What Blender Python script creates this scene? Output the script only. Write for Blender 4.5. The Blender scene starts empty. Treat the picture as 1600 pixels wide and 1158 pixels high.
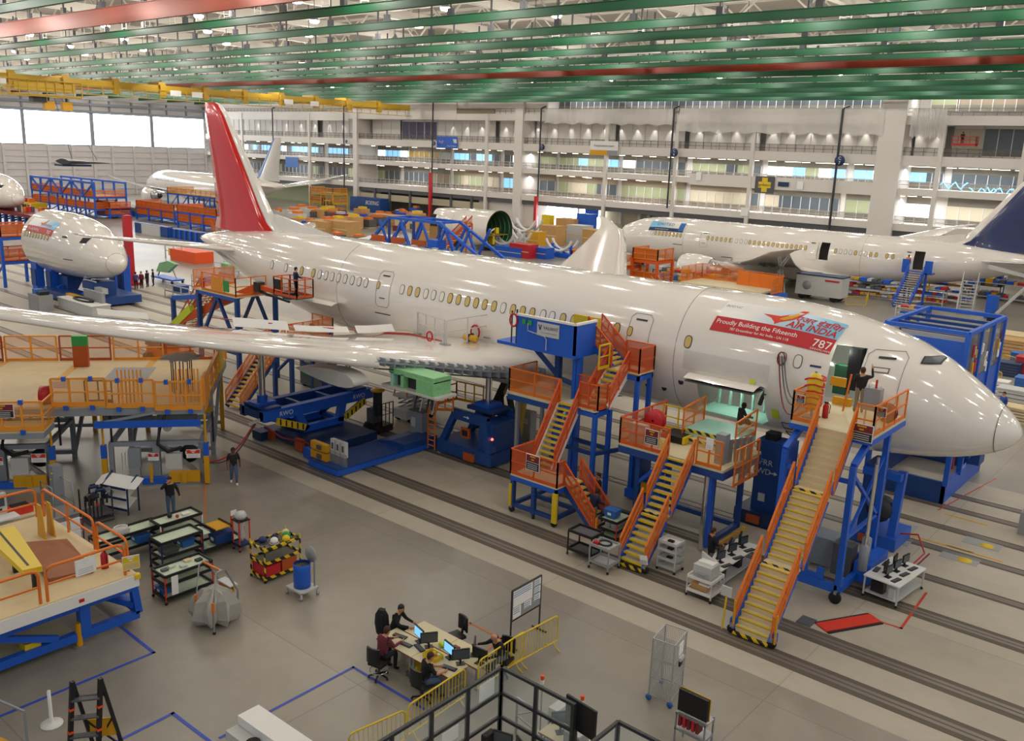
import bpy, bmesh, math, random
from mathutils import Vector as V, Matrix as MX
random.seed(7)
S = bpy.context.scene
COL = S.collection
pi = math.pi
# ---------- camera (solved from the hall's vanishing points, 1600x1158 frame) ----------
CR = ((0.75922767, 0.64986944, 0.03525709), (0.18149737, -0.15939321, -0.97038781), (-0.62500564, 0.74314435, -0.23896533))
FPX = 1406.0
CH = 15.2
cam = bpy.data.cameras.new('camera'); camo = bpy.data.objects.new('camera', cam); COL.objects.link(camo)
cam.sensor_width = 36.0; cam.sensor_fit = 'HORIZONTAL'; cam.lens = FPX / 1600 * 36.0
cam.clip_start = 0.1; cam.clip_end = 2000
m = MX.Identity(4)
for i in range(3):
    m[i][0] = CR[0][i]; m[i][1] = -CR[1][i]; m[i][2] = -CR[2][i]
m[2][3] = CH
camo.matrix_world = m
S.camera = camo
# ---------- world, exposure ----------
w = bpy.data.worlds.new('world'); S.world = w; w.use_nodes = True
bg = w.node_tree.nodes['Background']; bg.inputs[0].default_value = (0.86, 0.93, 1.0, 1); bg.inputs[1].default_value = 0.42
S.view_settings.view_transform = 'Standard'; S.view_settings.look = 'None'
S.view_settings.exposure = 0.1; S.view_settings.gamma = 1.0; S.view_settings.use_curve_mapping = False
LAMP_W = 620.0      # watts of each high bay light
S.cycles.max_bounces = 6; S.cycles.diffuse_bounces = 3; S.cycles.glossy_bounces = 3
S.cycles.transparent_max_bounces = 24
S.cycles.sample_clamp_indirect = 4.0
S.cycles.use_denoising = True

def ray(px, py):
    c = ((px - 800) / FPX, (py - 579) / FPX, 1.0)
    return V([sum(CR[k][i] * c[k] for k in range(3)) for i in range(3)])
def G(px, py, z=0.0):                       # photo pixel -> point of the horizontal plane z
    d = ray(px, py); t = (z - CH) / d.z
    return V((d.x * t, d.y * t, z))
def GY(px, py, Y):
    d = ray(px, py); t = Y / d.y
    return V((d.x * t, Y, CH + d.z * t))
def GX(px, py, X):
    d = ray(px, py); t = X / d.x
    return V((X, d.y * t, CH + d.z * t))

# ---------- materials ----------
def lin(h):
    out = []
    for i in (0, 2, 4):
        c = int(h[i:i + 2], 16) / 255
        out.append(c / 12.92 if c <= .04045 else ((c + .055) / 1.055) ** 2.4)
    return (*out, 1)
MAT = {}
def mat(name, hexc, rough=.5, metal=0, coat=0, emit=0, alpha=1, noise=0, scale=3, spec=.5, trans=0):
    mt = bpy.data.materials.new(name); mt.use_nodes = True
    nt = mt.node_tree; b = nt.nodes['Principled BSDF']
    c = lin(hexc)
    b.inputs['Base Color'].default_value = c
    b.inputs['Roughness'].default_value = rough; b.inputs['Metallic'].default_value = metal
    b.inputs['Coat Weight'].default_value = coat; b.inputs['Coat Roughness'].default_value = .025
    b.inputs['Specular IOR Level'].default_value = spec
    b.inputs['Transmission Weight'].default_value = trans
    if emit:
        b.inputs['Emission Color'].default_value = c; b.inputs['Emission Strength'].default_value = emit
    b.inputs['Alpha'].default_value = alpha
    if noise:
        tc = nt.nodes.new('ShaderNodeTexCoord'); n = nt.nodes.new('ShaderNodeTexNoise')
        n.inputs['Scale'].default_value = scale; n.inputs['Detail'].default_value = 5
        nt.links.new(tc.outputs['Object'], n.inputs['Vector'])
        mx = nt.nodes.new('ShaderNodeMix'); mx.data_type = 'RGBA'
        mx.inputs[6].default_value = tuple(v * (1 - noise) for v in c[:3]) + (1,)
        mx.inputs[7].default_value = tuple(min(1, v * (1 + noise)) for v in c[:3]) + (1,)
        nt.links.new(n.outputs[0], mx.inputs[0]); nt.links.new(mx.outputs[2], b.inputs['Base Color'])
    MAT[name] = mt
    return mt
mat('skin_white', 'EFE9E1', .12, coat=1)
mat('skin_grey', 'C9C6C0', .3)
mat('skin_tan', 'DDD4BC', .35)
mat('fin_red', 'CC1A18', .15, coat=.7); mat('fin_blue', '16285E', .2, coat=.6)
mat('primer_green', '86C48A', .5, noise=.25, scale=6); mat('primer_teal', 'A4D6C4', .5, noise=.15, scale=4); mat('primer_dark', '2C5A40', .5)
mat('line', '6E6A66', .5); mat('line_dark', '2A2A2C', .5); mat('win_yellow', 'D2B66A', .5); mat('win_white', 'E9E4DA', .4)
mat('orange', 'E2761C', .45); mat('orange_deep', 'D8581C', .45); mat('orange_dark', 'B5521C', .5)
mat('amber', 'EE9A2E', .45); mat('blue', '1D5CC8', .4); mat('blue_dark', '194488', .45); mat('blue_deep', '14305C', .5); mat('bin_blue', '2A68B4', .45)
mat('yellow', 'E3C21E', .45); mat('yellow_deep', 'D79E14', .45); mat('lime', 'CFE03A', .5)
mat('steel', 'A3A7AB', .35, metal=.6); mat('steel_grey', '8C929A', .5); mat('chrome', 'D8DADC', .12, metal=1); mat('dark_metal', '3A3B3E', .45, metal=.3)
mat('black', '17171A', .5); mat('rubber', '1C1C1C', .8); mat('white', 'ECEAE6', .5); mat('paper', 'F4F3F0', .7); mat('grey', '9B9C9D', .6); mat('light_grey', 'C6C6C4', .55); mat('dark_grey', '55565A', .6)
mat('wood', 'DCC79C', .65, noise=.12, scale=1.5); mat('wood_brown', '9A5C36', .6, noise=.2); mat('cardboard', 'C69A62', .8, noise=.15, scale=2); mat('deck', 'D8CDA8', .6, noise=.1, scale=1.2)
mat('red', 'C0222A', .45); mat('red_bright', 'D8381F', .45); mat('maroon', '7A1E28', .5); mat('green', '2E9A48', .5); mat('tray', 'C8D6BE', .5)
mat('beam_green', '0B5230', .45, metal=.1, noise=.12, scale=.3); mat('beam_orange', '8C3210', .4, metal=.2, noise=.15, scale=.3); mat('crane_yellow', 'C9A227', .45)
mat('screen', '6FB9EE', .3, emit=1.1); mat('lamp_glow', 'FFF6E8', .4, emit=22); mat('tube_glow', 'FFF4DE', .4, emit=5); mat('red_glow', 'FF5A50', .4, emit=4)
mat('skin', 'C08A6A', .55); mat('skin_brown', '6B4430', .55); mat('hair', '1E1713', .7); mat('hair_brown', '3A2416', .7)
mat('cloth_black', '18181C', .85); mat('cloth_navy', '1E2A48', .85); mat('cloth_blue', '2B4C9A', .8); mat('denim', '4A5E7C', .85); mat('khaki', '8A7E6C', .85); mat('cloth_maroon', '6E2C3A', .85); mat('cloth_purple', '5E4A86', .85)
mat('roof', '948B7E', .7); mat('truss', 'CFC8BC', .6); mat('facade', 'DFD9D2', .6); mat('facade_warm', 'BDB299', .6); mat('wall_panel', 'CDC8C6', .6)
mat('gallery_dark', '6E695E', .7); mat('brownwall', '8A7C68', .7); mat('plastic_sheet', 'E6E2DC', .3, alpha=.6)
mat('day', 'F4F8FF', .5, emit=7); mat('office_blue', '7FBCEB', .4, emit=.9); mat('office_white', 'E8F6FF', .4, emit=1.6); mat('office_green', '8C9270', .5, emit=.1); mat('office_dark', '4A5258', .3)
mat('office_purple', '3A2C4C', .5, emit=.1); mat('office_olive', '7A6224', .5, emit=.15); mat('neon', '6FC8FF', .4, emit=3)
mat('rail_steel', '827A70', .4, metal=.4); mat('trench', '5A5046', .6); mat('tape_blue', '2D49B8', .5); mat('tape_red', 'C83C22', .5); mat('tape_orange', 'C4703A', .6); mat('cone', 'E8541C', .5)
mat('wire', 'B4B6B8', .4, metal=.5); mat('gauze', 'A8A49C', .8)
mat('carbon', '23262C', .3)
mat('engine_metal', 'C8CCD0', .2, metal=.9)

def mesh_panel(name, hexc, a):              # perforated infill sheet: fine procedural holes, about half open
    mt = bpy.data.materials.new(name); mt.use_nodes = True; nt = mt.node_tree
    b = nt.nodes['Principled BSDF']; b.inputs['Base Color'].default_value = lin(hexc); b.inputs['Roughness'].default_value = .5
    b.inputs['Alpha'].default_value = a
    MAT[name] = mt
mesh_panel('orange_mesh', 'D2701E', .55); mesh_panel('orange_deep_mesh', 'C8521C', .62); mesh_panel('amber_mesh', 'E39A3C', .42); mesh_panel('wire_mesh', '9C9C9C', .32); mesh_panel('rail_mesh', '7A7064', .4); mesh_panel('blue_mesh', '7A7A82', .5)

def glass():
    mt = bpy.data.materials.new('glass'); mt.use_nodes = True; b = mt.node_tree.nodes['Principled BSDF']
    b.inputs['Base Color'].default_value = (.8, .9, .88, 1); b.inputs['Roughness'].default_value = .03; b.inputs['Alpha'].default_value = .14
    MAT['glass'] = mt
glass()
def stripes(name, ca, cb, sc):              # hazard stripes, a printed pattern
    mt = bpy.data.materials.new(name); mt.use_nodes = True; nt = mt.node_tree; b = nt.nodes['Principled BSDF']
    tc = nt.nodes.new('ShaderNodeTexCoord'); wv = nt.nodes.new('ShaderNodeTexWave'); wv.wave_type = 'BANDS'; wv.bands_direction = 'DIAGONAL'
    wv.inputs['Scale'].default_value = sc; r = nt.nodes.new('ShaderNodeValToRGB'); r.color_ramp.interpolation = 'CONSTANT'
    r.color_ramp.elements[0].color = lin(ca); r.color_ramp.elements[1].color = lin(cb); r.color_ramp.elements[1].position = .5
    nt.links.new(tc.outputs['Object'], wv.inputs[0]); nt.links.new(wv.outputs[0], r.inputs[0]); nt.links.new(r.outputs[0], b.inputs['Base Color'])
    b.inputs['Roughness'].default_value = .5; MAT[name] = mt
stripes('hazard', '1A1A1A', 'E3C21E', 1.6)

def floor_material():
    mt = bpy.data.materials.new('floor_concrete'); mt.use_nodes = True; nt = mt.node_tree; b = nt.nodes['Principled BSDF']
    L = nt.links.new; N = nt.nodes.new
    tc = N('ShaderNodeTexCoord')
    n1 = N('ShaderNodeTexNoise'); n1.inputs['Scale'].default_value = .11; n1.inputs['Detail'].default_value = 6
    n2 = N('ShaderNodeTexNoise'); n2.inputs['Scale'].default_value = 1.6; n2.inputs['Detail'].default_value = 8
    br = N('ShaderNodeTexBrick'); br.inputs['Scale'].default_value = 1; br.offset = 0
    br.inputs['Brick Width'].default_value = 9; br.inputs['Row Height'].default_value = 7.5; br.inputs['Mortar Size'].default_value = .02
    br.inputs['Color1'].default_value = (.9, .9, .9, 1); br.inputs['Color2'].default_value = (1, 1, 1, 1); br.inputs['Mortar'].default_value = (.72, .72, .72, 1)
    for n in (n1, n2, br): L(tc.outputs['Object'], n.inputs['Vector'])
    r1 = N('ShaderNodeValToRGB'); r1.color_ramp.elements[0].color = lin('87827A'); r1.color_ramp.elements[1].color = lin('A49D90')
    r1.color_ramp.elements[0].position = .35; r1.color_ramp.elements[1].position = .68
    L(n1.outputs[0], r1.inputs[0])
    r2 = N('ShaderNodeValToRGB'); r2.color_ramp.elements[0].color = (.86, .86, .86, 1); r2.color_ramp.elements[1].color = (1.06, 1.05, 1.03, 1)
    L(n2.outputs[0], r2.inputs[0])
    m1 = N('ShaderNodeMix'); m1.data_type = 'RGBA'; m1.blend_type = 'MULTIPLY'; m1.inputs[0].default_value = 1
    L(r1.outputs[0], m1.inputs[6]); L(r2.outputs[0], m1.inputs[7])
    m2 = N('ShaderNodeMix'); m2.data_type = 'RGBA'; m2.blend_type = 'MULTIPLY'; m2.inputs[0].default_value = 1
    L(m1.outputs[2], m2.inputs[6]); L(br.outputs[0], m2.inputs[7])
    L(m2.outputs[2], b.inputs['Base Color'])
    b.inputs['Roughness'].default_value = .32; b.inputs['Specular IOR Level'].default_value = .45
    MAT['floor'] = mt
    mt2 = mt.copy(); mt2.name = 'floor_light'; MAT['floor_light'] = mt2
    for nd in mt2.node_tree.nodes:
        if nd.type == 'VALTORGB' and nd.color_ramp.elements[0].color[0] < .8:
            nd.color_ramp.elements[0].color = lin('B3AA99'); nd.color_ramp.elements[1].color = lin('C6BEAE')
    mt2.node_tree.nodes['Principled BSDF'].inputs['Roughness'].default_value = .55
floor_material()

# ---------- mesh builder ----------
WM = {}
SPLIT = {'landing', 'bumper_guard', 'drive_unit', 'control_box', 'caster', 'wheel', 'leg', 'column', 'bumper', 'fixture_box', 'hook_block', 'sign_plate', 'landing_gear', 'warning_lamp', 'vent', 'drain_slot', 'marker_tag', 'floor_stripe', 'leveling_foot', 'wheel_guard', 'switch_box', 'cable', 'file', 'window_band', 'panel', 'lift_post', 'hose', 'swing_gate', 'power_unit', 'cradle', 'shelf', 'locker', 'guard_bar', 'yellow_fixture', 'hatch_outline', 'cable_column', 'bolster'}
class B:
    def __init__(s, xf=None): s.ch = []; s.v = []; s.f = []; s.mi = []; s.sm = []; s.ms = []; s.xf = xf
    def m(s, k):
        if k not in s.ms: s.ms.append(k)
        return s.ms.index(k)
    def add(s, vs, fs, k, smooth=False):
        o = len(s.v); i = s.m(k)
        if s.xf is not None: vs = [s.xf @ V(v) for v in vs]
        s.ch.append((o, o + len(vs), len(s.f), len(s.f) + len(fs))); s.v += [tuple(v) for v in vs]
        for f in fs: s.f.append([a + o for a in f]); s.mi.append(i); s.sm.append(smooth)
        return s
    def box(s, x0, x1, y0, y1, z0, z1, k):
        return s.add([(x, y, z) for x in (x0, x1) for y in (y0, y1) for z in (z0, z1)],
                     [(0, 1, 3, 2), (4, 6, 7, 5), (0, 4, 5, 1), (2, 3, 7, 6), (0, 2, 6, 4), (1, 5, 7, 3)], k)
    def cb(s, c, d, k, rz=0):                 # centre + size, turned about z
        r = MX.Rotation(rz, 3, 'Z'); c = V(c)
        vs = [c + r @ V((sx * d[0] / 2, sy * d[1] / 2, sz * d[2] / 2)) for sx in (-1, 1) for sy in (-1, 1) for sz in (-1, 1)]
        return s.add(vs, [(0, 1, 3, 2), (4, 6, 7, 5), (0, 4, 5, 1), (2, 3, 7, 6), (0, 2, 6, 4), (1, 5, 7, 3)], k)
    def fr(s, p, q):
        p = V(p); q = V(q); d = (q - p)
        if d.length < 1e-6: d = V((0, 0, 1e-3))
        d.normalize(); up = V((0, 0, 1)) if abs(d.z) < .98 else V((0, 1, 0))
        a = d.cross(up).normalized(); return p, q, a, a.cross(d).normalized()
    def bar(s, p, q, wd, h=None, k='grey'):   # rectangular bar p->q
        h = wd if h is None else h
        p, q, a, u = s.fr(p, q)
        vs = [e + a * (i * wd / 2) + u * (j * h / 2) for e in (p, q) for i, j in ((-1, -1), (1, -1), (1, 1), (-1, 1))]
        return s.add(vs, [(0, 3, 2, 1), (4, 5, 6, 7), (0, 1, 5, 4), (1, 2, 6, 5), (2, 3, 7, 6), (3, 0, 4, 7)], k)
    def tube(s, p, q, r, k, n=8, r2=None, cap=True):
        p, q, a, u = s.fr(p, q); r2 = r if r2 is None else r2
        vs = [e + (a * math.cos(t * 2 * pi / n) + u * math.sin(t * 2 * pi / n)) * rr for e, rr in ((p, r), (q, r2)) for t in range(n)]
        s.add(vs, [(t, (t + 1) % n, n + (t + 1) % n, n + t) for t in range(n)], k, True)
        if cap: s.add(vs, [tuple(reversed(range(n))), tuple(range(n, 2 * n))], k)
        return s
    def path(s, pts, r, k, n=6, closed=False):
        pts = [V(p) for p in pts]; L = len(pts); rings = []
        for i in range(L):
            d = (pts[(i + 1) % L] - pts[i - 1]) if closed else (pts[min(i + 1, L - 1)] - pts[max(i - 1, 0)])
            _, _, a, u = s.fr(pts[i], pts[i] + d)
            rings.append([pts[i] + (a * math.cos(t * 2 * pi / n) + u * math.sin(t * 2 * pi / n)) * r for t in range(n)])
        vs = [v for g in rings for v in g]
        fs = [(i * n + t, i * n + (t + 1) % n, ((i + 1) % L) * n + (t + 1) % n, ((i + 1) % L) * n + t) for i in range(L if closed else L - 1) for t in range(n)]
        return s.add(vs, fs, k, True)
    def loft(s, rings, k, cap=True, closed=True, smooth=True):
        n = len(rings[0]); vs = [v for g in rings for v in g]
        fs = [(i * n + t, i * n + (t + 1) % n, (i + 1) * n + (t + 1) % n, (i + 1) * n + t) for i in range(len(rings) - 1) for t in range(n if closed else n - 1)]
        s.add(vs, fs, k, smooth)
        if cap: s.add(vs, [tuple(reversed(range(n))), tuple(range(len(vs) - n, len(vs)))], k)
        return s
    def lathe(s, prof, k, c=(0, 0, 0), axis='Z', n=24):
        c = V(c); rings = []
        for r, h in prof:
            g = []
            for t in range(n):
                x, y = r * math.cos(t * 2 * pi / n), r * math.sin(t * 2 * pi / n)
                g.append(c + (V((x, y, h)) if axis == 'Z' else V((h, x, y)) if axis == 'X' else V((x, h, -y))))
            rings.append(g)
        return s.loft(rings, k, cap=False)
    def prism(s, poly, axis, a, b, k):        # 2D polygon swept along an axis
        f = {'x': lambda u, v, w: (w, u, v), 'y': lambda u, v, w: (u, w, v), 'z': lambda u, v, w: (u, v, w)}[axis]
        n = len(poly); vs = [f(u, v, w_) for w_ in (a, b) for u, v in poly]
        return s.add(vs, [tuple(reversed(range(n))), tuple(range(n, 2 * n))] + [(i, (i + 1) % n, n + (i + 1) % n, n + i) for i in range(n)], k)
    def ball(s, c, r, k, sz=(1, 1, 1), n=10):
        c = V(c); rings = []
        for i in range(n // 2 + 1):
            a = -pi / 2 + pi * i / (n // 2); q = max(math.cos(a), .02)
            rings.append([c + V((q * math.cos(t * 2 * pi / n) * r * sz[0], q * math.sin(t * 2 * pi / n) * r * sz[1], math.sin(a) * r * sz[2])) for t in range(n)])
        return s.loft(rings, k)
    def quad(s, a, b, c, d, k): return s.add([a, b, c, d], [(0, 1, 2, 3)], k)
    def pieces(s):                            # groups of primitives that touch one another
        bb = [[(min(v[i] for v in s.v[a:c]) - .03, max(v[i] for v in s.v[a:c]) + .03) for i in range(3)] for a, c, _, _ in s.ch]; par = list(range(len(bb)))
        def root(i):
            while par[i] != i: i = par[i]
            return i
        for i in range(len(bb)):
            for j in range(i):
                if all(bb[i][k][0] <= bb[j][k][1] and bb[j][k][0] <= bb[i][k][1] for k in range(3)): par[root(i)] = root(j)
        g = {}
        for i in range(len(bb)): g.setdefault(root(i), []).append(i)
        out = []
        for ids in g.values():
            b = B(); b.ms = list(s.ms)
            for i in ids:
                a, c, f0, f1 = s.ch[i]; o = len(b.v); b.v += s.v[a:c]
                for f in range(f0, f1): b.f.append([x - a + o for x in s.f[f]]); b.mi.append(s.mi[f]); b.sm.append(s.sm[f])
            used = sorted(set(b.mi)); b.ms = [s.ms[i] for i in used]; b.mi = [used.index(i) for i in b.mi]; out.append(b)
        return out
    def done(s, name, parent=None, label=None, kind=None):
        if parent is not None and name in SPLIT and len(s.ch) > 1:
            ps = s.pieces()
            if len(ps) > 1: return [p.one(name, parent, label, kind) for p in ps][0]
        return s.one(name, parent, label, kind)
    def one(s, name, parent=None, label=None, kind=None):
        me = bpy.data.meshes.new(name)
        vs = s.v
        if parent is not None and parent in WM:
            inv = WM[parent].inverted(); vs = [tuple(inv @ V(v)) for v in vs]
        me.from_pydata(vs, [], s.f)
        for k in s.ms: me.materials.append(MAT[k])
        me.polygons.foreach_set('material_index', s.mi); me.polygons.foreach_set('use_smooth', s.sm); me.update()
        o = bpy.data.objects.new(name, me); COL.objects.link(o)
        if parent is not None: o.parent = parent
        if label: o['label'] = label
        if kind: o['kind'] = kind
        return o
def tag(o, label, cat, group=None, kind=None):
    o['label'] = label; o['category'] = cat
    if group: o['group'] = group
    if kind: o['kind'] = kind
    return o
def T(name, label, cat, loc=(0, 0, 0), rz=0, group=None):
    o = bpy.data.objects.new(name, None); COL.objects.link(o); o.location = loc; o.rotation_euler = (0, 0, rz); o.empty_display_size = .2
    WM[o] = MX.Translation(V(loc)) @ MX.Rotation(rz, 4, 'Z')
    return tag(o, label, cat, group)
def XF(loc, rz=0): return MX.Translation(V(loc)) @ MX.Rotation(rz, 4, 'Z')
def solo(b, name, label, cat, group=None):   # a thing that is one mesh, origin at its base
    xs = [v[0] for v in b.v]; ys = [v[1] for v in b.v]; zs = [v[2] for v in b.v]
    c = V(((min(xs) + max(xs)) / 2, (min(ys) + max(ys)) / 2, min(zs)))
    b.v = [(v[0] - c.x, v[1] - c.y, v[2] - c.z) for v in b.v]
    o = b.done(name); o.location = c
    return tag(o, label, cat, group)
def kids(o): return [c for c in bpy.data.objects if c.parent == o]
KC = {}
def dup(root, loc, rz=0, label=None, group=None, scale=None):
    if root not in KC: KC[root] = [(c, kids(c)) for c in kids(root)]
    r = root.copy(); COL.objects.link(r); r.location = loc; r.rotation_euler = (0, 0, rz)
    if scale: r.scale = scale
    if label: r['label'] = label
    if group: r['group'] = group
    for ch, gs in KC[root]:
        c = ch.copy(); COL.objects.link(c); c.parent = r
        for g in gs:
            d = g.copy(); COL.objects.link(d); d.parent = c
    return r
def text_mesh(txt, size, depth=0, font_shear=0, spacing=1.0, bold=0):
    cu = bpy.data.curves.new('t', 'FONT'); cu.body = txt; cu.size = size; cu.extrude = depth; cu.shear = font_shear; cu.space_character = spacing; cu.offset = bold
    cu.align_x = 'CENTER'; cu.align_y = 'CENTER'; cu.resolution_u = 3
    o = bpy.data.objects.new('t', cu); COL.objects.link(o)
    dg = bpy.context.evaluated_depsgraph_get(); me = bpy.data.meshes.new_from_object(o.evaluated_get(dg))
    vs = [v.co.copy() for v in me.vertices]; fs = [list(p.vertices) for p in me.polygons]
    bpy.data.objects.remove(o); bpy.data.curves.remove(cu); bpy.data.meshes.remove(me)
    return vs, fs
def put_text(b, txt, size, o, ux, uy, k, **kw):   # flat lettering: origin (centre), right vector, up vector
    vs, fs = text_mesh(txt, size, **kw); o = V(o); ux = V(ux).normalized(); uy = V(uy).normalized()
    b.add([o + ux * v.x + uy * v.y for v in vs], fs, k)
def rail(b, p, q, h=1.1, k='orange', panel=None, step=1.3, r=.028, kick=True):   # one run of guard rail on the line p->q
    p = V(p); q = V(q); n = max(1, round((q - p).length / step)); up = V((0, 0, h))
    for i in range(n + 1):
        a = p.lerp(q, i / n); b.bar(a, a + up, r * 2, None, k)
    b.bar(p + up, q + up, r * 2, None, k); b.bar(p + up * .52, q + up * .52, r * 1.6, None, k)
    if kick: b.bar(p + V((0, 0, .07)), q + V((0, 0, .07)), .02, .14, k)
    if panel: b.quad(p + V((0, 0, .1)), q + V((0, 0, .1)), q + up * .96, p + up * .96, panel)
    return b
def rail_part(parent, name, pts, h=1.1, k='orange', panel='orange_mesh', **kw):
    b = B()
    for i in range(len(pts) - 1): rail(b, pts[i], pts[i + 1], h, k, panel, **kw)
    return b.done(name, parent)
# ======================= the hall =======================
FY = 141.5; DX = -233.8; RZ = 31.0
def st(b, name): return b.done(name, None, None, 'structure')
b = B()
b.quad((DX, -25, 0), (45, -25, 0), (45, 23.55, 0), (DX, 23.55, 0), 'floor')
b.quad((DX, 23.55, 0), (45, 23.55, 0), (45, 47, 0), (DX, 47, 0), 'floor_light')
b.quad((DX, 47, 0), (45, 47, 0), (45, 160, 0), (DX, 160, 0), 'floor')
st(b, 'floor')
n_trim = 0
def trim(b):
    global n_trim
    n_trim += 1
    return st(b, 'trim_%d' % n_trim)
for y in (25.0, 27.06, 31.2, 34.35, 37.4, 39.9, 42.5, 44.4):      # tracks let into the floor
    b = B(); wd = .42 if y < 33 else .3
    b.box(DX, 45, y - wd, y + wd, .0, .006, 'trench')
    b.box(DX, 45, y - wd * .45, y - wd * .08, .006, .012, 'rail_steel'); b.box(DX, 45, y + wd * .08, y + wd * .45, .006, .012, 'rail_steel')
    trim(b)
def tape(pts, wd, k, z=.008):
    b = B()
    for p, q in zip(pts, pts[1:]):
        p = V(p); q = V(q); d = (q - p).normalized() * wd / 2; b.bar(p - d + V((0, 0, z)), q + d + V((0, 0, z)), wd, .004, k)
    trim(b)
tape([G(552, 1043) + (G(420, 1113) - G(552, 1043)) * 1.5, G(552, 1043), G(662, 1108)], .09, 'tape_blue')
tape([G(-20, 1128), G(240, 1020), G(182, 974)], .1, 'tape_blue')
tape([G(165, 1168), G(270, 1115), G(345, 1172)], .1, 'tape_blue')
tape([G(1345, 962), G(1408, 982), G(1447, 927)], .09, 'tape_red')
tape([G(690, 1010), G(735, 974), G(783, 998), G(755, 1020)], .08, 'tape_orange')
tape([G(321, 812), G(319, 700)], .07, 'tape_orange')
tape([G(1466, 797), G(1556, 748)], .06, 'tape_red')
b = B()
for px, py in ((1395, 842), (1500, 872), (1535, 850), (1405, 820)):
    c = G(px, py); b.cb(c + V((0, 0, .006)), (1.4, .8, .006), 'grey'); b.lathe([(.01, .012), (.28, .012), (.28, .004)], 'yellow', c + V((.2, -.1, 0)))
trim(b)
for px, py, dx in ((1445, 843, 1.9), (1500, 858, .5), (1545, 872, .5), (1510, 812, .9)):
    b = B(); c = G(px, py); b.box(c.x - dx, c.x + dx, c.y - .06, c.y + .06, .003, .008, 'yellow_deep'); trim(b)

# ---- the hangar door wall on the left ----
b = B()
b.box(DX - .4, DX, -25, FY + 10, 0, 12.3, 'wall_panel'); b.box(DX - .4, DX, -25, FY + 10, 20.2, RZ, 'wall_panel')
wy = [GX(px, 200, DX).y for px in (-120, -72, 33, 38.5, 140, 146, 234, 239, 318)]
b.box(DX - .4, DX, -25, wy[0], 12.3, 20.2, 'wall_panel'); b.box(DX - .4, DX, wy[8], FY + 10, 12.3, 20.2, 'wall_panel')
for i in (1, 3, 5, 7):
    if i + 1 < 9: pass
for a, c in ((wy[1] - 1, wy[1]), (wy[2], wy[3]), (wy[4], wy[5]), (wy[6], wy[7])): b.box(DX - .4, DX + .3, a, c, 12.3, 20.2, 'steel_grey')
st(b, 'wall_left')
for i, (a, c) in enumerate(((wy[0], wy[1] - 1), (wy[1], wy[2]), (wy[3], wy[4]), (wy[5], wy[6]), (wy[7], wy[8]))):
    b = B(); b.box(DX - .3, DX - .2, a, c, 12.3, 20.2, 'day')
    for k in (1, 2): y = a + (c - a) * k / 3; b.box(DX - .2, DX, y - .07, y + .07, 12.3, 20.2, 'light_grey')
    b.box(DX - .2, DX + .1, a, c, 12.2, 12.4, 'steel_grey'); b.box(DX - .2, DX + .1, a, c, 20.1, 20.3, 'steel_grey')
    st(b, 'window_%d' % (i + 1))
b = B()
for px in (-80, -40, 6, 41, 77, 114, 147, 176, 210, 238, 264, 294, 321):
    y = GX(px, 250, DX).y; b.box(DX, DX + .45, y - .3, y + .3, 0, 12.3, 'wall_panel'); b.box(DX, DX + .4, y - .2, y + .2, 20.3, 23.5, 'steel_grey')
for z in (1.6, 3.2, 4.8, 6.4, 8.1, 9.5, 10.9): b.box(DX, DX + (.4 if z == 8.1 else .22), -25, FY, z - .1, z + .1, 'wall_panel')
b.box(DX, DX + .9, -25, FY, 20.3, 20.8, 'steel_grey'); b.box(DX, DX + .8, -25, FY, 22.0, 22.6, 'steel_grey'); b.box(DX, DX + .6, -25, FY, 23.4, 24.0, 'light_grey')
y0 = GX(321, 250, DX).y
for z in range(2, 24): b.box(DX, DX + .5, y0 + .6, FY, z - .06, z + .06, 'steel_grey')
trim(b)

# ---- the office galleries at the back ----
def fx(px, py=250): return GY(px, py, FY).x
X0, X1 = DX, 60
b = B()
for z0, z1 in ((5.3, 6.35), (10.6, 11.55), (14.9, 16.3), (20.7, 22.0)): b.box(X0, X1, FY, FY + 12, z0, z1, 'facade')
b.box(X0, X1, FY + 5.3, FY + 5.6, 0, RZ, 'facade'); b.box(X0, fx(850), FY + .35, FY + .6, 20.8, 27, 'facade')
b.box(X0, X1, FY + .2, FY + .5, 4.5, 5.3, 'dark_grey')
for px, wd in ((557, .65), (811, .95), (1389, 1.75)):
    x = fx(px); b.box(x - wd * 1.05, x + wd * 1.05, FY - .5, FY + 7, 0, 27, 'facade')
for px in (380, 484, 760, 947, 1056, 1175, 1468, 1600):
    x = fx(px); b.box(x - .32, x + .32, FY - .25, FY + .35, 0, 22, 'facade')
b.box(fx(1080), fx(1395), FY - .15, FY + .05, 10.3, 12.2, 'facade')
b.box(X0, fx(545), FY - .04, FY + .3, 20.3, 22.3, 'facade'); b.box(fx(545), fx(712), FY - .04, FY + .3, 20.8, 25, 'facade'); b.box(fx(712), fx(770), FY - .04, FY + .3, 22.0, 22.9, 'brownwall')
b.box(X0, fx(630), FY, FY + .2, 24.5, 27, 'facade')
b.box(X0, X1, FY + 1, FY + 1.3, 26.5, RZ, 'truss')
st(b, 'wall_back')
wn = 5
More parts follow.
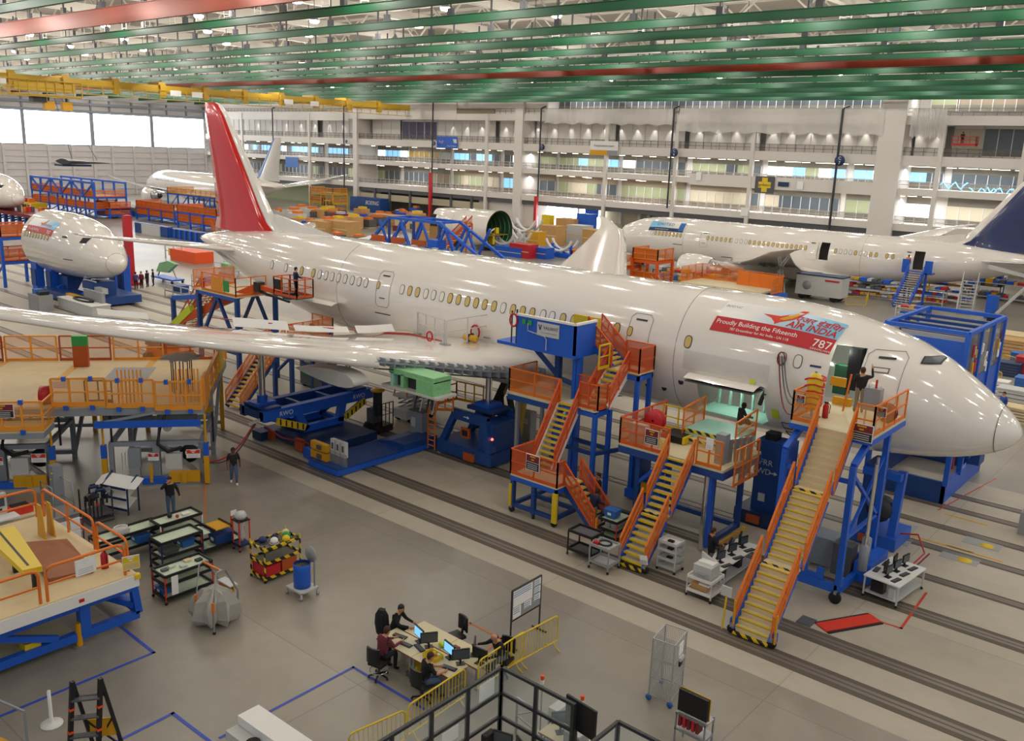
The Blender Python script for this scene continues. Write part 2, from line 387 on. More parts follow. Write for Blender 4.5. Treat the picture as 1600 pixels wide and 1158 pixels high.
def bay(p0, p1, z0, z1, k, mull=1.6, depth=5.0, band=None, low='gallery_dark', lowh=.9, top=None):
    global wn
    wn += 1
    a, c = fx(p0), fx(p1); y = FY + depth; b = B()
    zb = z0 + lowh; zt = z1 - .35 if top is None else top
    b.box(a, c, y, y + .1, z0, zb, low); b.box(a, c, y, y + .1, zt, z1, 'gallery_dark' if low == 'gallery_dark' else low)
    if isinstance(k, str): b.box(a, c, y + .05, y + .1, zb, zt, k)
    else:
        n = max(1, int(abs(c - a) / 2.2)); rg = random.Random(wn)
        for i in range(n): b.box(a + (c - a) * i / n, a + (c - a) * (i + 1) / n, y + .05, y + .1, zb, zt, rg.choice(k))
    n = max(1, int(abs(c - a) / mull))
    for i in range(n + 1): x = a + (c - a) * i / n; b.box(x - .05, x + .05, y - .05, y + .05, z0, zt, 'light_grey')
    st(b, 'window_%d' % wn)
BL = ('office_blue', 'office_blue', 'office_white', 'office_dark'); GR = ('office_green', 'office_green', 'office_dark', 'office_dark', 'facade_warm')
WH = ('office_white', 'office_white', 'office_blue', 'office_green'); DK = ('office_dark', 'office_dark', 'office_green')
# first gallery
for a, c, k in ((335, 480, DK), (488, 550, DK), (565, 600, GR), (606, 645, 'office_dark'), (648, 678, 'brownwall'), (684, 756, ('facade_warm', 'office_green', 'facade_warm')), (763, 803, ('office_green', 'office_blue', 'office_green')),
                (820, 845, GR), (850, 943, GR), (950, 1052, ('office_green', 'office_dark', 'office_green')), (1060, 1170, ('office_dark', 'facade_warm', 'office_green')), (1180, 1300, GR), (1310, 1370, ('office_green', 'office_white', 'office_dark')), (1400, 1450, ('office_white', 'office_dark')), (1475, 1640, 'facade_warm')):
    bay(a, c, 6.35, 10.6, k, top=9.2, low='brownwall' if 680 < a < 1100 else 'gallery_dark')
# second gallery
for a, c, k in ((335, 480, BL), (488, 550, BL), (565, 612, BL), (614, 662, 'office_olive'), (664, 678, 'grey'), (684, 756, BL), (763, 803, BL), (820, 845, GR), (850, 943, ('office_green', 'office_blue', 'office_green')), (950, 970, 'office_white'), (971, 1050, ('office_dark', 'office_dark', 'office_blue')),
                (1060, 1170, GR), (1180, 1305, WH), (1318, 1380, WH), (1408, 1462, ('office_dark', 'office_dark', 'office_blue')), (1475, 1640, 'office_dark')):
    bay(a, c, 11.55, 14.9, k, top=13.9)
# third gallery: pale plank walls
for a, c, k in ((335, 480, 'facade'), (488, 550, 'facade'), (565, 608, 'facade'), (611, 645, 'office_purple'), (646, 665, 'office_purple'), (666, 756, 'facade'), (763, 803, 'facade'), (820, 943, 'facade'), (950, 1052, 'facade'), (1060, 1170, 'facade'), (1180, 1376, 'facade'), (1415, 1462, 'facade'), (1475, 1520, 'facade_warm'), (1522, 1640, 'office_dark')):
    bay(a, c, 16.3, 20.7, k, mull=2.4 if k == 'facade' else 1.8, depth=3.4, low='facade', lowh=.3)
for a, c, k in ((355, 425, 'office_green'), (450, 545, 'office_green'), (616, 630, 'office_green'), (850, 1380, 'office_dark'), (1430, 1470, 'office_green'), (1473, 1640, 'brownwall')):
    bay(a, c, 22.8 if a > 800 else 22.4, 26, k, depth=4 if a > 800 else .6, mull=1.4)
# ground floor back wall, the bright open door
b = B(); yb = FY + 4
b.box(X0, fx(575), yb, yb + .2, 0, 5.3, 'office_green'); b.box(fx(575), fx(745), yb, yb + .2, 0, 5.3, 'gallery_dark'); b.box(fx(745), fx(838), yb - 3, yb - 2.8, 0, 5.3, 'facade')
b.box(fx(930), X1, yb, yb + .2, 0, 5.3, 'facade_warm'); b.box(fx(560), fx(760), FY + .3, FY + .5, 2.6, 4.0, 'facade_warm')
for px in (585, 608, 640, 672, 704, 736): x = fx(px, 310); b.box(x - .25, x + .25, FY, FY + .5, 0, 5.3, 'dark_grey')
for px in (955, 985, 1000): x = fx(px, 330); b.box(x - .3, x + .3, FY + 3, FY + 3.5, 0, 5.3, 'light_grey')
trim(b)
b = B(); b.box(fx(843), fx(928), FY + 3, FY + 3.1, 0, 4.9, 'day'); b.box(fx(905), fx(926), FY + 2.8, FY + 2.95, 3.0, 4.8, 'blue'); b.box(fx(893), fx(896), FY + 2.7, FY + 2.95, 0, 4.9, 'light_grey'); b.box(fx(843), fx(928), FY + 2.7, FY + 2.95, 4.8, 5.1, 'light_grey')
st(b, 'door_1')
# gallery railings and tube lights
for z, h, k in ((6.35, 1.1, 'light_grey'), (11.55, 1.1, 'light_grey'), (16.3, 1.15, 'dark_grey'), (22.0, 1.0, 'brownwall')):
    b = B()
    for i in range(int((fx(1620) - fx(340)) / 1.5)):
        x = fx(340) + i * 1.5; b.box(x - .03, x + .03, FY + .1, FY + .16, z, z + h, k)
    for dz in (h, h * .5): b.box(fx(335), X1, FY + .09, FY + .17, z + dz - .04, z + dz + .03, k)
    if z != 22.0: b.quad((fx(335), FY + .2, z), (X1, FY + .2, z), (X1, FY + .2, z + h), (fx(335), FY + .2, z + h), 'rail_mesh')
    trim(b)
b = B()
rg = random.Random(3)
for z, rows in ((10.35, ((345, 545), (568, 800), (850, 1050), (1190, 1375), (1400, 1460))), (14.75, ((345, 545), (568, 800), (830, 1180), (1190, 1380), (1400, 1600))), (25.6, ((860, 1380), (1440, 1590)))):
    for p0, p1 in rows:
        n = max(2, int((p1 - p0) / 17))
        for i in range(n):
            x = fx(p0 + (p1 - p0) * (i + rg.random() * .6) / n); b.cb((x, FY + rg.uniform(1.5, 4.2), z), (1.3, .16, .06), 'tube_glow')
trim(b)
# wall washers of the third gallery: small downlights close to the pale wall
ld = bpy.data.lights.new('wall_washer', 'SPOT'); ld.energy = 260; ld.spot_size = 1.1; ld.spot_blend = .6; ld.shadow_soft_size = .08; ld.color = (1, .97, .9)
for px in list(range(366, 550, 22)) + [690, 712, 735, 772, 790] + list(range(822, 1050, 26)) + list(range(1075, 1375, 29)) + [1420, 1452]:
    o = bpy.data.objects.new('wall_washer', ld); COL.objects.link(o); o.location = (fx(px), FY + 2.95, 20.3)
for z, e in ((9.9, 900), (14.3, 900), (25.2, 600)):      # ceiling lights inside each gallery
    for px in range(360, 1620, 90):
        l2 = bpy.data.lights.get('gallery%d' % z)
        if l2 is None: l2 = bpy.data.lights.new('gallery%d' % z, 'AREA'); l2.energy = e * .5; l2.shape = 'RECTANGLE'; l2.size = 8; l2.size_y = .3
        o = bpy.data.objects.new('gallery_light', l2); COL.objects.link(o); o.location = (fx(px), FY + 2.4, z)
# plastic sheeting hung over the upper parapet
def sheet(p0, p1, zt, zb, label, sy=.75):
    a, c = fx(p0), fx(p1); n = 60; rings = [[], []]; rg = random.Random(int(p0))
    for i in range(n + 1):
        x = a + (c - a) * i / n; w_ = .12 * math.sin(i * 1.7) + .08 * rg.random()
        rings[0].append((x, FY - sy + w_ * .3, zt)); rings[1].append((x, FY - sy - .1 + w_, zb + .15 * math.sin(i * .8)))
    b = B(); b.loft(rings, 'plastic_sheet', cap=False, closed=False); solo(b, 'plastic_sheet', label, 'plastic sheet')
sheet(852, 1052, 22.9, 20.2, 'translucent plastic sheet on the top parapet, left end of the sheeting')
sheet(1060, 1376, 23.0, 19.1, 'long translucent plastic sheet over the top parapet, middle stretch')
sheet(1417, 1471, 23.0, 18.9, 'short translucent plastic sheet right of the widest white pier', .5)
# black downpipes with round blue column signs
for px, zt, zb, rd in ((430, 23, 3, 0), (541, 24.3, 3, 0), (680, 24.6, 3, 1), (848.5, 23, 2.5, 1), (1055, 23, 6, 0), (1317, 22.9, 2, 0)):
    x = fx(px, 200); b = B(); b.tube((x, FY - .75, zb), (x, FY - .75, zt), .16 if px != 1317 else .2, 'dark_metal')
    b.tube((x, FY - .75, zt), (x + .8, FY - .3, zt + .4), .14, 'dark_metal')
    trim(b)
    if rd:
        b = B(); b.box(x - .32, x + .32, FY - 1.5, FY - 1.0, 0 if px > 700 else 0, 6.3 if px > 700 else 9.6, 'red')
        solo(b, 'red_post', 'tall red steel post %s' % ('by the bright open door' if px > 700 else 'just left of the open rear fuselage section'), 'post')
for px, py, r, tx in ((847, 230, .62, 'C\n5'), (1053.5, 238.5, .72, 'C\n6'), (1312, 251, .8, 'C\n7'), (541, 221, .4, 'C\n3'), (678, 224, .45, 'C\n4')):
    c = GY(px, py, FY - 1.1); b = B(); b.lathe([(.01, -.04), (r, -.04), (r, .04), (.01, .04)], 'blue_deep', c, 'Y'); put_text(b, tx, r * .85, c + V((0, -.07, 0)), (1, 0, 0), (0, 0, 1), 'white')
    solo(b, 'column_sign', 'round blue sign reading %s on a black downpipe of the back galleries' % tx.replace('\n', ''), 'sign')
def banner(p0, p1, k, name, label, fn=None):
    a = GY(*p0, FY - .35); c = GY(*p1, FY - .35); b = B(); b.box(a.x, c.x, FY - .38, FY - .33, c.z, a.z, k)
    if fn: fn(b, a, c, FY - .42)
    solo(b, name, label, 'banner')
UX = (1, 0, 0); UZ = (0, 0, 1)
def pnp(b, a, c, y):
    put_text(b, 'PnP', .95, (a.x + 1.3, y, (a.z + c.z) / 2), UX, UZ, 'light_grey'); put_text(b, 'Plug & Perform', .42, (c.x - 1.6, y, c.z + .45), UX, UZ, 'light_grey')
    for i in range(3): b.prism([(c.x - 1.3 + i * .35, a.z - .5), (c.x - 1.0 + i * .35, a.z - .5), (c.x - .75 + i * .3, a.z - 1.3), (c.x - .95 + i * .3, a.z - 1.3)], 'y', y, y + .02, 'white')
banner((683, 213), (714.5, 232), 'blue', 'banner', 'blue banner with PnP lettering hung on the third gallery', pnp)
def cong(b, a, c, y):
    h = a.z - c.z; b.box(a.x, a.x + (c.x - a.x) * .63, y, y + .03, c.z, c.z + h * .36, 'yellow_deep'); b.box(a.x + (c.x - a.x) * .63, c.x, y, y + .03, c.z, c.z + h * .36, 'steel_grey')
    put_text(b, 'Congratulations team!', .5, ((a.x + c.x) / 2, y, a.z - h * .33), UX, UZ, 'blue_deep')
banner((923, 220), (965, 243.5), 'white', 'banner', 'white and orange congratulations board on the third gallery', cong)
def crossb(b, a, c, y):
    x = (a.x + c.x) / 2; z = (a.z + c.z) / 2; h = (a.z - c.z) / 2
    b.box(x - h * .36, x + h * .36, y, y + .03, z - h * .85, z + h * .85, 'yellow'); b.box(x - h * .8, x + h * .8, y - .001, y + .029, z - h * .36, z + h * .36, 'yellow')
    put_text(b, 'go4zero', .62, (x, y - .03, z), UX, UZ, 'dark_grey')
banner((1181, 275), (1208.5, 303), 'dark_grey', 'banner', 'dark banner with a yellow cross on the second gallery', crossb)
banner((446, 245), (466, 262), 'bin_blue', 'banner', 'plain pale blue banner on the second gallery at the far left')
banner((1216, 284), (1232, 292), 'blue_deep', 'plaque', 'small dark blue plaque right of the yellow cross banner')
banner((1246, 283), (1254, 296), 'paper', 'plaque', 'small white notice right of the dark blue plaque')
banner((1088, 269), (1095, 282), 'paper', 'plaque', 'small white notice left of the yellow cross banner')
banner((1158, 324), (1168, 338), 'paper', 'plaque', 'small white notice low on the column below the yellow cross')
b = B(); c0 = GY(547, 322, FY - 4); c1 = GY(594, 306, FY - 4)
b.box(c0.x, c1.x, FY - 4, FY - 1.5, 0, 3.2, 'blue_dark'); put_text(b, 'BOEING', 1.25, (c1.x - 2.8, FY - 4.05, 2.1), UX, UZ, 'white', font_shear=.25)
solo(b, 'storage_container', 'dark blue container with white aircraft maker lettering under the galleries', 'container')

# ---- roof: deck, girders, trusses ----
b = B(); b.box(DX, 45, -25, FY + 12, RZ, RZ + .3, 'roof')
for i in range(20): x = DX + 7 + i * 14; b.box(x - .35, x + .35, -25, FY, 27.6, 28.5, 'truss')
st(b, 'ceiling')
for j in range(14):
    y = 14 + j * 9.3; b = B(); b.bar((DX, y, 27.4), (45, y, 27.4), .3, .25, 'truss'); b.bar((DX, y, 30.4), (45, y, 30.4), .3, .25, 'truss')
    x = DX; k = 0
    while x < 40: b.bar((x, y, 27.4 if k % 2 else 30.4), (x + 3.5, y, 30.4 if k % 2 else 27.4), .16, None, 'truss'); x += 3.5; k += 1
    trim(b)
ORD = ['first', 'second', 'third', 'fourth', 'fifth', 'sixth', 'seventh', 'eighth', 'ninth', 'tenth', 'eleventh', 'twelfth', 'thirteenth', 'fourteenth', 'fifteenth', 'sixteenth']
gi = 0
for y, k, z, h in ((30.5, 'g', 24, .8), (38.2, 'o', 24, 1.35), (43.6, 'g', 24, .75), (50.6, 'g', 24, .75), (58.7, 'g', 24, .75), (64.9, 'g', 24, .85), (72, 'g', 24, .75), (79.3, 'g', 24, .75), (86.5, 'g', 24.2, .6), (90.5, 'o', 23.9, 1.2), (98, 'g', 24, .75), (106, 'g', 24, .75), (114, 'g', 24, .75), (122, 'g', 24, .75), (130, 'g', 24, .75), (138, 'g', 24, .75)):
    mk = 'beam_green' if k == 'g' else 'beam_orange'
    if k == 'g':
        gi += 1; lab = 'long green crane beam under the roof, %s green one from the front' % ORD[gi - 1]
    else: lab = 'long %s orange crane beam under the roof, thicker than the green ones' % ('front' if y < 50 else 'far')
    r = T('crane_beam', lab, 'roof beam', (-95, y, z))
    b = B(); h = h * .8 if k == 'g' else h; b.box(DX + 1, 40, y - .05, y + .05, z, z + h, mk); b.box(DX + 1, 40, y - .16, y + .16, z, z + .04, mk); b.box(DX + 1, 40, y - .16, y + .16, z + h - .04, z + h, mk)
    b.done('web', r)
    hb = B(); x = DX + 5 + (gi * 3.7) % 7
    while x < 38:
        hb.box(x - .25, x + .25, y - .14, y + .14, z + h, z + h + .5, 'dark_metal'); hb.box(x - .06, x + .06, y - .06, y + .06, z + h + .5, 27.3, 'dark_metal'); x += 7
    hb.done('hanger', r)
    if y in (64.9, 43.6):
        hb = B(); x = DX + 2
        while x < 38: hb.bar((x, y - .3, z + h), (x, y - .3, z + h + .7), .05, None, 'white'); hb.bar((x + .8, y - .3, z + h), (x + .8, y - .3, z + h + .7), .05, None, 'white'); hb.bar((x, y - .3, z + h + .1), (x + .8, y - .3, z + h + .1), .05, None, 'white'); x += 4.2
        hb.done('cable_bracket', r)
    if y in (86.5, 90.5, 79.3):
        hb = B(); hb.bar((DX + 1, y + .45, z + h + .3), (40, y + .45, z + h + .3), .1, None, 'light_grey'); hb.done('cable_rail', r)
# high bay lamps
la = bpy.data.lights.new('high_bay_bulb', 'POINT'); la.shadow_soft_size = .32; la.energy = LAMP_W; la.color = (1, .955, .88)
lamp = T('high_bay_lamp', 'round high bay lamp hanging between the roof beams', 'ceiling lamp', (0, 0, 0), 0, 'high bay lamps under the roof')
b = B(); b.lathe([(.06, .5), (.12, .45), (.16, .3), (.46, .02), (.48, 0), (.44, 0)], 'steel', n=16); b.tube((0, 0, .45), (0, 0, 4.95), .03, 'dark_metal'); b.done('housing', lamp)
b = B(); b.lathe([(.44, .01), (.43, -.1), (.33, -.22), (.01, -.26)], 'lamp_glow', n=16); b.done('lens', lamp)
rg = random.Random(11); first = True
for j, y in enumerate((-8, 4, 16, 26.5, 34.4, 41, 47, 54.8, 61.8, 68.4, 75.6, 83, 94.5, 102, 110, 118, 126, 134)):
    step = 17; x = DX + 9 + (j * 7.3) % step
    while x < 36:
        xx = x + rg.uniform(-1.2, 1.2); gd = (xx - DX) % 14 - 7; xx += (1.2 if gd > 0 else -1.2) if abs(gd) < 1 else 0; loc = (xx, y + rg.uniform(-.6, .6), 26.0)
        if first: lamp.location = loc; first = False; r = lamp
        else: r = dup(lamp, loc)
        o = bpy.data.objects.new('high_bay_bulb', la); COL.objects.link(o); o.location = (loc[0], loc[1], 25.4)
        x += step
# yellow bridge crane spanning the hall under the beams
XC = -150
r = T('bridge_crane', 'yellow overhead bridge crane with walkway railings and hoist trolley', 'crane', (XC, 95, 21))
b = B()
for dx in (-1.4, 1.4): b.box(XC + dx - .3, XC + dx + .3, 20, 139, 22.4, 23.5, 'crane_yellow')
b.done('girder', r)
b = B(); rail(b, (XC + 2.4, 40, 21.3), (XC + 2.4, 137, 21.3), 1.4, 'crane_yellow', None, 2.4, .05, False); b.box(XC + 1.6, XC + 2.5, 20, 139, 21.2, 21.3, 'crane_yellow'); b.done('walkway', r)
b = B()
for y in (43, 50, 58, 66, 74, 82, 90, 98, 106, 114, 122, 130): b = B(); b.box(XC - 1.8, XC + 1.8, y - .6, y + .6, 23.5, 24.0, 'crane_yellow'); b.box(XC + 1.5, XC + 2.2, y - .5, y + .5, 21.6, 23.6, 'crane_yellow'); b.done('end_truck', r)
b = B(); b.box(XC - 1.5, XC + 2.6, 58, 67, 21.2, 22.4, 'crane_yellow'); rail(b, (XC + 2.7, 56, 20.6), (XC + 2.7, 68, 20.6), 2.2, 'crane_yellow', None, 1.3, .06); b.box(XC - 1, XC + 2.5, 57, 68, 20.4, 20.6, 'crane_yellow'); b.box(XC, XC + 1.6, 61, 63, 19.6, 20.4, 'dark_metal'); b.done('trolley', r)
b = B()
for y in (63.5, 66.2): b.cb((XC + 1, y, 19.2), (.9, 1.5, 1.3), 'yellow_deep'); b.tube((XC + 1, y, 19.8), (XC + 1, y, 20.6), .15, 'dark_metal')
b.done('hook_block', r)
b = B()
for y in (56, 84, 88, 107, 113): b.box(XC + 2.5, XC + 2.56, y - 1, y + 1, 21.9, 22.8, 'white')
b.done('sign_plate', r)
b = B(); c = GX(93, 252, -150); d = GX(168, 255, -150)            # dark tail plane panel hanging in front of the door wall
sec = lambda y, ch, t, z: [(-150 + ch * (i / 6 - .3), y, z + t * math.sin(pi * i / 6)) for i in range(7)] + [(-150 + ch * (i / 6 - .3), y, z - t * math.sin(pi * i / 6)) for i in range(5, 0, -1)]
r = T('hanging_wing_panel', 'dark wing panel hanging from the crane in front of the door wall', 'wing panel', (-150, c.y, c.z - .3))
b.loft([sec(c.y, 5.5, .45, c.z), sec((c.y + d.y) / 2, 3.6, .25, (c.z + d.z) / 2), sec(d.y, 1.2, .07, d.z)], 'carbon'); b.done('panel', r)
b = B(); b.box(-152, -149, c.y, c.y + 4.6, c.z - .75, c.z - .45, 'blue_deep'); b.done('sling_frame', r)
b = B(); b.tube((-150, c.y + 2, c.z + .3), (-149.2, 64.5, 20.5), .04, 'dark_metal'); b.tube((-150, c.y + 6, c.z + .3), (-149.2, 65.5, 20.5), .04, 'dark_metal'); b.done('cable', r)
# ======================= airliners =======================
# section table: distance from nose tip, crown z, keel z, half width (z from the tube's centre line)
ST = ((0, -.95, -.95, .02), (.06, -.72, -1.18, .26), (.2, -.5, -1.38, .5), (.5, -.2, -1.65, .8), (1, .2, -1.92, 1.15), (2, .9, -2.28, 1.65), (3, 1.5, -2.5, 2.05), (4, 1.95, -2.65, 2.32), (5.5, 2.42, -2.82, 2.6), (7, 2.72, -2.92, 2.77), (9, 2.92, -2.97, 2.87), (11, 2.97, -2.97, 2.885),
      (36, 2.97, -2.97, 2.885), (38, 2.97, -2.93, 2.875), (40, 2.96, -2.75, 2.84), (43, 2.92, -2.25, 2.66), (46, 2.83, -1.65, 2.36), (49, 2.65, -.95, 1.93), (52, 2.4, -.15, 1.35), (54, 2.15, .45, .92), (56, 1.8, 1.1, .45), (56.7, 1.6, 1.3, .15))
def sec(s):
    s = max(0, min(56.7, s))
    for i in range(len(ST) - 1):
        if ST[i][0] <= s <= ST[i + 1][0]:
            a, c = ST[i], ST[i + 1]; t = (s - a[0]) / (c[0] - a[0])
            def cr(j):                                   # smooth interpolation of the table
                p0 = ST[max(i - 1, 0)]; p3 = ST[min(i + 2, len(ST) - 1)]
                m1 = (c[j] - p0[j]) / (c[0] - p0[0]); m2 = (p3[j] - a[j]) / (p3[0] - a[0]); h = c[0] - a[0]
                if a[j] == c[j]: return a[j]
                if i < 3: return a[j] + (c[j] - a[j]) * t
                return (2 * t**3 - 3 * t**2 + 1) * a[j] + (t**3 - 2 * t**2 + t) * h * m1 + (-2 * t**3 + 3 * t**2) * c[j] + (t**3 - t**2) * h * m2
            return cr(1), cr(2), cr(3)
def hull(s, a, off=0.0):                                 # point of the skin: a from the horizontal, positive up; +y is the left side
    t, k, w_ = sec(s); mz = (t + k) / 2; h = (t - k) / 2
    return V((-s, (w_ + off) * math.cos(a), mz + (h + off) * math.sin(a)))
def hull_z(s, z, side, off=0.0):
    t, k, w_ = sec(s); mz = (t + k) / 2; h = (t - k) / 2
    a = math.asin(max(-1, min(1, (z - mz) / h)))
    p = hull(s, a, off); p.y *= side
    return p
def fuselage(s0, s1, mk, n=48):
    ss = sorted(set([s for s, *_ in ST if s0 <= s <= s1] + [s0, s1] + [s0 + (s1 - s0) * i / 40 for i in range(41)]))
    b = B(); b.loft([[hull(s, t * 2 * pi / n) for t in range(n)] for s in ss], mk)
    return b
def cut(o, cutter):                                      # boolean opening; the pocket keeps the cutter's lining
    md = o.modifiers.new('c', 'BOOLEAN'); md.operation = 'DIFFERENCE'; md.object = cutter; md.solver = 'EXACT'
    for mm in cutter.data.materials:
        if mm.name not in [x.name for x in o.data.materials]: o.data.materials.append(mm)
    dg = bpy.context.evaluated_depsgraph_get(); dg.update(); me = bpy.data.meshes.new_from_object(o.evaluated_get(dg))
    o.modifiers.clear(); old = o.data; o.data = me; me.name = old.name
    bpy.data.objects.remove(cutter)
def foil(xle, chord, y, z, th, n=9):
    up = []; lo = []
    for i in range(n + 1):
        t = (1 - math.cos(pi * i / n)) / 2; e = th * chord * (2.969 * math.sqrt(t) - 1.26 * t - 3.516 * t * t + 2.843 * t**3 - 1.036 * t**4)
        up.append(V((-(xle + chord * t), y, z + e * 1.1))); lo.append(V((-(xle + chord * t), y, z - e * .75)))
    return up + lo[-2:0:-1]
WING = ((2.0, 19.6, 13.4, -2.0, .115), (2.9, 20.2, 12.5, -1.8, .112), (6, 22.2, 10.4, -1.5, .105), (9.5, 24.5, 8.4, -1.0, .1), (15, 28.2, 6.6, -.1, .095), (20, 31.6, 4.9, .8, .09), (25, 35, 3.2, 1.9, .09), (27.5, 37, 2.0, 2.6, .085), (29.2, 39.2, 1.0, 3.1, .08), (30, 40.8, .25, 3.35, .08))
def wing_at(y):
    for a, c in zip(WING, WING[1:]):
        if a[0] <= y <= c[0]:
            t = (y - a[0]) / (c[0] - a[0]); return [a[i] + (c[i] - a[i]) * t for i in range(5)]
def wing(side, mk='skin_white'):
    b = B(); b.loft([foil(x, c, side * y, z, th * .5) for y, x, c, z, th in WING], mk)
    return b
def stab(side, mk='skin_white'):
    b = B(); b.loft([foil(x, c, side * y, z, .05) for y, x, c, z in ((.6, 48.6, 5.6, 1.15), (1.8, 49.5, 4.9, 1.25), (9.2, 54.7, 2.0, 2.1), (9.8, 55.5, 1.2, 2.2))], mk)
    return b
FINL = ((2.4, 45.4, 9.4), (3.2, 46.9, 7.6), (4.2, 47.8, 6.7), (7, 49.9, 5.0), (10.4, 52.5, 3.0), (11.2, 53.35, 2.2), (11.35, 53.9, 1.5))
def fin_loft(f0, f1, mk):
    b = B(); rings = []
    for z, x, c in FINL:
        g = [];
        for i in range(7):
            t = f0 + (f1 - f0) * i / 6; e = .055 * c * math.sqrt(max(0, t * (1 - t))) * 2 + .01; g.append(V((-(x + c * t), e, z)))
        for i in range(6, -1, -1):
            t = f0 + (f1 - f0) * i / 6; e = .055 * c * math.sqrt(max(0, t * (1 - t))) * 2 + .01; g.append(V((-(x + c * t), -e, z)))
        rings.append(g)
    b.loft(rings, mk); return b
def nacelle(b, s, y, z):
    c = (-s, y, z)
    b.lathe([(1.05, -.2), (1.25, 0), (1.5, -.15), (1.68, -.8), (1.72, -2), (1.6, -3.4), (1.4, -4.2)], 'skin_white', c, 'X')
    b.lathe([(1.4, -4.2), (1.1, -4.1), (.95, -5.1), (.6, -5.8)], 'engine_metal', c, 'X'); b.lathe([(.6, -5.7), (.35, -6.4), (.02, -7)], 'dark_metal', c, 'X')
    b.lathe([(1.05, -.2), (1.2, -.9), (.02, -1.0)], 'dark_metal', c, 'X')
def window_proto(k_in, name):
    b = B(); n = 14; o = []; i_ = []
    for t in range(n):
        a = t * 2 * pi / n; x = math.copysign(abs(math.cos(a)) ** .75, math.cos(a)); z = math.copysign(abs(math.sin(a)) ** .75, math.sin(a))
        o.append((x * .185, .014, z * .29)); i_.append((x * .15, .016, z * .255))
    b.add(o + i_, [(t, (t + 1) % n, n + (t + 1) % n, n + t) for t in range(n)], 'line_dark' if k_in != 'win_white' else 'line'); b.add(i_, [tuple(range(n))], k_in)
    oo = [(x, -.01, z) for x, y, z in o]
    b.add(oo + o, [(t, (t + 1) % n, n + (t + 1) % n, n + t) for t in range(n)], 'line_dark')
    return b
WPROTO = {}
def put_window(parent, s, side, k, z=.9, sc=1.0, name='cabin_window'):
    key = k
    p = hull_z(s, z, side); up = (hull_z(s, z + .15, side) - hull_z(s, z - .15, side)).normalized(); fw = (hull_z(s - .3, z, side) - hull_z(s + .3, z, side)).normalized()
    nr = up.cross(fw).normalized() if side < 0 else fw.cross(up).normalized()
    if nr.y * side < 0: nr = -nr
    x = up.cross(nr) if True else fw
    if key not in WPROTO: WPROTO[key] = window_proto(k, name).done(name); o = WPROTO[key]
    else: o = WPROTO[key].copy(); COL.objects.link(o)
    mm = MX((( -nr.cross(up).x, nr.x, up.x, p.x), (-nr.cross(up).y, nr.y, up.y, p.y), (-nr.cross(up).z, nr.z, up.z, p.z), (0, 0, 0, 1)))
    o.parent = parent; o.matrix_local = mm @ MX.Scale(sc, 4)
    return o
def skin_patch(b, s0, s1, z0, z1, side, k, off=.012, nu=12, nv=6):
    g = [[hull_z(s0 + (s1 - s0) * i / nu, z0 + (z1 - z0) * j / nv, side, off) for i in range(nu + 1)] for j in range(nv + 1)]
    return b.loft(g, k, cap=False, closed=False)
def skin_line(b, pts, side, k='line', wd=.035, off=.012):
    q = []
    for (s0, z0), (s1, z1) in zip(pts, pts[1:]):
        for i in range(7): q.append(hull_z(s0 + (s1 - s0) * i / 6, z0 + (z1 - z0) * i / 6, side, off))
    return b.path(q, wd / 2, k, 4)
def skin_ring(b, s, k='line', a0=-70, a1=250, wd=.03):
    return b.path([hull(s, math.radians(a0 + (a1 - a0) * i / 40), .005) for i in range(41)], wd / 2, k, 4)
def door_part(parent, s0, s1, side, z0=-.3, z1=1.72, win=True):
    b = B(); r = .18
    skin_line(b, [(s0 + r, z1), (s1 - r, z1), (s1, z1 - r), (s1, z0 + r), (s1 - r, z0), (s0 + r, z0), (s0, z0 + r), (s0, z1 - r), (s0 + r, z1)], side, 'grey', .028)
    sm = (s0 + s1) / 2; skin_patch(b, sm - .3, sm + .3, 1.42, 1.5, side, 'line_dark', .014, 3, 1); skin_patch(b, sm - .22, sm + .25, .18, .23, side, 'line_dark', .016, 3, 1)
    b.done('door', parent)

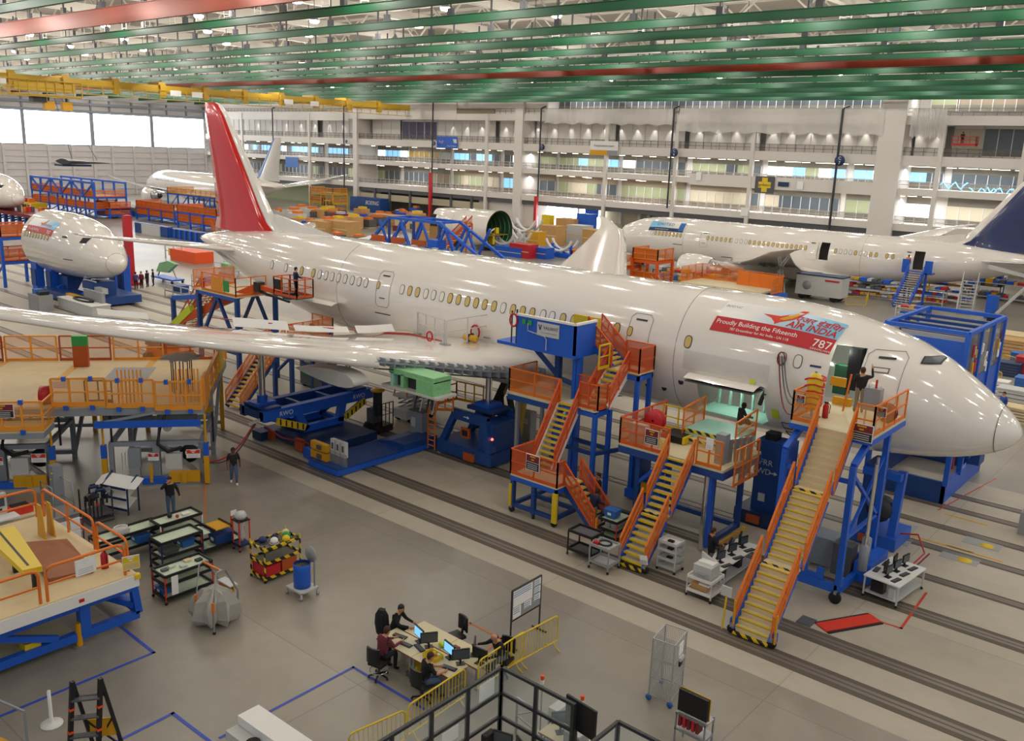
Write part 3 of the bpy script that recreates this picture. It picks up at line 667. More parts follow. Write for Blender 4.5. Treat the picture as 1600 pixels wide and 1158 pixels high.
def airliner(name, label, cat, loc, rz, fin_k, side, wins, doors, cut_fn=None, engines=True, le_white=True):
    """side = the side (local) we see windows on; wins = [(s, kind)]"""
    r = T(name, label, cat, (0, 0, 0)); WM.pop(r)
    fo = fuselage(0, 56.7, 'skin_white').done('fuselage', r)
    if cut_fn: cut_fn(fo)
    for sd, nm in ((-1, 'wing'), (1, 'wing')):
        o = wing(sd).done('wing', r)
        if not engines: pass
    b = B(); n = 20; rings = []
    for s, wv, top, bot in ((17, .3, -2.4, -2.9), (18.5, 2.0, -1.9, -3.15), (21, 3.05, -1.35, -3.3), (26, 3.2, -1.2, -3.35), (31, 3.15, -1.3, -3.3), (35, 2.5, -1.8, -3.15), (38.5, .5, -2.5, -2.9)):
        rings.append([V((-s, wv * math.copysign(abs(math.cos(t * 2 * pi / n)) ** .6, math.cos(t * 2 * pi / n)), (top + bot) / 2 + (top - bot) / 2 * math.copysign(abs(math.sin(t * 2 * pi / n)) ** .6, math.sin(t * 2 * pi / n)))) for t in range(n)])
    b.loft(rings, 'skin_tan' if not engines else 'skin_white'); b.done('belly_fairing', r)
    f = fin_loft(0.12, 1, fin_k).done('fin', r); fin_loft(-.02, .12, 'skin_white').done('fin_leading_edge', r)
    b = B(); b.prism([(-40.5, 2.9), (-47.2, 3.9), (-47.2, 2.4)], 'y', -.12, .12, 'skin_white'); b.done('dorsal_fillet', r)
    for sd in (-1, 1): stab(sd).done('tailplane', r)
    if engines:
        for sd in (-1, 1):
            b = B(); nacelle(b, 17.6, sd * 9.9, -2.15); b.done('engine', r)
            b = B(); b.prism([(-18.5, -1.0), (-20, -.75), (-25.5, -1.35), (-23, -1.9), (-19, -1.4)], 'y', sd * 9.9 - .2, sd * 9.9 + .2, 'skin_white'); b.done('pylon', r)
    for s, k in wins: put_window(r, s, side, k)
    for s0, s1 in doors: door_part(r, s0, s1, side)
    b = B(); skin_ring(b, .75); b.done('radome_seam', r)
    b = B()
    for s in (13.5, 37): skin_ring(b, s, wd=.022)
    b.done('panel_joint', r)
    r.location = loc; r.rotation_euler = (0, 0, rz)
    return r

# ---- the white airliner in the middle, nose to the right ----
AX, AY, AZ = -6.15, 37.36, 6.35
def sAt(px, py, yoff=2.72): return AX - GY(px, py, AY - yoff).x      # station along the tube of a pixel on the near side
def main_cut(fo):
    def cutter(x0, x1, y0, y1, z0, z1, k):
        c = B().box(x0, x1, y0, y1, z0, z1, k).done('cutter'); cut(fo, c)
    cutter(-6.65, -5.5, -3.2, -1.5, -.3, 1.72, 'primer_green')
    cutter(-12.3, -9.15, -3.4, -.9, -2.1, -.52, 'primer_green')
    cutter(-sAt(541, 500), -sAt(478, 470), -3.4, -1.0, -1.95, -.65, 'primer_teal')
    fo.data.name = 'fuselage'
yl = 'win_yellow'; wt = 'win_white'
wl = []
for px, py, k in ((490, 428, yl), (500, 429.5, wt), (510, 431, wt), (519.5, 433, wt), (529.5, 435, wt), (540, 437, wt), (551, 438.5, wt), (562, 441, wt), (572.5, 443, wt), (629, 453.5, wt), (641, 455.5, yl), (653, 457.5, yl), (666, 460, wt), (678, 462.5, wt), (691, 464.5, wt), (704, 466.5, yl), (717, 469, yl), (731, 471.5, yl), (744.5, 474.5, yl), (758, 477, yl), (772.5, 479, yl), (787, 482, wt), (802, 485, yl), (817, 488, yl), (832, 490, yl), (849, 492.5, wt), (863, 495, wt), (880, 498, yl), (896.5, 501, yl), (929.5, 508, wt), (946.5, 511, wt), (964, 515, yl), (1075.5, 537, yl), (1221.5, 563, wt), (1245.5, 568, wt), (421, 418, wt), (445, 420, wt), (471, 424, yl)):
    wl.append((AX - GY(px, py, AY - 2.72).x, k))
plane = airliner('airliner', 'large white airliner with red tail fin under assembly, across the middle of the hall', 'airplane', (AX, AY, AZ), 0, 'fin_red', -1, wl, ((sAt(900, 505) - .2, sAt(900, 505) - .19),)[:0], main_cut, engines=False)
for pa, pc in (((591, 446), (609, 450)), ((988, 519), (1012, 525))):
    s1, s0 = sAt(*pa), sAt(*pc); door_part(plane, s0 - .1, s0 - .1 + 1.15, -1)
    put_window(plane, s0 + .95, -1, yl, sc=.8)
door_part(plane, 4.05, 5.4, -1)
b = B(); nring = 10
for px, py in ((1012, 601), (1038, 606), (1068, 595), (1288, 648)):
    c = hull_z(sAt(px, py, 2.5), GY(px, py, AY - 2.5).z - AZ, -1, .01); b.lathe([(.01, .0), (.13, .0), (.13, .03)], 'line_dark', c, 'Y', 10)
b.done('vent', plane)
b = B(); skin_patch(b, sAt(1022, 565), sAt(985, 556), -1.0, -.93, -1, 'line_dark', .02, 4, 1); skin_patch(b, sAt(612, 482), sAt(588, 476), -.75, -.69, -1, 'line_dark', .02, 4, 1); b.done('drain_slot', plane)
b = B(); skin_patch(b, 4.5, 5.1, .92, 1.12, -1, 'line', .02, 4, 1); skin_patch(b, 4.55, 5.05, .96, 1.08, -1, 'win_white', .024, 4, 1); b.done('door_handle', plane)
b = B(); skin_patch(b, 6.95, 7.4, .78, .86, -1, 'blue_deep', .02, 3, 1); b.done('hinge_cover', plane)
# one uncovered cockpit side window
b = B(); skin_patch(b, 3.0, 3.62, 1.36, 1.6, -1, 'black', .02, 5, 4); skin_patch(b, 3.06, 3.56, 1.4, 1.57, -1, 'office_dark', .026, 5, 4); b.done('cockpit_window', plane)
# taped white sheets and protective covers on the forward skin
b = B(); skin_patch(b, 9.0, 13.0, -.25, .55, -1, 'plastic_sheet', .03, 16, 5); b.done('protective_film', plane)
b = B(); skin_patch(b, 9.55, 9.8, -.35, -.15, -1, 'lime', .03, 2, 2); skin_patch(b, 8.55, 8.85, -1.75, -1.3, -1, 'lime', .03, 2, 2); b.done('marker_tag', plane)
b = B()
for dz in (0, -.85): skin_line(b, [(8.1, -1.9 + dz * .6), (8.5, -1.9 + dz * .6), (8.5, -2.2 + dz * .6), (8.1, -2.2 + dz * .6), (8.1, -1.9 + dz * .6)], -1, 'line_dark')
b.done('hatch_outline', plane)
# cargo door, hinged up at its top edge, and cargo bay frames
b = B(); pv = []
for i in range(9):
    a = math.radians(-12 + 8 * i / 8 * 4); x0, x1 = -12.35, -9.1
    pv.append([V((x0 + (x1 - x0) * j / 8, -2.75 - 1.2 * i / 8, -.5 + .18 * math.sin(i / 8 * pi) + .1 * i / 8)) for j in range(9)])
b.loft(pv, 'skin_white', cap=False, closed=False); b.box(-12.3, -9.2, -3.9, -2.8, -.56, -.5, 'dark_grey'); b.done('cargo_door', plane)
b = B()
for i in range(6): x = -12.1 + i * .55; b.box(x, x + .08, -1.06, -.92, -2.1, -.52, 'primer_teal')
b.box(-12.3, -9.15, -2.6, -.95, -2.1, -2.04, 'primer_teal')
b.path([V((-9.25 + .25 * math.cos(t / 8 * pi / 2) - .1, -2.72 + .05 * t / 8, -.75 + .35 * math.sin(t / 8 * pi) - t * .06)) for t in range(9)], .09, 'dark_metal'); b.done('cargo_bay_frame', plane)
ld2 = bpy.data.lights.new('cargo_bay_lamp', 'POINT'); ld2.energy = 60; ld2.shadow_soft_size = .15; ld2.color = (.85, 1, .9)
o = bpy.data.objects.new('cargo_bay_lamp', ld2); COL.objects.link(o); o.location = (AX - 10.7, AY - 1.7, AZ - .75)
o = bpy.data.objects.new('cargo_bay_lamp', ld2); COL.objects.link(o); o.location = (AX - sAt(510, 485), AY - 1.6, AZ - 1.0)
o = bpy.data.objects.new('entry_fill', ld2); COL.objects.link(o); o.location = (AX - 6.2, AY - 2.1, AZ + 1.5)  # added fill light that lightens the forward door pocket, no fixture modelled
b = B(); sa, sb = sAt(541, 500), sAt(478, 470)
for i in range(9): x = -sa + (sb * -1 + sa) * i / 8; b.box(x, x + .1, -1.15, -.98, -1.95, -.65, 'primer_green')
for i in range(5): b.box(-sa, -sb, -1.2, -1.05, -1.9 + i * .28, -1.84 + i * .28, 'primer_teal')
b.done('aft_bay_frame', plane)
b = B(); b.loft([[hull_z(sa - .1 + (sb - sa + .3) * i / 10, -.62, -1, .03) + V((0, -1.05 * j / 4, .16 * math.sin(j / 4 * pi))) for i in range(11)] for j in range(5)], 'skin_white', cap=False, closed=False); b.done('aft_cargo_door', plane)
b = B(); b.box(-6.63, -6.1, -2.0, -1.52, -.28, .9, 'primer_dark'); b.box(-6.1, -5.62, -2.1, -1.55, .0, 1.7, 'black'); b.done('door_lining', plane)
# main wing details: slats, spoilers up, exposed front spar
def strip(side, y0, y1, f0, f1, dz0, dz1, k, n=10, th=.05):
    b = B(); g = []
    for i in range(n + 1):
        y = y0 + (y1 - y0) * i / n; y_, x, c, z, t = wing_at(y)
        up = z + t * c * .42; g.append([V((-(x + c * f0), side * y, up + dz0)), V((-(x + c * f1), side * y, up + dz1)), V((-(x + c * f1), side * y, up + dz1 - th)), V((-(x + c * f0), side * y, up + dz0 - th))])
    b.loft(g, k, smooth=False); return b
for sd in (-1, 1):
    b = B()
    for i in range(21):
        y = 10.3 + 18 * i / 20; y_, x, c, z, t = wing_at(y)
    rings = []
    for i in range(13):
        y = 10.3 + 17.2 * i / 12; y_, x, c, z, t = wing_at(y); h = t * c * .5
        rings.append([V((-(x + .55), sd * y, z + h * .72)), V((-(x - .1), sd * y, z + h * .35)), V((-(x - .42), sd * y, z - h * .3 - .1)), V((-(x - .3), sd * y, z - h * .75 - .12)), V((-(x + .15), sd * y, z - h * .5)), V((-(x + .3), sd * y, z + h * .1))])
    b.loft(rings, 'skin_white'); b.done('slat', plane)
for ya, yb_, hh in ((10.4, 12.9, .45), (7.2, 10.1, .3), (16.5, 18.5, .3)):
    strip(-1, ya, yb_, .78, .80, .05, hh, 'white', 3).done('spoiler', plane)
strip(-1, 4.2, 6.6, .80, .82, .0, .34, 'white', 3).done('spoiler', plane)
b = B()
for i in range(18):
    y = 3.4 + 6.6 * i / 17; y_, x, c, z, t = wing_at(y); h = t * c * .5
    b.box(-(x + .5), -(x - .25), -y - .04, -y + .04, z - h * .7, z + h * .25, 'steel_grey')
for i in range(10):
    y0, y1 = 3.4 + .7 * i, 4.1 + .7 * i; a0, a1 = wing_at(y0), wing_at(min(y1, 10.3))
    b.bar((-(a0[1] - .22), -y0, a0[3] - .1), (-(a1[1] - .22), -y1, a1[3] - .1), .07, None, 'steel_grey'); b.bar((-(a0[1] - .1), -y0, a0[3] - .42), (-(a1[1] - .1), -y1, a1[3] - .42), .06, None, 'dark_metal')
b.done('front_spar', plane)
b = B(); y_, x, c, z, t = wing_at(9.3)                              # green primed engine pylon stub under the leading edge
b.box(-(x + .4), -(x - 2.6), -9.6, -8.5, z - .55, z - .3, 'primer_green'); b.box(-(x - 1.5), -(x - 2.6), -9.65, -8.5, z - 1.15, z - .5, 'primer_green'); b.box(-(x + .8), -(x - 2.9), -9.7, -8.4, z - 1.25, z - 1.15, 'skin_grey'); b.box(-(x + .3), -(x - 1.4), -9.3, -8.6, z - 1.15, z - .5, 'dark_metal'); b.box(-(x - .4), -(x - .6), -9.6, -8.5, z - 1.15, z - .5, 'primer_green'); b.box(-(x + .3), -(x + .1), -9.6, -8.5, z - 1.15, z - .5, 'primer_teal'); b.tube((-(x - 2), -9.1, z - 1.15), (-(x - 2), -9.1, z - 2.0), .07, 'dark_metal')  # the dark metal box stands in for shade inside the open recess
for i in range(4): b.tube((-(x - 1.0 - i * .4), -9.0, z - 1.2), (-(x - .8 - i * .4), -9.1, z - 2.2), .05, 'chrome' if i % 2 else 'dark_metal')
b.done('pylon_stub', plane)
b = B(); b.loft([foil(wing_at(10)[1] + .2, 4.5, -10.6 - .3 * sg, wing_at(10)[3] - 1.0, .09) for sg in (0, 1, 2, 3)], 'skin_grey'); b.done('flap_track_fairing', plane)

# banner on the forward side
def banner_mat():
    mt = bpy.data.materials.new('banner_sky'); mt.use_nodes = True; nt = mt.node_tree; bs = nt.nodes['Principled BSDF']; L = nt.links.new; N = nt.nodes.new
    tc = N('ShaderNodeTexCoord'); sp = N('ShaderNodeSeparateXYZ'); L(tc.outputs['Generated'], sp.inputs[0])
    mu = N('ShaderNodeMath'); mu.operation = 'MULTIPLY_ADD'; L(sp.outputs[0], mu.inputs[0]); mu.inputs[1].default_value = .9
    m2 = N('ShaderNodeMath'); m2.operation = 'MULTIPLY'; L(sp.outputs[2], m2.inputs[0]); m2.inputs[1].default_value = -.35; L(m2.outputs[0], mu.inputs[2])
    r = N('ShaderNodeValToRGB'); r.color_ramp.elements[0].color = lin('EDEAE6'); r.color_ramp.elements[0].position = 0; r.color_ramp.elements[1].color = lin('7FC4E4'); r.color_ramp.elements[1].position = .5
    L(mu.outputs[0], r.inputs[0]); L(r.outputs[0], bs.inputs['Base Color']); bs.inputs['Roughness'].default_value = .3; MAT['banner_sky'] = mt
banner_mat()
def graphic(parent, s0, s1, zt, zb, side, big=True, airline='india'):
    """s0 = rear (text start when nose is to the right), s1 = front; red lower strip"""
    a0 = math.asin(min(1, zt / 2.97)); a1 = math.asin(zb / 2.97); hL = (a0 - a1) * 2.93; wL = abs(s1 - s0)
    b = B()
    def P(u, v, off=.02):                                # u 0..wL along text, v 0..hL up
        s = s0 + (s1 - s0) * u / wL; p = hull(s, a1 + (a0 - a1) * v / hL, off); p.y *= side; return p
    def patch(u0, u1, v0, v1, k, off=.02, nu=20, nv=6, sk=0):
        b.loft([[P(u0 + (u1 - u0) * i / nu + sk * (v0 + (v1 - v0) * j / nv), v0 + (v1 - v0) * j / nv, off) for i in range(nu + 1)] for j in range(nv + 1)], k, cap=False, closed=False)
    def txt(t, size, u, v, k, off=.032, **kw):
        left = kw.pop('left', False); vs, fs = text_mesh(t, size, **kw)
        if left: u -= min(x.x for x in vs)
        b.add([P(u + x.x, v + x.y, off) for x in vs], fs, k)
    if airline == 'india':
        patch(0, wL, hL * .42, hL, 'banner_sky', .02, sk=.12); patch(0, wL, 0, hL * .42, 'red', .02, sk=.12)
        po = b.done('banner', parent); b = B()
        if big:
            txt('Proudly Building the Fifteenth', .305, .2, hL * .27, 'paper', left=True); txt('787 Dreamliner for Air India - LN 118', .17, wL * .42, hL * .105, 'paper')
            txt('787', .52, wL * .925, hL * .19, 'paper'); txt('DREAMLINER', .12, wL * .925, hL * .045, 'paper', spacing=1.2)
            txt('AIR INDIA', .46, wL * .80, hL * .54, 'red', font_shear=.3, bold=.012); txt('\u090f\u0905\u0930 \u0907\u0902\u0921\u093f\u092f\u093e', .46, wL * .83, hL * .76, 'red', font_shear=.3, bold=.01)
        else:
            txt('Proudly Building', .34, wL * .3, hL * .22, 'paper'); txt('787', .5, wL * .87, hL * .2, 'paper'); txt('AIR INDIA', .36, wL * .72, hL * .6, 'red', font_shear=.3)
        um, vm = wL * .53, hL * .55
        def poly(pts, k, off):
            c = (sum(p[0] for p in pts) / len(pts), sum(p[1] for p in pts) / len(pts)); b.add([P(um + c[0], vm + c[1], off)] + [P(um + x, vm + y, off) for x, y in pts], [(0, i + 1, (i + 1) % len(pts) + 1) for i in range(len(pts))], k)
        q = 1.0 if big else .7
        sw = [(-.75, .28), (-.2, .22), (.25, .45), (.75, .92), (.98, .98), (.85, .6), (.6, .25), (.1, -.02), (-.1, -.18), (-.15, -.05), (-.35, .12)]
        poly([(x * q, y * q) for x, y in sw], 'red_bright', .03)
        poly([(x * q, y * q) for x, y in ((0, .15), (.3, .38), (.65, .72), (.72, .55), (.5, .28), (.2, .1))], 'yellow_deep', .036)
        b.done('lettering', po)
    else:
        patch(0, wL, hL * .3, hL, 'banner_sky', .02); patch(0, wL, 0, hL * .3, 'blue_deep', .02); patch(wL * .85, wL, hL * .1, hL * .9, 'bin_blue', .026)
        po = b.done('banner', parent); b = B()
        txt('UNITED', .62, wL * .45, hL * .62, 'blue_deep', spacing=1.25); txt('Proudly building the third', .2, wL * .38, hL * .15, 'paper'); b.done('lettering', po)
    return po
sr, sf = sAt(1112, 508, 2.4), sAt(1300, 525, 2.3)
graphic(plane, sr + .05, sf, 2.69, 1.53, -1)
b = B(); vs, fs = text_mesh('BOEING', .2, font_shear=.3)
b.add([hull_z(sAt(1150, 476, 1.4) - v.x, 2.52 + v.y * .5, -1, .02) for v in vs], fs, 'line_dark'); b.done('maker_logo', plane)

# ---- the airliner with the blue fin at the right, nose to the left ----
UY, UZc = 109.0, 3.95
un = GY(972, 356, UY).x - 1.9
def uS(px, py): return (GY(px, py, UY - 2.72).x - un)
uw = []
rg = random.Random(5)
for a, c, n in ((1018, 1063, 9), (1106, 1141, 6), (1143, 1166, 4), (1172, 1260, 13)):
    for i in range(n): uw.append((uS(a + (c - a) * i / (n - 1), 375), wt if a == 1143 or (a == 1018 and i == 0) else yl))
for px, k in ((1305.5, yl), (1313.5, wt), (1321, wt), (1329, wt), (1337, yl), (1345, wt), (1353, wt), (1361, yl), (1369.5, yl), (1386.5, yl), (1396, yl)): uw.append((uS(px, 395), k))
def un_cut(fo):
    for a, c in ((1282, 1296), (1429, 1446)):
        cc = B().box(-uS(c, 385), -uS(a, 385), 1.2, 3.4, -.3, 1.72, 'brownwall').done('cutter'); cut(fo, cc)
united = airliner('airliner', 'white airliner with dark blue tail fin parked at the right before the galleries', 'airplane', (un, UY, UZc), pi, 'fin_blue', 1, uw, ((uS(1094, 380), uS(1094, 380) + 1.1),), un_cut)
graphic(united, uS(1013, 350), uS(1067, 353), 2.5, 1.25, 1, True, 'united')
for px in (1262, 1412):
    b = B(); s = uS(px, 385); b.loft([[hull_z(s + .05 + 1.25 * i / 4, -.3 + 2.0 * j / 5, 1, .22) for i in range(5)] for j in range(6)], 'skin_white', cap=False, closed=False)
    c = hull_z(s + .7, 1.45, 1, .25); b.cb(c, (.5, .04, .1), 'line_dark'); b.done('open_door', united)
b = B()
for s0 in (1.6, 2.3): skin_patch(b, s0, s0 + .6, .62, 1.15, 1, 'black', .02, 4, 3)
b.done('cockpit_window', united)
b = B()
for px, py in ((756, 0), (0, 0)): pass
skin_patch(b, uS(1095, 383) - 4.1, uS(1095, 383) - 2.7, -.35, -.27, 1, 'line_dark', .02, 3, 1); skin_patch(b, uS(1095, 383) + 3, uS(1095, 383) + 4.6, -1.35, -1.27, 1, 'line_dark', .02, 3, 1); b.done('drain_slot', united)
b = B()
for sx, sy in ((5, 0), (26.5, 4.9), (26.5, -4.9)):
    b.tube((-sx, sy, -2.6), (-sx, sy, -UZc + .6), .16, 'chrome')
    for d in (-.5, .5):
        for e in (-.35, .35): b.lathe([(.02, -.2), (.58, -.2), (.62, -.1), (.62, .1), (.58, .2), (.02, .2)], 'rubber', (-sx + d, sy + e, -UZc + .62), 'Y', 16)
b.done('landing_gear', united)

# ---- third airliner near the door wall, nose to the door ----
P3Y = 115.0
third = airliner('airliner', 'distant white airliner behind the red fin, nose towards the bright door windows', 'airplane', (-217.0, P3Y, 4.4), pi, 'skin_grey', 1, [(9 + i * .62, 'office_dark') for i in range(14)], ())
b = B(); fin_loft(-.03, .16, 'bin_blue').done('fin_edge_stripe', third)
bpy.data.objects.remove(bpy.data.objects['fin_leading_edge.002'])
# ---- separate fuselage sections ----
def fore_section(label, loc, graphic_on):
    r = T('fuselage_section', label, 'fuselage section', loc)
    WM.pop(r); fuselage(0, 13.6, 'skin_white').done('shell', r)
    if graphic_on:
        for i in range(9): put_window(r, 12.9 - i * .6, -1, yl, .9)
        graphic(r, 12.9, 7.6, 2.35, 1.1, -1, False)
        b = B(); skin_patch(b, 4.2, 5.6, -.85, -.78, -1, 'line_dark', .02, 3, 1); skin_patch(b, 5.2, 5.9, 1.05, 1.2, -1, 'line_dark', .02, 3, 1); b.done('drain_slot', r)
    b = B(); skin_patch(b, 2.95, 3.6, .75, 1.2, -1, 'black', .02, 4, 3); b.done('cockpit_window', r)
    b = B(); skin_ring(b, .75); b.done('radome_seam', r)
    if graphic_on:
        b = B(); b.loft([[V((-3.2 - 2.6 * i / 4, -.75 - .3 * j, -2.75 - .5 * j)) for j in range(3)] for i in range(5)], 'white', cap=False, closed=False); b.done('gear_door', r)
    return r
fore = fore_section('white nose section with red and blue banner on a blue cradle at the left', (-77.8, 38.2, 4.95), True)
fore_section('white nose section cut off by the left edge of the photo', (-158, 61.5, 5.3), False)
r = T('fuselage_section', 'open ended rear fuselage section on the floor before the galleries', 'fuselage section', (-91, 104, 3.05)); WM.pop(r)
b = B(); n = 40
prof = [(0, 2.95), (.1, 2.95), (4, 2.9), (7, 2.7), (9.5, 2.35), (11.5, 1.9), (13, 1.35)]
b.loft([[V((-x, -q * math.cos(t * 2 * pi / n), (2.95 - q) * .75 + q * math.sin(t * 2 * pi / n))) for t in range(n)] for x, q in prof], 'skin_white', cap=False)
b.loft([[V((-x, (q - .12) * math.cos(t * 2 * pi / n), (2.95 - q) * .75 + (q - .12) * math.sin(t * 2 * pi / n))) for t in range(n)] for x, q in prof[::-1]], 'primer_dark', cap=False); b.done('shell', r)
b = B()
for i in range(9): x = -.4 - i * .9; q = 2.8 - max(0, (-x - 4)) * .06; b.path([V((x, q * math.cos(t * 2 * pi / 32), (2.95 - q) * .7 + q * math.sin(t * 2 * pi / 32))) for t in range(32)], .06, 'primer_green', 4, True)
b.box(-8, -.1, -2.2, 2.2, -.75, -.62, 'office_olive'); b.path([V((.02, 2.95 * math.cos(t * 2 * pi / 40), 2.95 * math.sin(t * 2 * pi / 40))) for t in range(40)], .09, 'black', 4, True); b.done('rib', r)
b = B(); b.cb((-1.2, -.6, -1.3), (1.3, .5, 1.6), 'yellow'); b.cb((-1, .5, -.1), (.4, .7, .9), 'yellow'); b.tube((-.3, -2, -.2), (-.3, -.8, .3), .12, 'white'); b.done('yellow_fixture', r)
b = B(); b.cb((-12.6, -.9, 0.7), (1.4, 1.6, 1.9), 'black'); b.done('tail_opening_shade', r)  # solid black block in place of the shade inside the open end
b = B()
for i in range(5): b.cb((-3.6 - i * .42, -2.83, .9), (.24, .06, .5), 'win_yellow')
b.done('window_band', r)
b = B(); b.box(-2.2, -1.6, -2.2, 2.2, -3.05, -2.2, 'dark_grey'); b.box(-8.2, -7.6, -2, 2, -3.05, -1.9, 'dark_grey'); b.done('cradle', r)
# ======================= stairs, docks, jacks =======================
def flight(par, P0, P1, wd, n, k='orange', panel='orange_mesh', tread='deck', nose='yellow', stringer='blue', plain_top=0, rails=(1, 1), h=.95, riser=0):
    """one straight flight from P0 (bottom centre) to P1 (top centre)"""
    P0 = V(P0); P1 = V(P1); d = P1 - P0; hd = V((d.x, d.y, 0)).normalized(); sd = V((hd.y, -hd.x, 0)); run = V((d.x, d.y, 0)).length / n
    proto = {}
    for i in range(n):
        p = P0 + d * ((i + .5) / n); p.z = P0.z + d.z * (i + 1) / n
        key = i >= n - plain_top
        if key not in proto:
            b = B(); o = V((0, 0, 0))
            a = hd * run * .62
            for q0, q1, kk in ((-a, a, tread), (-a - hd * .01, -a + hd * .05, tread if key else nose)):
                vs = [q + sd * s_ * wd / 2 + V((0, 0, z)) for q in (q0, q1) for s_ in (-1, 1) for z in ((-.05, 0) if kk == tread else ((-.03 if riser else -.07), .006))]
                b.add(vs, [(0, 1, 3, 2), (4, 6, 7, 5), (0, 4, 5, 1), (2, 3, 7, 6), (0, 2, 6, 4), (1, 5, 7, 3)], kk)
            if riser: rh = d.z / n; vs = [-a + hd * .02 * j + sd * s_ * wd / 2 + V((0, 0, z)) for j in (0, 1) for s_ in (-1, 1) for z in (-rh, -.04)]; b.add(vs, [(0, 1, 3, 2), (4, 6, 7, 5), (0, 2, 6, 4), (1, 5, 7, 3)], 'wood')
            t = b.done('tread'); t.parent = par; proto[key] = t
        else: t = proto[key].copy(); COL.objects.link(t)
        t.location = p - V(par.location)
    for s_ in (-1, 1):
        b = B(); q = sd * s_ * (wd / 2 + .04); b.bar(P0 + q + V((0, 0, .02)), P1 + q + V((0, 0, -.12)), .07, .3, stringer); b.done('stringer', par)
        if rails[(s_ + 1) // 2]:
            b = B(); q = sd * s_ * (wd / 2 + .09); up = V((0, 0, h))
            b.bar(P0 + q + up, P1 + q + up, .07, None, k); b.bar(P0 + q + up * .55, P1 + q + up * .55, .06, None, k); b.bar(P0 + q + up * .16, P1 + q + up * .16, .04, .1, k)
            m_ = max(2, int(d.length / 1.3))
            for i in range(m_ + 1): e = P0 + q + d * i / m_; b.bar(e, e + up, .05, None, k)
            if panel: b.quad(P0 + q + up * .1, P1 + q + up * .1, P1 + q + up * .97, P0 + q + up * .97, panel)
            b.done('handrail', par)
def caster(b, c, r=.16):
    b.lathe([(.02, -.05), (r, -.05), (r, .05), (.02, .05)], 'rubber', V(c) + V((0, 0, r)), 'Y', 12); b.cb(V(c) + V((0, 0, r * 1.9)), (.1, .16, .12), 'steel')
def notice(par, c, ux, w_=.9, h=.7, name='warning_board', top='maroon', low='black'):
    b = B(); c = V(c); ux = V(ux).normalized(); n = ux.cross(V((0, 0, 1))); z = V((0, 0, 1))
    def pl(u0, u1, v0, v1, k, off):
        q = c + n * off; b.quad(q + ux * u0 + z * v0, q + ux * u1 + z * v0, q + ux * u1 + z * v1, q + ux * u0 + z * v1, k)
    b.bar(c - ux * w_ / 2, c + ux * w_ / 2, .03, h, 'white')
    pl(-w_ * .47, w_ * .47, .03 * h, h * .46, top, .02); pl(-w_ * .47, w_ * .47, -h * .46, -.0 * h, low, .02)
    for j, (v, hw) in enumerate(((.32, .2), (.14, .1))): pl(-w_ * hw, w_ * hw, h * v, h * (v + .1), 'yellow_deep' if top == 'maroon' else 'white', .025)
    for v in (-.14, -.26, -.38): pl(-w_ * .38, w_ * .36, h * v, h * (v + .05), 'light_grey', .025)
    b.done(name, par)

# ---- A: tall stair to the forward door ----
r = T('access_stair', 'tall blue and orange stair with long handrails up to the open forward cabin door', 'stair', (-10.75, 25.3, 0))
SX = -10.78; LZ = 6.02
flight(r, (SX, 25.35, .12), (SX, 26.95, 2.0), 1.15, 9, 'orange', 'orange_mesh', riser=1)
b = B(); b.box(SX - .6, SX + .6, 26.95, 27.35, 1.94, 2.02, 'deck'); b.box(SX - .6, SX + .6, 26.93, 27.02, 1.95, 2.03, 'hazard'); b.box(SX - .6, SX + .6, 28.95, 29.3, 4.06, 4.14, 'deck'); b.box(SX - .6, SX + .6, 28.93, 29.02, 4.07, 4.15, 'hazard'); b.box(SX - .6, SX + .6, 25.2, 25.4, .06, .13, 'hazard'); b.done('landing', r)
flight(r, (SX, 27.35, 2.0), (SX, 28.95, 4.1), 1.15, 11, riser=1)
flight(r, (SX, 29.3, 4.1), (SX, 30.6, LZ), 1.15, 9, plain_top=9, riser=1)
b = B(); b.box(-12.4, -9.5, 30.6, 34.15, LZ - .12, LZ, 'deck'); b.box(-12.45, -9.45, 30.55, 34.1, LZ - .3, LZ - .12, 'blue'); b.done('deck', r)
rail_part(r, 'guard_rail', [(-11.45, 30.6, LZ), (-12.4, 30.6, LZ), (-12.4, 33.3, LZ)], 1.1, 'orange', 'amber_mesh')
rail_part(r, 'guard_rail', [(-10.1, 30.6, LZ), (-9.5, 30.6, LZ), (-9.5, 34.0, LZ)], 1.1, 'orange', 'amber_mesh', step=1.1)
b = B()
for x in (-12.2, -9.75):
    b.bar((x, 29.9, .45), (x, 29.9, 5.1), .2, None, 'blue'); b.bar((x, 33.2, .3), (x, 33.2, LZ - .2), .2, None, 'blue'); b.bar((x, 29.9, 5.1), (x, 31.3, LZ - .25), .2, None, 'blue'); b.bar((x, 29.9, 4.8), (x, 33.2, 2.3), .12, None, 'blue'); b.bar((x, 29.9, 2.2), (x, 33.2, 4.8), .1, None, 'blue')
    b.bar((x, 29.9, .45), (x, 33.2, .45), .2, .24, 'blue'); b.bar((x, 29.9, 2.4), (x, 33.2, 2.4), .12, None, 'blue')
b.bar((-12.2, 29.9, .5), (-9.75, 29.9, .5), .2, .3, 'blue'); b.bar((-12.2, 33.2, .5), (-9.75, 33.2, .5), .2, .24, 'blue'); b.bar((-12.2, 29.9, 4.5), (-9.75, 29.9, 4.5), .14, None, 'blue')
b.prism([(-11.4, .6), (-10.3, .6), (-10.3, 1.1), (-10.55, 1.1), (-10.55, .85), (-10.9, .85), (-10.9, 1.1), (-11.4, 1.1)], 'y', 29.85, 29.95, 'blue'); b.bar((-9.7, 30.0, .4), (-9.7, 30.0, 1.3), .08, None, 'yellow')
b.done('frame', r)
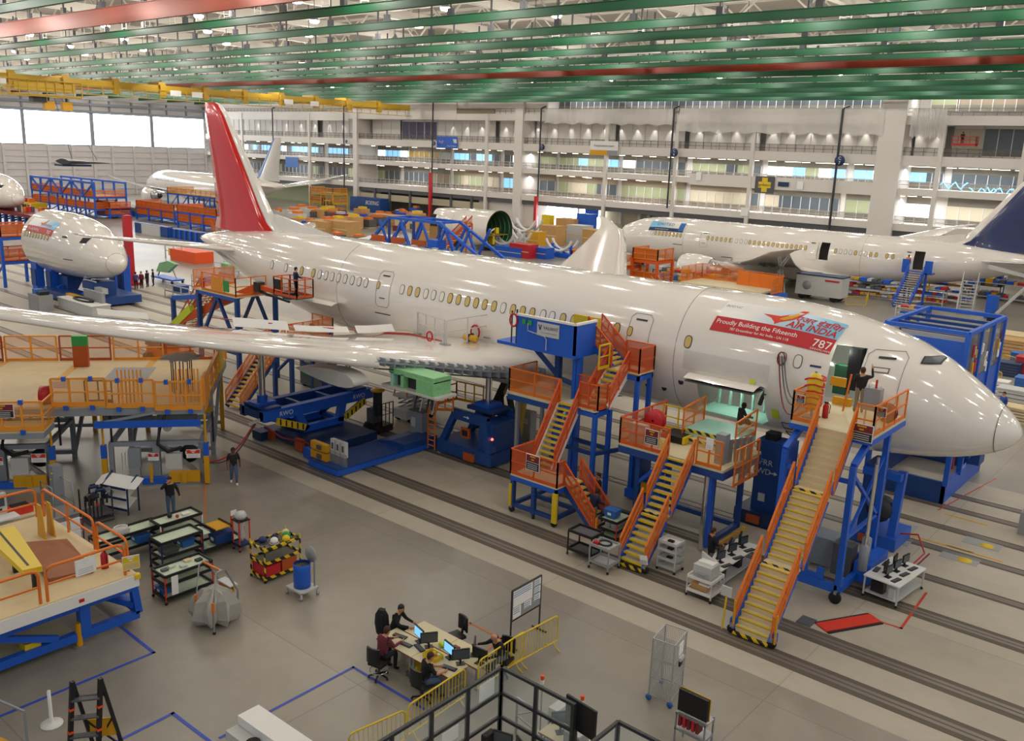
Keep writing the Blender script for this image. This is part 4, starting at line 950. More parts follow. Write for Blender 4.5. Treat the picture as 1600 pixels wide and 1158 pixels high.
for x in (-9.35, -9.55): 
    b = B(); b.tube((x, 31 + (x + 9.35) * -4, 1.4), (x, 31 + (x + 9.35) * -4, 5.0), .05, 'chrome'); b.lathe([(.01, 1.0), (.17, 1.0), (.17, 1.9), (.01, 2.0)], 'steel_grey', (x, 31 + (x + 9.35) * -4, 0), 'Z', 12); b.done('lift_cylinder', r)
b = B(); b.box(-9.8, -9.2, 31.5, 33.4, .25, 1.0, 'blue'); b.box(-10.6, -9.9, 31.4, 32, .3, 1.5, 'dark_grey'); b.box(-11.8, -10.8, 32, 33, .2, 1.3, 'steel_grey'); b.done('power_unit', r)
b = B(); caster(b, (-9.75, 29.75, 0), .22); caster(b, (-12.2, 29.75, 0), .22)
for x in (-11.48, -10.08): caster(b, (x, 25.35, 0), .15)
for x in (-12.2, -9.75): b.bar((x, 33.2, 0), (x, 33.2, .4), .12, None, 'steel')
b.done('caster', r)
b = B()
for x in (-11.5, -10.05): b = B(); b.cb((x, 25.45, .35), (.16, .16, .3), 'blue'); b.bar((x + .08, 25.3, .2), (x + .08, 25.3, 1.2), .06, None, 'yellow_deep'); b.done('kick_post', r)
b = B(); b.bar((-11.75, 25.2, 0.1), (-11.7, 25.2, 1.3), .05, None, 'yellow'); b.cb((-11.72, 25.2, 1.45), (.35, .05, .35), 'light_grey'); b.done('tag_post', r)
notice(r, (-9.85, 30.52, LZ + .12), (1, 0, 0), .8, .62)
notice(r, (-12.1, 30.5, LZ + .85), (1, 0, 0), .3, .3); notice(r, (-9.42, 31.0, LZ + .85), (1, 0, 0), .32, .34)
b = B(); b.bar((-11.5, 33.2, LZ), (-11.35, 33.2, LZ + 1.45), .06, None, 'orange'); b.cb((-12.0, 33.75, LZ + .95), (.6, .05, .35), 'yellow_deep'); b.box(-12.2, -11.5, 33.9, 34.1, LZ, LZ + .3, 'yellow_deep'); b.done('swing_gate', r)
t = T('hose_stand', 'yellow and red hose bundle wound on a stand on the forward door platform', 'hose stand', (-12.0, 31.4, LZ))
b = B(); b.lathe([(.03, .3), (.22, .35), (.3, .7), (.24, 1.1), (.3, 1.35), (.16, 1.65), (.02, 1.7)], 'yellow', (-12.0, 31.4, LZ), 'Z', 12); b.done('hose_bundle', t)
b = B(); b.tube((-12, 31.4, LZ), (-12, 31.4, LZ + 1.75), .05, 'steel'); b.cb((-12, 31.4, LZ + .03), (.5, .5, .06), 'steel'); b.done('stand', t)
b = B()
for i in range(5): b.path([(-12 + (.3 + .02 * i) * math.cos(a / 10 * 2 * pi), 31.4 + .3 * math.sin(a / 10 * 2 * pi), LZ + .5 + i * .24 + .1 * math.sin(a)) for a in range(10)], .03, 'red', 5, True)
b.done('hose', t)
def extinguisher(loc, label, rz=0):
    t = T('fire_extinguisher', label, 'fire extinguisher', loc)
    l = V(loc); b = B(); b.lathe([(.02, 0), (.11, .01), (.11, .45), (.06, .54), (.03, .56)], 'red', l, 'Z', 12); b.done('cylinder', t); b = B(); b.cb(l + V((0, 0, .58)), (.14, .04, .06), 'black'); b.path([l + V((.05, 0, .58)), l + V((.16, 0, .5)), l + V((.14, 0, .2))], .015, 'black'); b.done('nozzle', t)
extinguisher((-11.62, 31.75, LZ), 'red fire extinguisher on the forward door platform beside the hose stand')
t = T('control_cabinet', 'grey control cabinet on a steel stand on the forward door platform', 'control cabinet', (-9.95, 31.6, LZ))
b = B(); b.cb((-9.95, 31.6, LZ + 1.1), (.55, .35, .8), 'steel'); b.done('box', t); b = B(); b.bar((-10.15, 31.6, LZ), (-10.15, 31.6, LZ + 1.6), .05, None, 'light_grey'); b.bar((-9.75, 31.6, LZ), (-9.75, 31.6, LZ + 1.6), .05, None, 'light_grey'); b.cb((-9.95, 31.6, LZ + .04), (.6, .5, .06), 'light_grey'); b.done('stand', t); b = B(); b.tube((-9.9, 31.6, LZ + 1.5), (-9.9, 31.6, LZ + 1.8), .04, 'red'); b.done('beacon', t)
b = B(); c = V((-9.8, 32.9, LZ)); b.lathe([(.05, -.12), (.34, -.12), (.36, -.08), (.2, -.06), (.2, .06), (.36, .08), (.34, .12), (.05, .12)], 'maroon', c + V((0, 0, .36)), 'Y', 16); solo(b, 'hose_reel', 'dark red hose reel on the forward door platform behind the grey cabinet', 'hose reel')
# window hoses hanging out of a cabin opening
b = B(); w0 = hull_z(sAt(1221.5, 563), .9, -1, .06) + V((AX, AY, AZ))
for i, (dx, sag, k) in enumerate(((-.12, 2.0, 'maroon'), (.0, 1.5, 'dark_grey'), (.1, 1.2, 'dark_grey'))):
    e = V((-12.25, 31.5, LZ + .95)); pts = []
    for j in range(15): u = j / 14; p = (w0 + V((dx, 0, .1))).lerp(e, u); p.z -= sag * 4 * u * (1 - u) * (1 - .35 * u); p.y -= .1 * math.sin(u * pi); pts.append(p)
    b.path(pts, .03, k, 6)
b.path([w0 + V((.16 * math.cos(a / 12 * 2 * pi), -.03, .27 * math.sin(a / 12 * 2 * pi))) for a in range(12)], .03, 'maroon', 5, True)
solo(b, 'air_hose', 'bundle of red and grey air hoses looping from a cabin window to the forward platform', 'hose')

# ---- B: cargo door platform ----
BZ = 3.6
r = T('access_stair', 'orange and blue stair with wide platform up to the open cargo door', 'stair', (-16.5, 26.9, 0))
bx = -16.35
flight(r, (bx - .1, 26.95, .1), (bx - .1, 28.35, 1.75), .95, 8)
flight(r, (bx - .1, 28.65, 1.8), (bx - .1, 30.05, BZ), .95, 8)
b = B(); b.box(bx - .6, bx + .4, 28.3, 28.7, 1.72, 1.8, 'deck'); b.box(bx - .6, bx + .4, 28.3, 28.38, 1.73, 1.81, 'hazard'); b.box(bx - .6, bx + .4, 26.8, 26.98, .05, .12, 'hazard'); b.done('landing', r)
b = B(); b.box(-19.3, -14.6, 30.0, 33.3, BZ - .1, BZ, 'deck'); b.box(-19.35, -14.55, 30, 33.3, BZ - .4, BZ - .1, 'blue_dark'); b.done('deck', r)
b = B(); b.box(-17.6, -15.3, 32.3, 34.2, BZ + .1, BZ + .55, 'primer_teal'); b.box(-17.6, -15.3, 32.0, 32.3, BZ, BZ + .25, 'deck'); b.box(-17.6, -15.3, 31.95, 32.02, BZ + .14, BZ + .24, 'hazard'); b.box(-17.6, -15.3, 32.25, 32.32, BZ + .42, BZ + .54, 'hazard'); b.done('loading_step', r)
rail_part(r, 'guard_rail', [(-17.0, 30.0, BZ), (-19.3, 30.0, BZ)], 1.1, 'orange_deep', 'orange_mesh', step=.8)
rail_part(r, 'guard_rail', [(-19.3, 30.0, BZ), (-19.3, 33.6, BZ)], 1.1, 'orange_deep', 'orange_mesh')
rail_part(r, 'guard_rail', [(-19.2, 33.2, BZ), (-17.7, 33.2, BZ)], 1.05, 'yellow', None, step=.7)
rail_part(r, 'guard_rail', [(-15.75, 30.0, BZ), (-14.7, 30.0, BZ)], 1.1, 'orange', 'amber_mesh', step=.5)
rail_part(r, 'guard_rail', [(-17.65, 32.2, BZ + .2), (-17.65, 34.0, BZ + .4)], 1.2, 'orange', 'orange_mesh'); rail_part(r, 'guard_rail', [(-15.25, 32.2, BZ + .2), (-15.25, 34.0, BZ + .4)], 1.1, 'orange', 'amber_mesh')
rail_part(r, 'guard_rail', [(-14.3, 30.4, BZ - .7), (-14.3, 32.4, BZ - .7)], 1.5, 'orange', 'amber_mesh', step=.7)
b = B()
for x in (-18.6, -15.2):
    for y in (30.5, 33): b.bar((x, y, .2), (x, y, BZ - .4), .2, None, 'blue_dark')
    b.bar((x, 30.5, .3), (x, 33, .3), .2, None, 'blue_dark')
b.bar((-18.6, 30.5, 1.9), (-17.3, 30.3, BZ - .4), .14, None, 'blue'); b.bar((-15.2, 30.3, .2), (-15.2, 30.3, BZ - .4), .26, None, 'blue'); b.bar((-14.8, 30.6, .3), (-14.8, 33, .3), .12, None, 'yellow_deep'); b.bar((-18.6, 33, .3), (-15.2, 33, .3), .2, None, 'blue_dark')
b.done('frame', r)
b = B(); b.tube((-15.3, 30.2, .1), (-15.3, 30.2, BZ - .4), .12, 'chrome'); b.done('lift_cylinder', r)
b = B()
for i in range(4): b.box(-14.95 + i * .12, -14.87 + i * .12, 31.0 + i * .3, 31.25 + i * .3, BZ - .6, BZ + .95, 'steel')
b.box(-15.3, -14.9, 30.6, 31.0, BZ, BZ + 1.2, 'steel_grey'); b.done('cable_column', r)
b = B(); caster(b, (bx - .6, 26.95, 0), .14); caster(b, (bx + .5, 26.95, 0), .14); b.done('caster', r)
notice(r, (-17.75, 29.93, BZ + .62), (1, 0, 0), .62, .62); notice(r, (-17.2, 29.93, BZ + .45), (1, 0, 0), .35, .5, 'yellow_notice', 'yellow', 'yellow'); notice(r, (-15.2, 29.93, BZ + .95), (1, 0, 0), .3, .45, 'tag', 'paper', 'paper')
notice(r, (bx + .45, 26.9, .55), (1, 0, .2), .32, .34, 'tag', 'paper', 'light_grey')
b = B(); b.lathe([(.05, -.2), (.42, -.2), (.45, -.12), (.3, -.1), (.3, .1), (.45, .12), (.42, .2), (.05, .2)], 'red', (-18.7, 31.7, BZ + .75), 'Y', 18); b.box(-18.9, -18.5, 31.6, 31.8, BZ, BZ + .6, 'dark_grey'); solo(b, 'hose_reel', 'bright red hose reel at the back of the cargo platform', 'hose reel')
extinguisher((-17.95, 31.2, BZ), 'red fire extinguisher with white label on the cargo platform')
b = B(); b.cb((-18.6, 30.35, BZ + .45), (.75, .35, .9), 'light_grey'); b.cb((-18.6, 30.17, BZ + .5), (.5, .02, .6), 'white'); solo(b, 'plastic_crate', 'pale grey cabinet against the front railing of the cargo platform', 'cabinet')
b = B(); b.box(-18.3, -17.3, 31.6, 32.6, BZ + .03, BZ + .3, 'black'); b.box(-17.3, -17.2, 31.6, 32.6, BZ + .03, BZ + .32, 'yellow'); solo(b, 'rubber_mat', 'thick black mat with yellow edge on the cargo platform', 'mat')

# ---- C: switchback tower to the wing root with the blue walled box ----
r = T('access_tower', 'orange railed switchback stair tower on a blue frame, ending at the blue walled wing platform', 'stair tower', (-22, 29, 0))
CZ = 1.75; OR = 'orange_deep'; OM = 'orange_deep_mesh'
b = B(); b.box(-23.3, -20.8, 27.85, 29.4, CZ - .08, CZ, 'deck'); b.box(-23.0, -21.3, 30.9, 32.0, 4.3, 4.38, 'deck'); b.box(-21.9, -20.4, 32.9, 34.1, 5.75, 5.83, 'deck'); b.done('landing', r)
flight(r, (-22.7, 29.35, CZ), (-22.7, 31.0, 4.35), .95, 12, OR, OM, stringer='white')
flight(r, (-21.55, 31.6, 4.38), (-21.55, 32.95, 5.8), .95, 7, OR, OM, stringer='white')
flight(r, (-21.9, 33.5, 5.83), (-23.3, 33.5, 7.0), .9, 7, OR, OM, stringer='blue')
flight(r, (-19.2, 28.9, .1), (-20.8, 28.9, CZ), .9, 8, OR, OM, stringer='blue_dark')
rail_part(r, 'guard_rail', [(-20.8, 28.3, CZ), (-20.8, 27.85, CZ), (-23.3, 27.85, CZ), (-23.3, 29.4, CZ)], 1.1, OR, OM)
rail_part(r, 'guard_rail', [(-23.0, 32.0, 4.38), (-22.0, 32.0, 4.38)], 1.1, OR, OM); rail_part(r, 'guard_rail', [(-22.1, 30.9, 4.38), (-21.1, 30.9, 4.38), (-21.1, 31.6, 4.38)], 1.1, OR, OM, step=.5)
rail_part(r, 'guard_rail', [(-20.95, 32.95, 5.83), (-20.4, 32.9, 5.83), (-20.4, 34.1, 5.83), (-21.9, 34.1, 5.83)], 1.1, OR, OM)
rail_part(r, 'guard_rail', [(-22.0, 32.1, 5.83), (-22.0, 32.9, 5.83)], 1.1, 'yellow', None)
b = B()
for x, y, z in ((-23.2, 27.95, CZ), (-20.9, 27.95, CZ), (-22.05, 27.95, CZ), (-23.2, 30.9, 4.3), (-21.2, 30.9, 4.3), (-21.2, 32.0, 4.3), (-20.5, 33.0, 5.75), (-20.5, 34.0, 5.75), (-23.2, 32, 6.3)): b.bar((x, y, .22), (x, y, z - .1), .18, None, 'blue_dark' if y < 29 else 'blue')
for p, q in (((-23.2, 27.95, .35), (-20.9, 27.95, .35)), ((-23.2, 27.95, .35), (-23.2, 30.9, .35)), ((-20.9, 27.95, .35), (-20.9, 30.9, .35)), ((-23.2, 30.9, .35), (-20.5, 30.9, .35)), ((-23.2, 29.4, .35), (-20.9, 29.4, .35)), ((-21.2, 30.9, 2.4), (-20.5, 33.0, 2.4)), ((-23.2, 30.9, 2.4), (-21.2, 30.9, 2.4)), ((-21.2, 32, 2.4), (-23.2, 32, 2.4)), ((-20.5, 33, 3.2), (-20.5, 34, 3.2)), ((-22.6, 29.4, 1.6), (-22.6, 30.9, 4.1))): b.bar(p, q, .16, None, 'blue_dark')
for x0, x1, y0, y1, z in ((-23.3, -20.8, 27.85, 29.4, CZ), (-23, -21.2, 30.9, 32, 4.3), (-21.9, -20.4, 32.9, 34.1, 5.75)): b.box(x0, x1, y0, y0 + .1, z - .28, z - .08, 'blue'); b.box(x1 - .1, x1, y0, y1, z - .28, z - .08, 'blue'); b.box(x0, x1, y1 - .1, y1, z - .28, z - .08, 'blue')
b.done('frame', r)
b = B(); b.box(-23.32, -23.2, 27.8, 27.86, .3, 1.3, 'yellow'); b.cb((-20.85, 27.84, .85), (.24, .1, 1.3), 'yellow'); b.bar((-19.1, 28.4, .3), (-19.1, 28.4, .8), .1, None, 'yellow_deep'); b.done('bumper_guard', r)
b = B()
for x, y in ((-23.2, 27.9), (-20.9, 27.9), (-20.9, 30.9), (-23.2, 30.9)): caster(b, (x, y, 0), .14)
for x, y in ((-21.2, 32), (-20.5, 33), (-20.5, 34), (-23.2, 32), (-22.05, 27.95)): b.bar((x, y, 0), (x, y, .25), .1, None, 'dark_metal')
b.done('caster', r)
notice(r, (-22.05, 27.78, CZ + .8), (1, 0, 0), .72, .7)
# blue walled platform over the wing root
VZ = 6.42
r2 = T('wing_root_platform', 'blue solid walled platform with a supplier sign over the wing root', 'work platform', (-24.5, 32, 0))
b = B(); b.box(-26.2, -22.85, 31.4, 31.5, VZ, VZ + 1.35, 'blue'); b.box(-22.95, -22.85, 31.4, 33.0, VZ, VZ + 1.35, 'blue'); b.box(-26.2, -22.85, 31.35, 31.5, VZ + 1.35, VZ + 1.45, 'white'); b.box(-22.95, -22.8, 31.4, 33.0, VZ + 1.35, VZ + 1.45, 'white'); b.done('wall_panel', r2)
b = B(); b.box(-27.4, -22.85, 31.4, 34.0, VZ - .15, VZ, 'blue'); b.box(-24.9, -23.4, 34.0, 34.1, VZ, VZ + 1.3, 'yellow'); b.done('deck', r2)
b = B(); o_ = V((-24.35, 31.37, VZ + .93)); b.cb(o_, (1.25, .03, .62), 'light_grey'); put_text(b, 'VALIANT', .21, o_ + V((.16, -.03, .08)), UX, UZ, 'blue_deep'); b.prism([(o_.x - .55, o_.z + .2), (o_.x - .5, o_.z + .2), (o_.x - .45, o_.z + .02), (o_.x - .4, o_.z + .2), (o_.x - .35, o_.z + .2), (o_.x - .43, o_.z - .04), (o_.x - .48, o_.z - .04)], 'y', o_.y - .03, o_.y - .02, 'blue_deep')
b.cb(o_ + V((.05, -.02, -.14)), (.9, .01, .03), 'grey'); b.done('sign', r2)
b = B(); b.path([(-25.5, 31.33, VZ + 1.1), (-25.5, 31.33, VZ + .75), (-24.5, 31.33, VZ + .62), (-24.4, 31.33, VZ + .5), (-24.4, 31.33, VZ)], .025, 'light_grey'); b.cb((-25.75, 31.36, VZ + 1.12), (.2, .05, .22), 'green'); b.cb((-25.4, 31.36, VZ + 1.12), (.2, .05, .22), 'green'); b.done('conduit', r2)
b = B(); b.bar((-24.6, 32.6, 0), (-24.6, 32.6, VZ - .15), .26, None, 'blue_dark'); b.bar((-23.1, 32.1, 0), (-23.1, 32.1, VZ - .15), .3, None, 'blue'); b.bar((-24.6, 32.6, 5), (-25.6, 32, VZ - .15), .2, None, 'blue_dark'); b.bar((-24.6, 32.6, 4.9), (-23.1, 32.1, 4.9), .18, None, 'blue_dark'); b.done('column', r2)
b = B(); b.path([(-26.35, 31.4, VZ + 1.05 ) + V(()) if False else (-26.4 + .22 * math.cos(a / 12 * 2 * pi), 31.38, VZ + 1.1 + .3 * math.sin(a / 12 * 2 * pi)) for a in range(12)], .05, 'red', 6, True); b.bar((-26.3, 31.5, VZ), (-26.3, 31.5, VZ + 1.6), .06, None, 'dark_metal'); b.bar((-26.6, 31.5, VZ), (-26.6, 31.5, VZ + 1.5), .05, None, 'dark_metal'); b.done('hose_coil', r2)
# orange railed lower deck left of the tower
r = T('work_platform', 'low orange railed deck under the wing root left of the stair tower', 'work platform', (-25, 32, 0))
b = B(); b.box(-26.2, -23.1, 31.0, 33.4, 4.1, 4.25, 'deck'); b.box(-26.25, -23.1, 30.95, 33.4, 3.85, 4.1, 'blue_dark'); b.done('deck', r)
rail_part(r, 'guard_rail', [(-23.2, 31.0, 4.25), (-26.2, 31.0, 4.25), (-26.2, 33.0, 4.25)], 1.1, 'orange', 'orange_mesh'); 
b = B()
for x, y in ((-25.9, 31.3), (-23.3, 31.2), (-25.9, 33.2)): b.tube((x, y, 0), (x, y, 3.9), .11, 'steel')
b.done('leg', r)

# ---- blue jacks and carts under the wing and fuselage ----
r = T('wing_jack', 'long bright blue jack frame with two chrome posts under the near wing', 'jack', (-36.5, 27.5, 0))
b = B()
b.box(-36.9, -36.5, 24.6, 31.6, 1.65, 2.2, 'blue'); b.box(-38.6, -38.2, 24.6, 31.6, 1.65, 2.2, 'blue_dark')
for y in (24.6, 27.0, 28.9, 31.4): b.box(-38.4, -36.6, y, y + .2, 1.75, 2.15, 'blue_dark')
b.done('top_beam', r)
b = B()
for x in (-36.7, -38.3):
    b.bar((x, 26.7, 1.7), (x, 27.2, .75), .3, .4, 'blue'); b.bar((x, 29.6, 1.7), (x, 29.4, .75), .3, .4, 'blue'); b.bar((x, 27.0, .8), (x, 29.6, .8), .3, .35, 'blue'); b.bar((x, 25.2, 1.65), (x, 27.2, .8), .16, None, 'blue'); b.bar((x, 31.2, 1.65), (x, 29.4, .8), .16, None, 'blue')
b.bar((-36.7, 27, .8), (-38.3, 27, .8), .2, None, 'blue'); b.bar((-36.7, 29.5, .8), (-38.3, 29.5, .8), .2, None, 'blue'); b.done('trestle', r)
b = B(); b.box(-38.9, -34.2, 26.2, 29.9, .18, .6, 'blue_deep'); b.box(-39.1, -38.3, 25.6, 26.4, .05, .5, 'blue_deep'); b.box(-34.9, -34.2, 25.7, 26.4, .05, .55, 'blue'); b.done('cart', r)
for y0, y1 in ((25.3, 27.0), (31.0, 29.6)):
    b = B(); b.bar((-36.45, y0, 1.62), (-36.45, y1, .95), .12, .34, 'yellow')
    for i in range(5): t = (i + .5) / 5; c = V((-36.38, y0 + (y1 - y0) * t, 1.62 - .67 * t)); b.cb(c, (.02, .08, .3), 'black')
    b.done('guard_bar', r)
for y, zt in ((25.2, 5.35), (30.7, 4.45)):
    b = B(); b.cb((-37.5, y, 2.27), (1.9, .9, .14), 'blue_dark'); b.cb((-37.5, y, 2.4), (.8, 1.1, .16), 'blue'); b.tube((-37.5, y, 2.4), (-37.5, y, 2.8), .26, 'blue'); b.tube((-37.5, y, 2.8), (-37.5, y, zt), .17, 'chrome', 14); b.cb((-37.5, y, zt), (.5, .5, .2), 'dark_metal'); b.done('jack_post', r)
b = B(); b.box(-38.3, -37.9, 26.0, 26.2, .1, .6, 'orange_dark'); b.box(-36.0, -35.4, 26.0, 26.2, .1, .7, 'orange_dark'); b.done('wheel_guard', r)
b = B(); put_text(b, 'RWO', .34, (-36.48, 25.9, 1.92), (0, 1, 0), UZ, 'white'); put_text(b, 'RWO', .34, (-36.48, 30.6, 1.92), (0, 1, 0), UZ, 'white'); b.done('lettering', r)
b = B()
for k_, off, sag in (('red', 0, 1.2), ('dark_grey', .08, 1.5)):
    p = V((-36.9 + off, 24.3, 1.6)); q = G(318, 722, 1.0); b.path([p.lerp(q, i / 12) - V((0, 0, sag * .5 * math.sin(pi * i / 12))) for i in range(13)], .04, k_, 6)
b.bar((-36.9, 24.6, 1.75), (-36.8, 23.9, 1.65), .1, None, 'light_grey'); b.path([(-36.4, 24.6, 1.5), (-35.9, 25.2, .9), (-35.2, 26, .7), (-34.2, 26.0, .5), (-33.4, 25.9, .9)], .05, 'maroon', 6); b.done('air_line', r)
r = T('low_platform', 'flat dark blue bridge platform with grey switch boxes between the blue jacks', 'platform', (-32.6, 28.3, 0))
b = B(); b.box(-33.7, -31.6, 25.2, 31.7, .3, .36, 'blue_dark'); b.box(-33.75, -31.55, 25.15, 31.75, .05, .3, 'blue'); b.prism([(-33.7, .36), (-32.6, .62), (-31.6, .62), (-31.6, .36)], 'y', 29.4, 31.7, 'blue_dark'); b.done('deck', r)
b = B()
for i in range(3): b.cb((-32.6 + i * .38, 25.8, 1.15), (.3, .2, .75), 'light_grey'); b.cb((-32.6 + i * .38, 25.69, 1.2), (.12, .02, .3), 'dark_grey'); b.bar((-32.6 + i * .38, 25.8, .3), (-32.6 + i * .38, 25.8, .8), .06, None, 'steel')
b.box(-32.95, -31.55, 25.68, 25.72, .3, .95, 'wire_mesh'); b.done('switch_box', r)
for x, z in ((-33.4, 1.0), (-33.4, .55)): b = B(); b.cb((x, 25.6, z), (1.2, .25, .36), 'yellow_deep'); b.cb((x + .1, 25.45, z), (.3, .12, .2), 'dark_grey'); b.done('bumper', r)
r = T('wing_jack', 'square dark blue jack block with orange ladder and red warning lamp beside the stair tower', 'jack', (-29, 32.3, 0))
b = B(); b.box(-31.0, -27.3, 31.1, 33.6, .1, .75, 'blue_dark'); b.cb((-28.7, 31.05, .3), (.7, .12, .4), 'orange_dark'); b.done('base', r)
b = B()
for y in (31.3, 33.3):
    b.bar((-30.7, y, .75), (-29.9, y, 2.3), .3, None, 'blue_dark'); b.bar((-27.5, y, .75), (-27.9, y, 2.3), .4, None, 'blue_dark'); b.bar((-30.1, y, 2.25), (-27.7, y, 2.25), .25, .45, 'blue_dark')
b.box(-28.3, -27.4, 31.3, 33.3, .75, 2.2, 'blue_dark'); b.box(-30.1, -27.7, 31.2, 31.4, 2.0, 2.5, 'blue_dark'); b.box(-30.1, -27.7, 33.2, 33.4, 2.0, 2.5, 'blue_dark'); b.cb((-29.2, 31.3, 1.4), (.6, .1, .5), 'orange_dark'); b.cb((-29.2, 31.24, 1.4), (.35, .05, .3), 'black'); b.done('block', r)
b = B(); b.cb((-28.8, 32.5, 2.58), (1.6, 1.4, .18), 'blue_dark'); b.cb((-28.8, 32.5, 2.75), (1.0, 1.0, .18), 'blue'); b.tube((-28.8, 32.5, 2.8), (-28.8, 32.5, 4.5), .17, 'chrome', 14); b.done('jack_post', r)
b = B()
for x in (-31.55, -31.05): b.bar((x, 31.0, .1), (x, 31.0, 3.2), .05, None, 'orange'); b.bar((x, 31.0, 3.2), (x, 31.6, 3.2), .05, None, 'yellow_deep')
for i in range(8): b.bar((-31.55, 31.0, .3 + i * .28), (-31.05, 31.0, .3 + i * .28), .05, None, 'orange')
rail(b, (-31.0, 31.1, 2.2), (-29.9, 31.1, 2.4), .9, 'orange', None, .5); rail(b, (-31.5, 33.0, 2.3), (-29.6, 33.0, 2.4), 1.0, 'yellow_deep', None, .6); rail(b, (-31.5, 31.7, 2.3), (-31.5, 33, 2.3), .9, 'orange', None, .6); b.done('ladder', r)
b = B(); b.ball((-27.38, 31.25, 1.5), .07, 'red_glow', n=8); b.done('warning_lamp', r)
b = B(); put_text(b, 'FWD', .28, (-29.6, 31.18, 2.25), UX, UZ, 'white'); b.prism([(-29.25, 2.23), (-29.0, 2.23), (-29.0, 2.17), (-28.85, 2.25), (-29.0, 2.33), (-29.0, 2.27), (-29.25, 2.27)], 'y', 31.17, 31.19, 'white'); b.done('lettering', r)
r = T('fuselage_jack', 'dark blue jack column with white FRR lettering and red lamp under the forward fuselage', 'jack', (-14.7, 35.0, 0))
b = B(); b.box(-15.35, -14.3, 34.5, 35.5, .6, 3.7, 'blue_dark'); b.box(-14.3, -13.9, 34.6, 35.4, .6, 3.75, 'blue'); b.done('column', r)
b = B(); b.box(-15.9, -13.4, 34.1, 36.4, .05, .6, 'blue_deep'); b.cb((-15.0, 34.08, .3), (.6, .1, .35), 'orange_dark'); b.done('base', r)
b = B(); b.box(-14.25, -13.5, 34.3, 35.0, .6, 2.4, 'blue_dark'); b.box(-13.5, -12.9, 34.9, 35.5, 2.3, 3.6, 'blue'); b.box(-15.1, -14.6, 34.7, 35.2, 3.7, 4.0, 'black'); b.done('drive_unit', r)
b = B(); put_text(b, 'FRR', .36, (-14.85, 34.48, 2.75), UX, UZ, 'light_grey'); put_text(b, 'FWD', .36, (-15.0, 34.48, 2.35), UX, UZ, 'light_grey'); b.prism([(-14.68, 2.33), (-14.45, 2.33), (-14.45, 2.27), (-14.3, 2.35), (-14.45, 2.43), (-14.45, 2.37), (-14.68, 2.37)], 'y', 34.47, 34.49, 'light_grey'); b.done('lettering', r)
b = B(); b.ball((-13.85, 34.28, 1.85), .08, 'red_glow', n=8); b.cb((-14.9, 34.48, 1.2), (.3, .03, .35), 'light_grey'); b.done('warning_lamp', r)
r = T('fuselage_jack', 'blue jack under the fuselage between stair tower and cargo platform', 'jack', (-19.7, 33.6, 0))
b = B(); b.box(-20.6, -18.9, 32.7, 34.4, .1, .5, 'blue'); b.box(-20.5, -20.1, 33, 34, .5, 3.6, 'blue_dark'); b.bar((-19.0, 33.0, .5), (-19.2, 33.4, 2.8), .25, None, 'blue'); b.bar((-20.4, 33.0, 2.9), (-19, 33.3, 2.9), .25, None, 'blue_dark'); b.done('frame', r)
b = B(); b.cb((-19.6, 32.75, .8), (.6, .2, .4), 'yellow_deep'); b.cb((-19.7, 33.4, .8), (.9, .9, .6), 'blue_dark'); b.done('drive_unit', r)
r = T('fuselage_jack', 'blue jack with a yellow edged foot under the nose, right of the tall stair', 'jack', (-10.2, 36.5, 0))
b = B(); b.box(-11.5, -9.6, 35.6, 37.6, .05, .55, 'blue'); b.box(-11.3, -10.8, 36, 37.4, .5, 3.3, 'blue_dark'); b.bar((-9.9, 36, .5), (-9.9, 36.4, 3.2), .3, None, 'blue'); b.box(-11.3, -9.8, 35.8, 36.2, 2.9, 3.2, 'blue'); b.done('frame', r)
b = B(); b.lathe([(.1, -.3), (.5, -.3), (.5, .3), (.1, .3)], 'dark_metal', (-10.5, 36.2, 1.5), 'Y', 16); b.cb((-10.8, 35.55, .3), (.5, .1, .3), 'orange_dark'); b.done('drive_unit', r)
b = B(); p = V((-9.6, 36.1, .7)); pts = [p, (-8.9, 36, .9), (-8.4, 35.3, .5), (-8.7, 34, .05), (-9.4, 32.4, .05), (-9.9, 31.9, .05)]
b.path(pts, .035, 'red', 6); b.path([V(q) + V((.15, .1, 0)) for q in pts[2:]], .035, 'maroon', 6); b.path([(-8.8, 33.4, .04), (-8.4, 32.6, .04), (-8.8, 31.8, .04), (-8.3, 31.3, .04)], .04, 'black', 6); solo(b, 'air_hose', 'red hose running over the floor from the nose jack to the tall stair', 'hose')

# ---- blue nose dock behind and under the nose ----
r = T('nose_dock', 'tall bright blue dock with mesh walls standing behind the aircraft nose', 'dock', (-11.4, 45.6, 0))
x0, x1, y0, y1 = -13.3, -9.75, 42.7, 49.2
b = B(); b.box(x0, x1, y0, y0 + .15, 0, 1.05, 'blue_dark'); b.box(x1 - .15, x1, y0, y1, 0, 1.0, 'blue'); b.box(x0, x0 + .15, y0, y1, 0, 1.0, 'blue_dark'); b.box(x0, x1, y1 - .15, y1, 0, 1.0, 'blue_dark'); b.done('base', r)
b = B()
for x, y in ((x0, y0), (x1, y0), (x0, y1), (x1, y1), (x1, y0 + 2.2), (x1, y0 + 4.4), (x0, y0 + 3)): b.bar((x, y, .9), (x, y, 8.0), .22, None, 'blue')
for z in (4.1, 8.0):
    for p, q in (((x0, y0), (x1, y0)), ((x1, y0), (x1, y1)), ((x0, y1), (x1, y1)), ((x0, y0), (x0, y1))): b.bar((*p, z), (*q, z), .18, None, 'blue')
for y in (44.2, 45.6, 47.2): b.bar((x0, y, 7.9), (x1, y, 7.9), .14, None, 'blue_dark')
b.done('frame', r)
b = B(); b.box(x0, x1, y0, y1, 4.1, 4.2, 'deck'); b.done('deck', r)
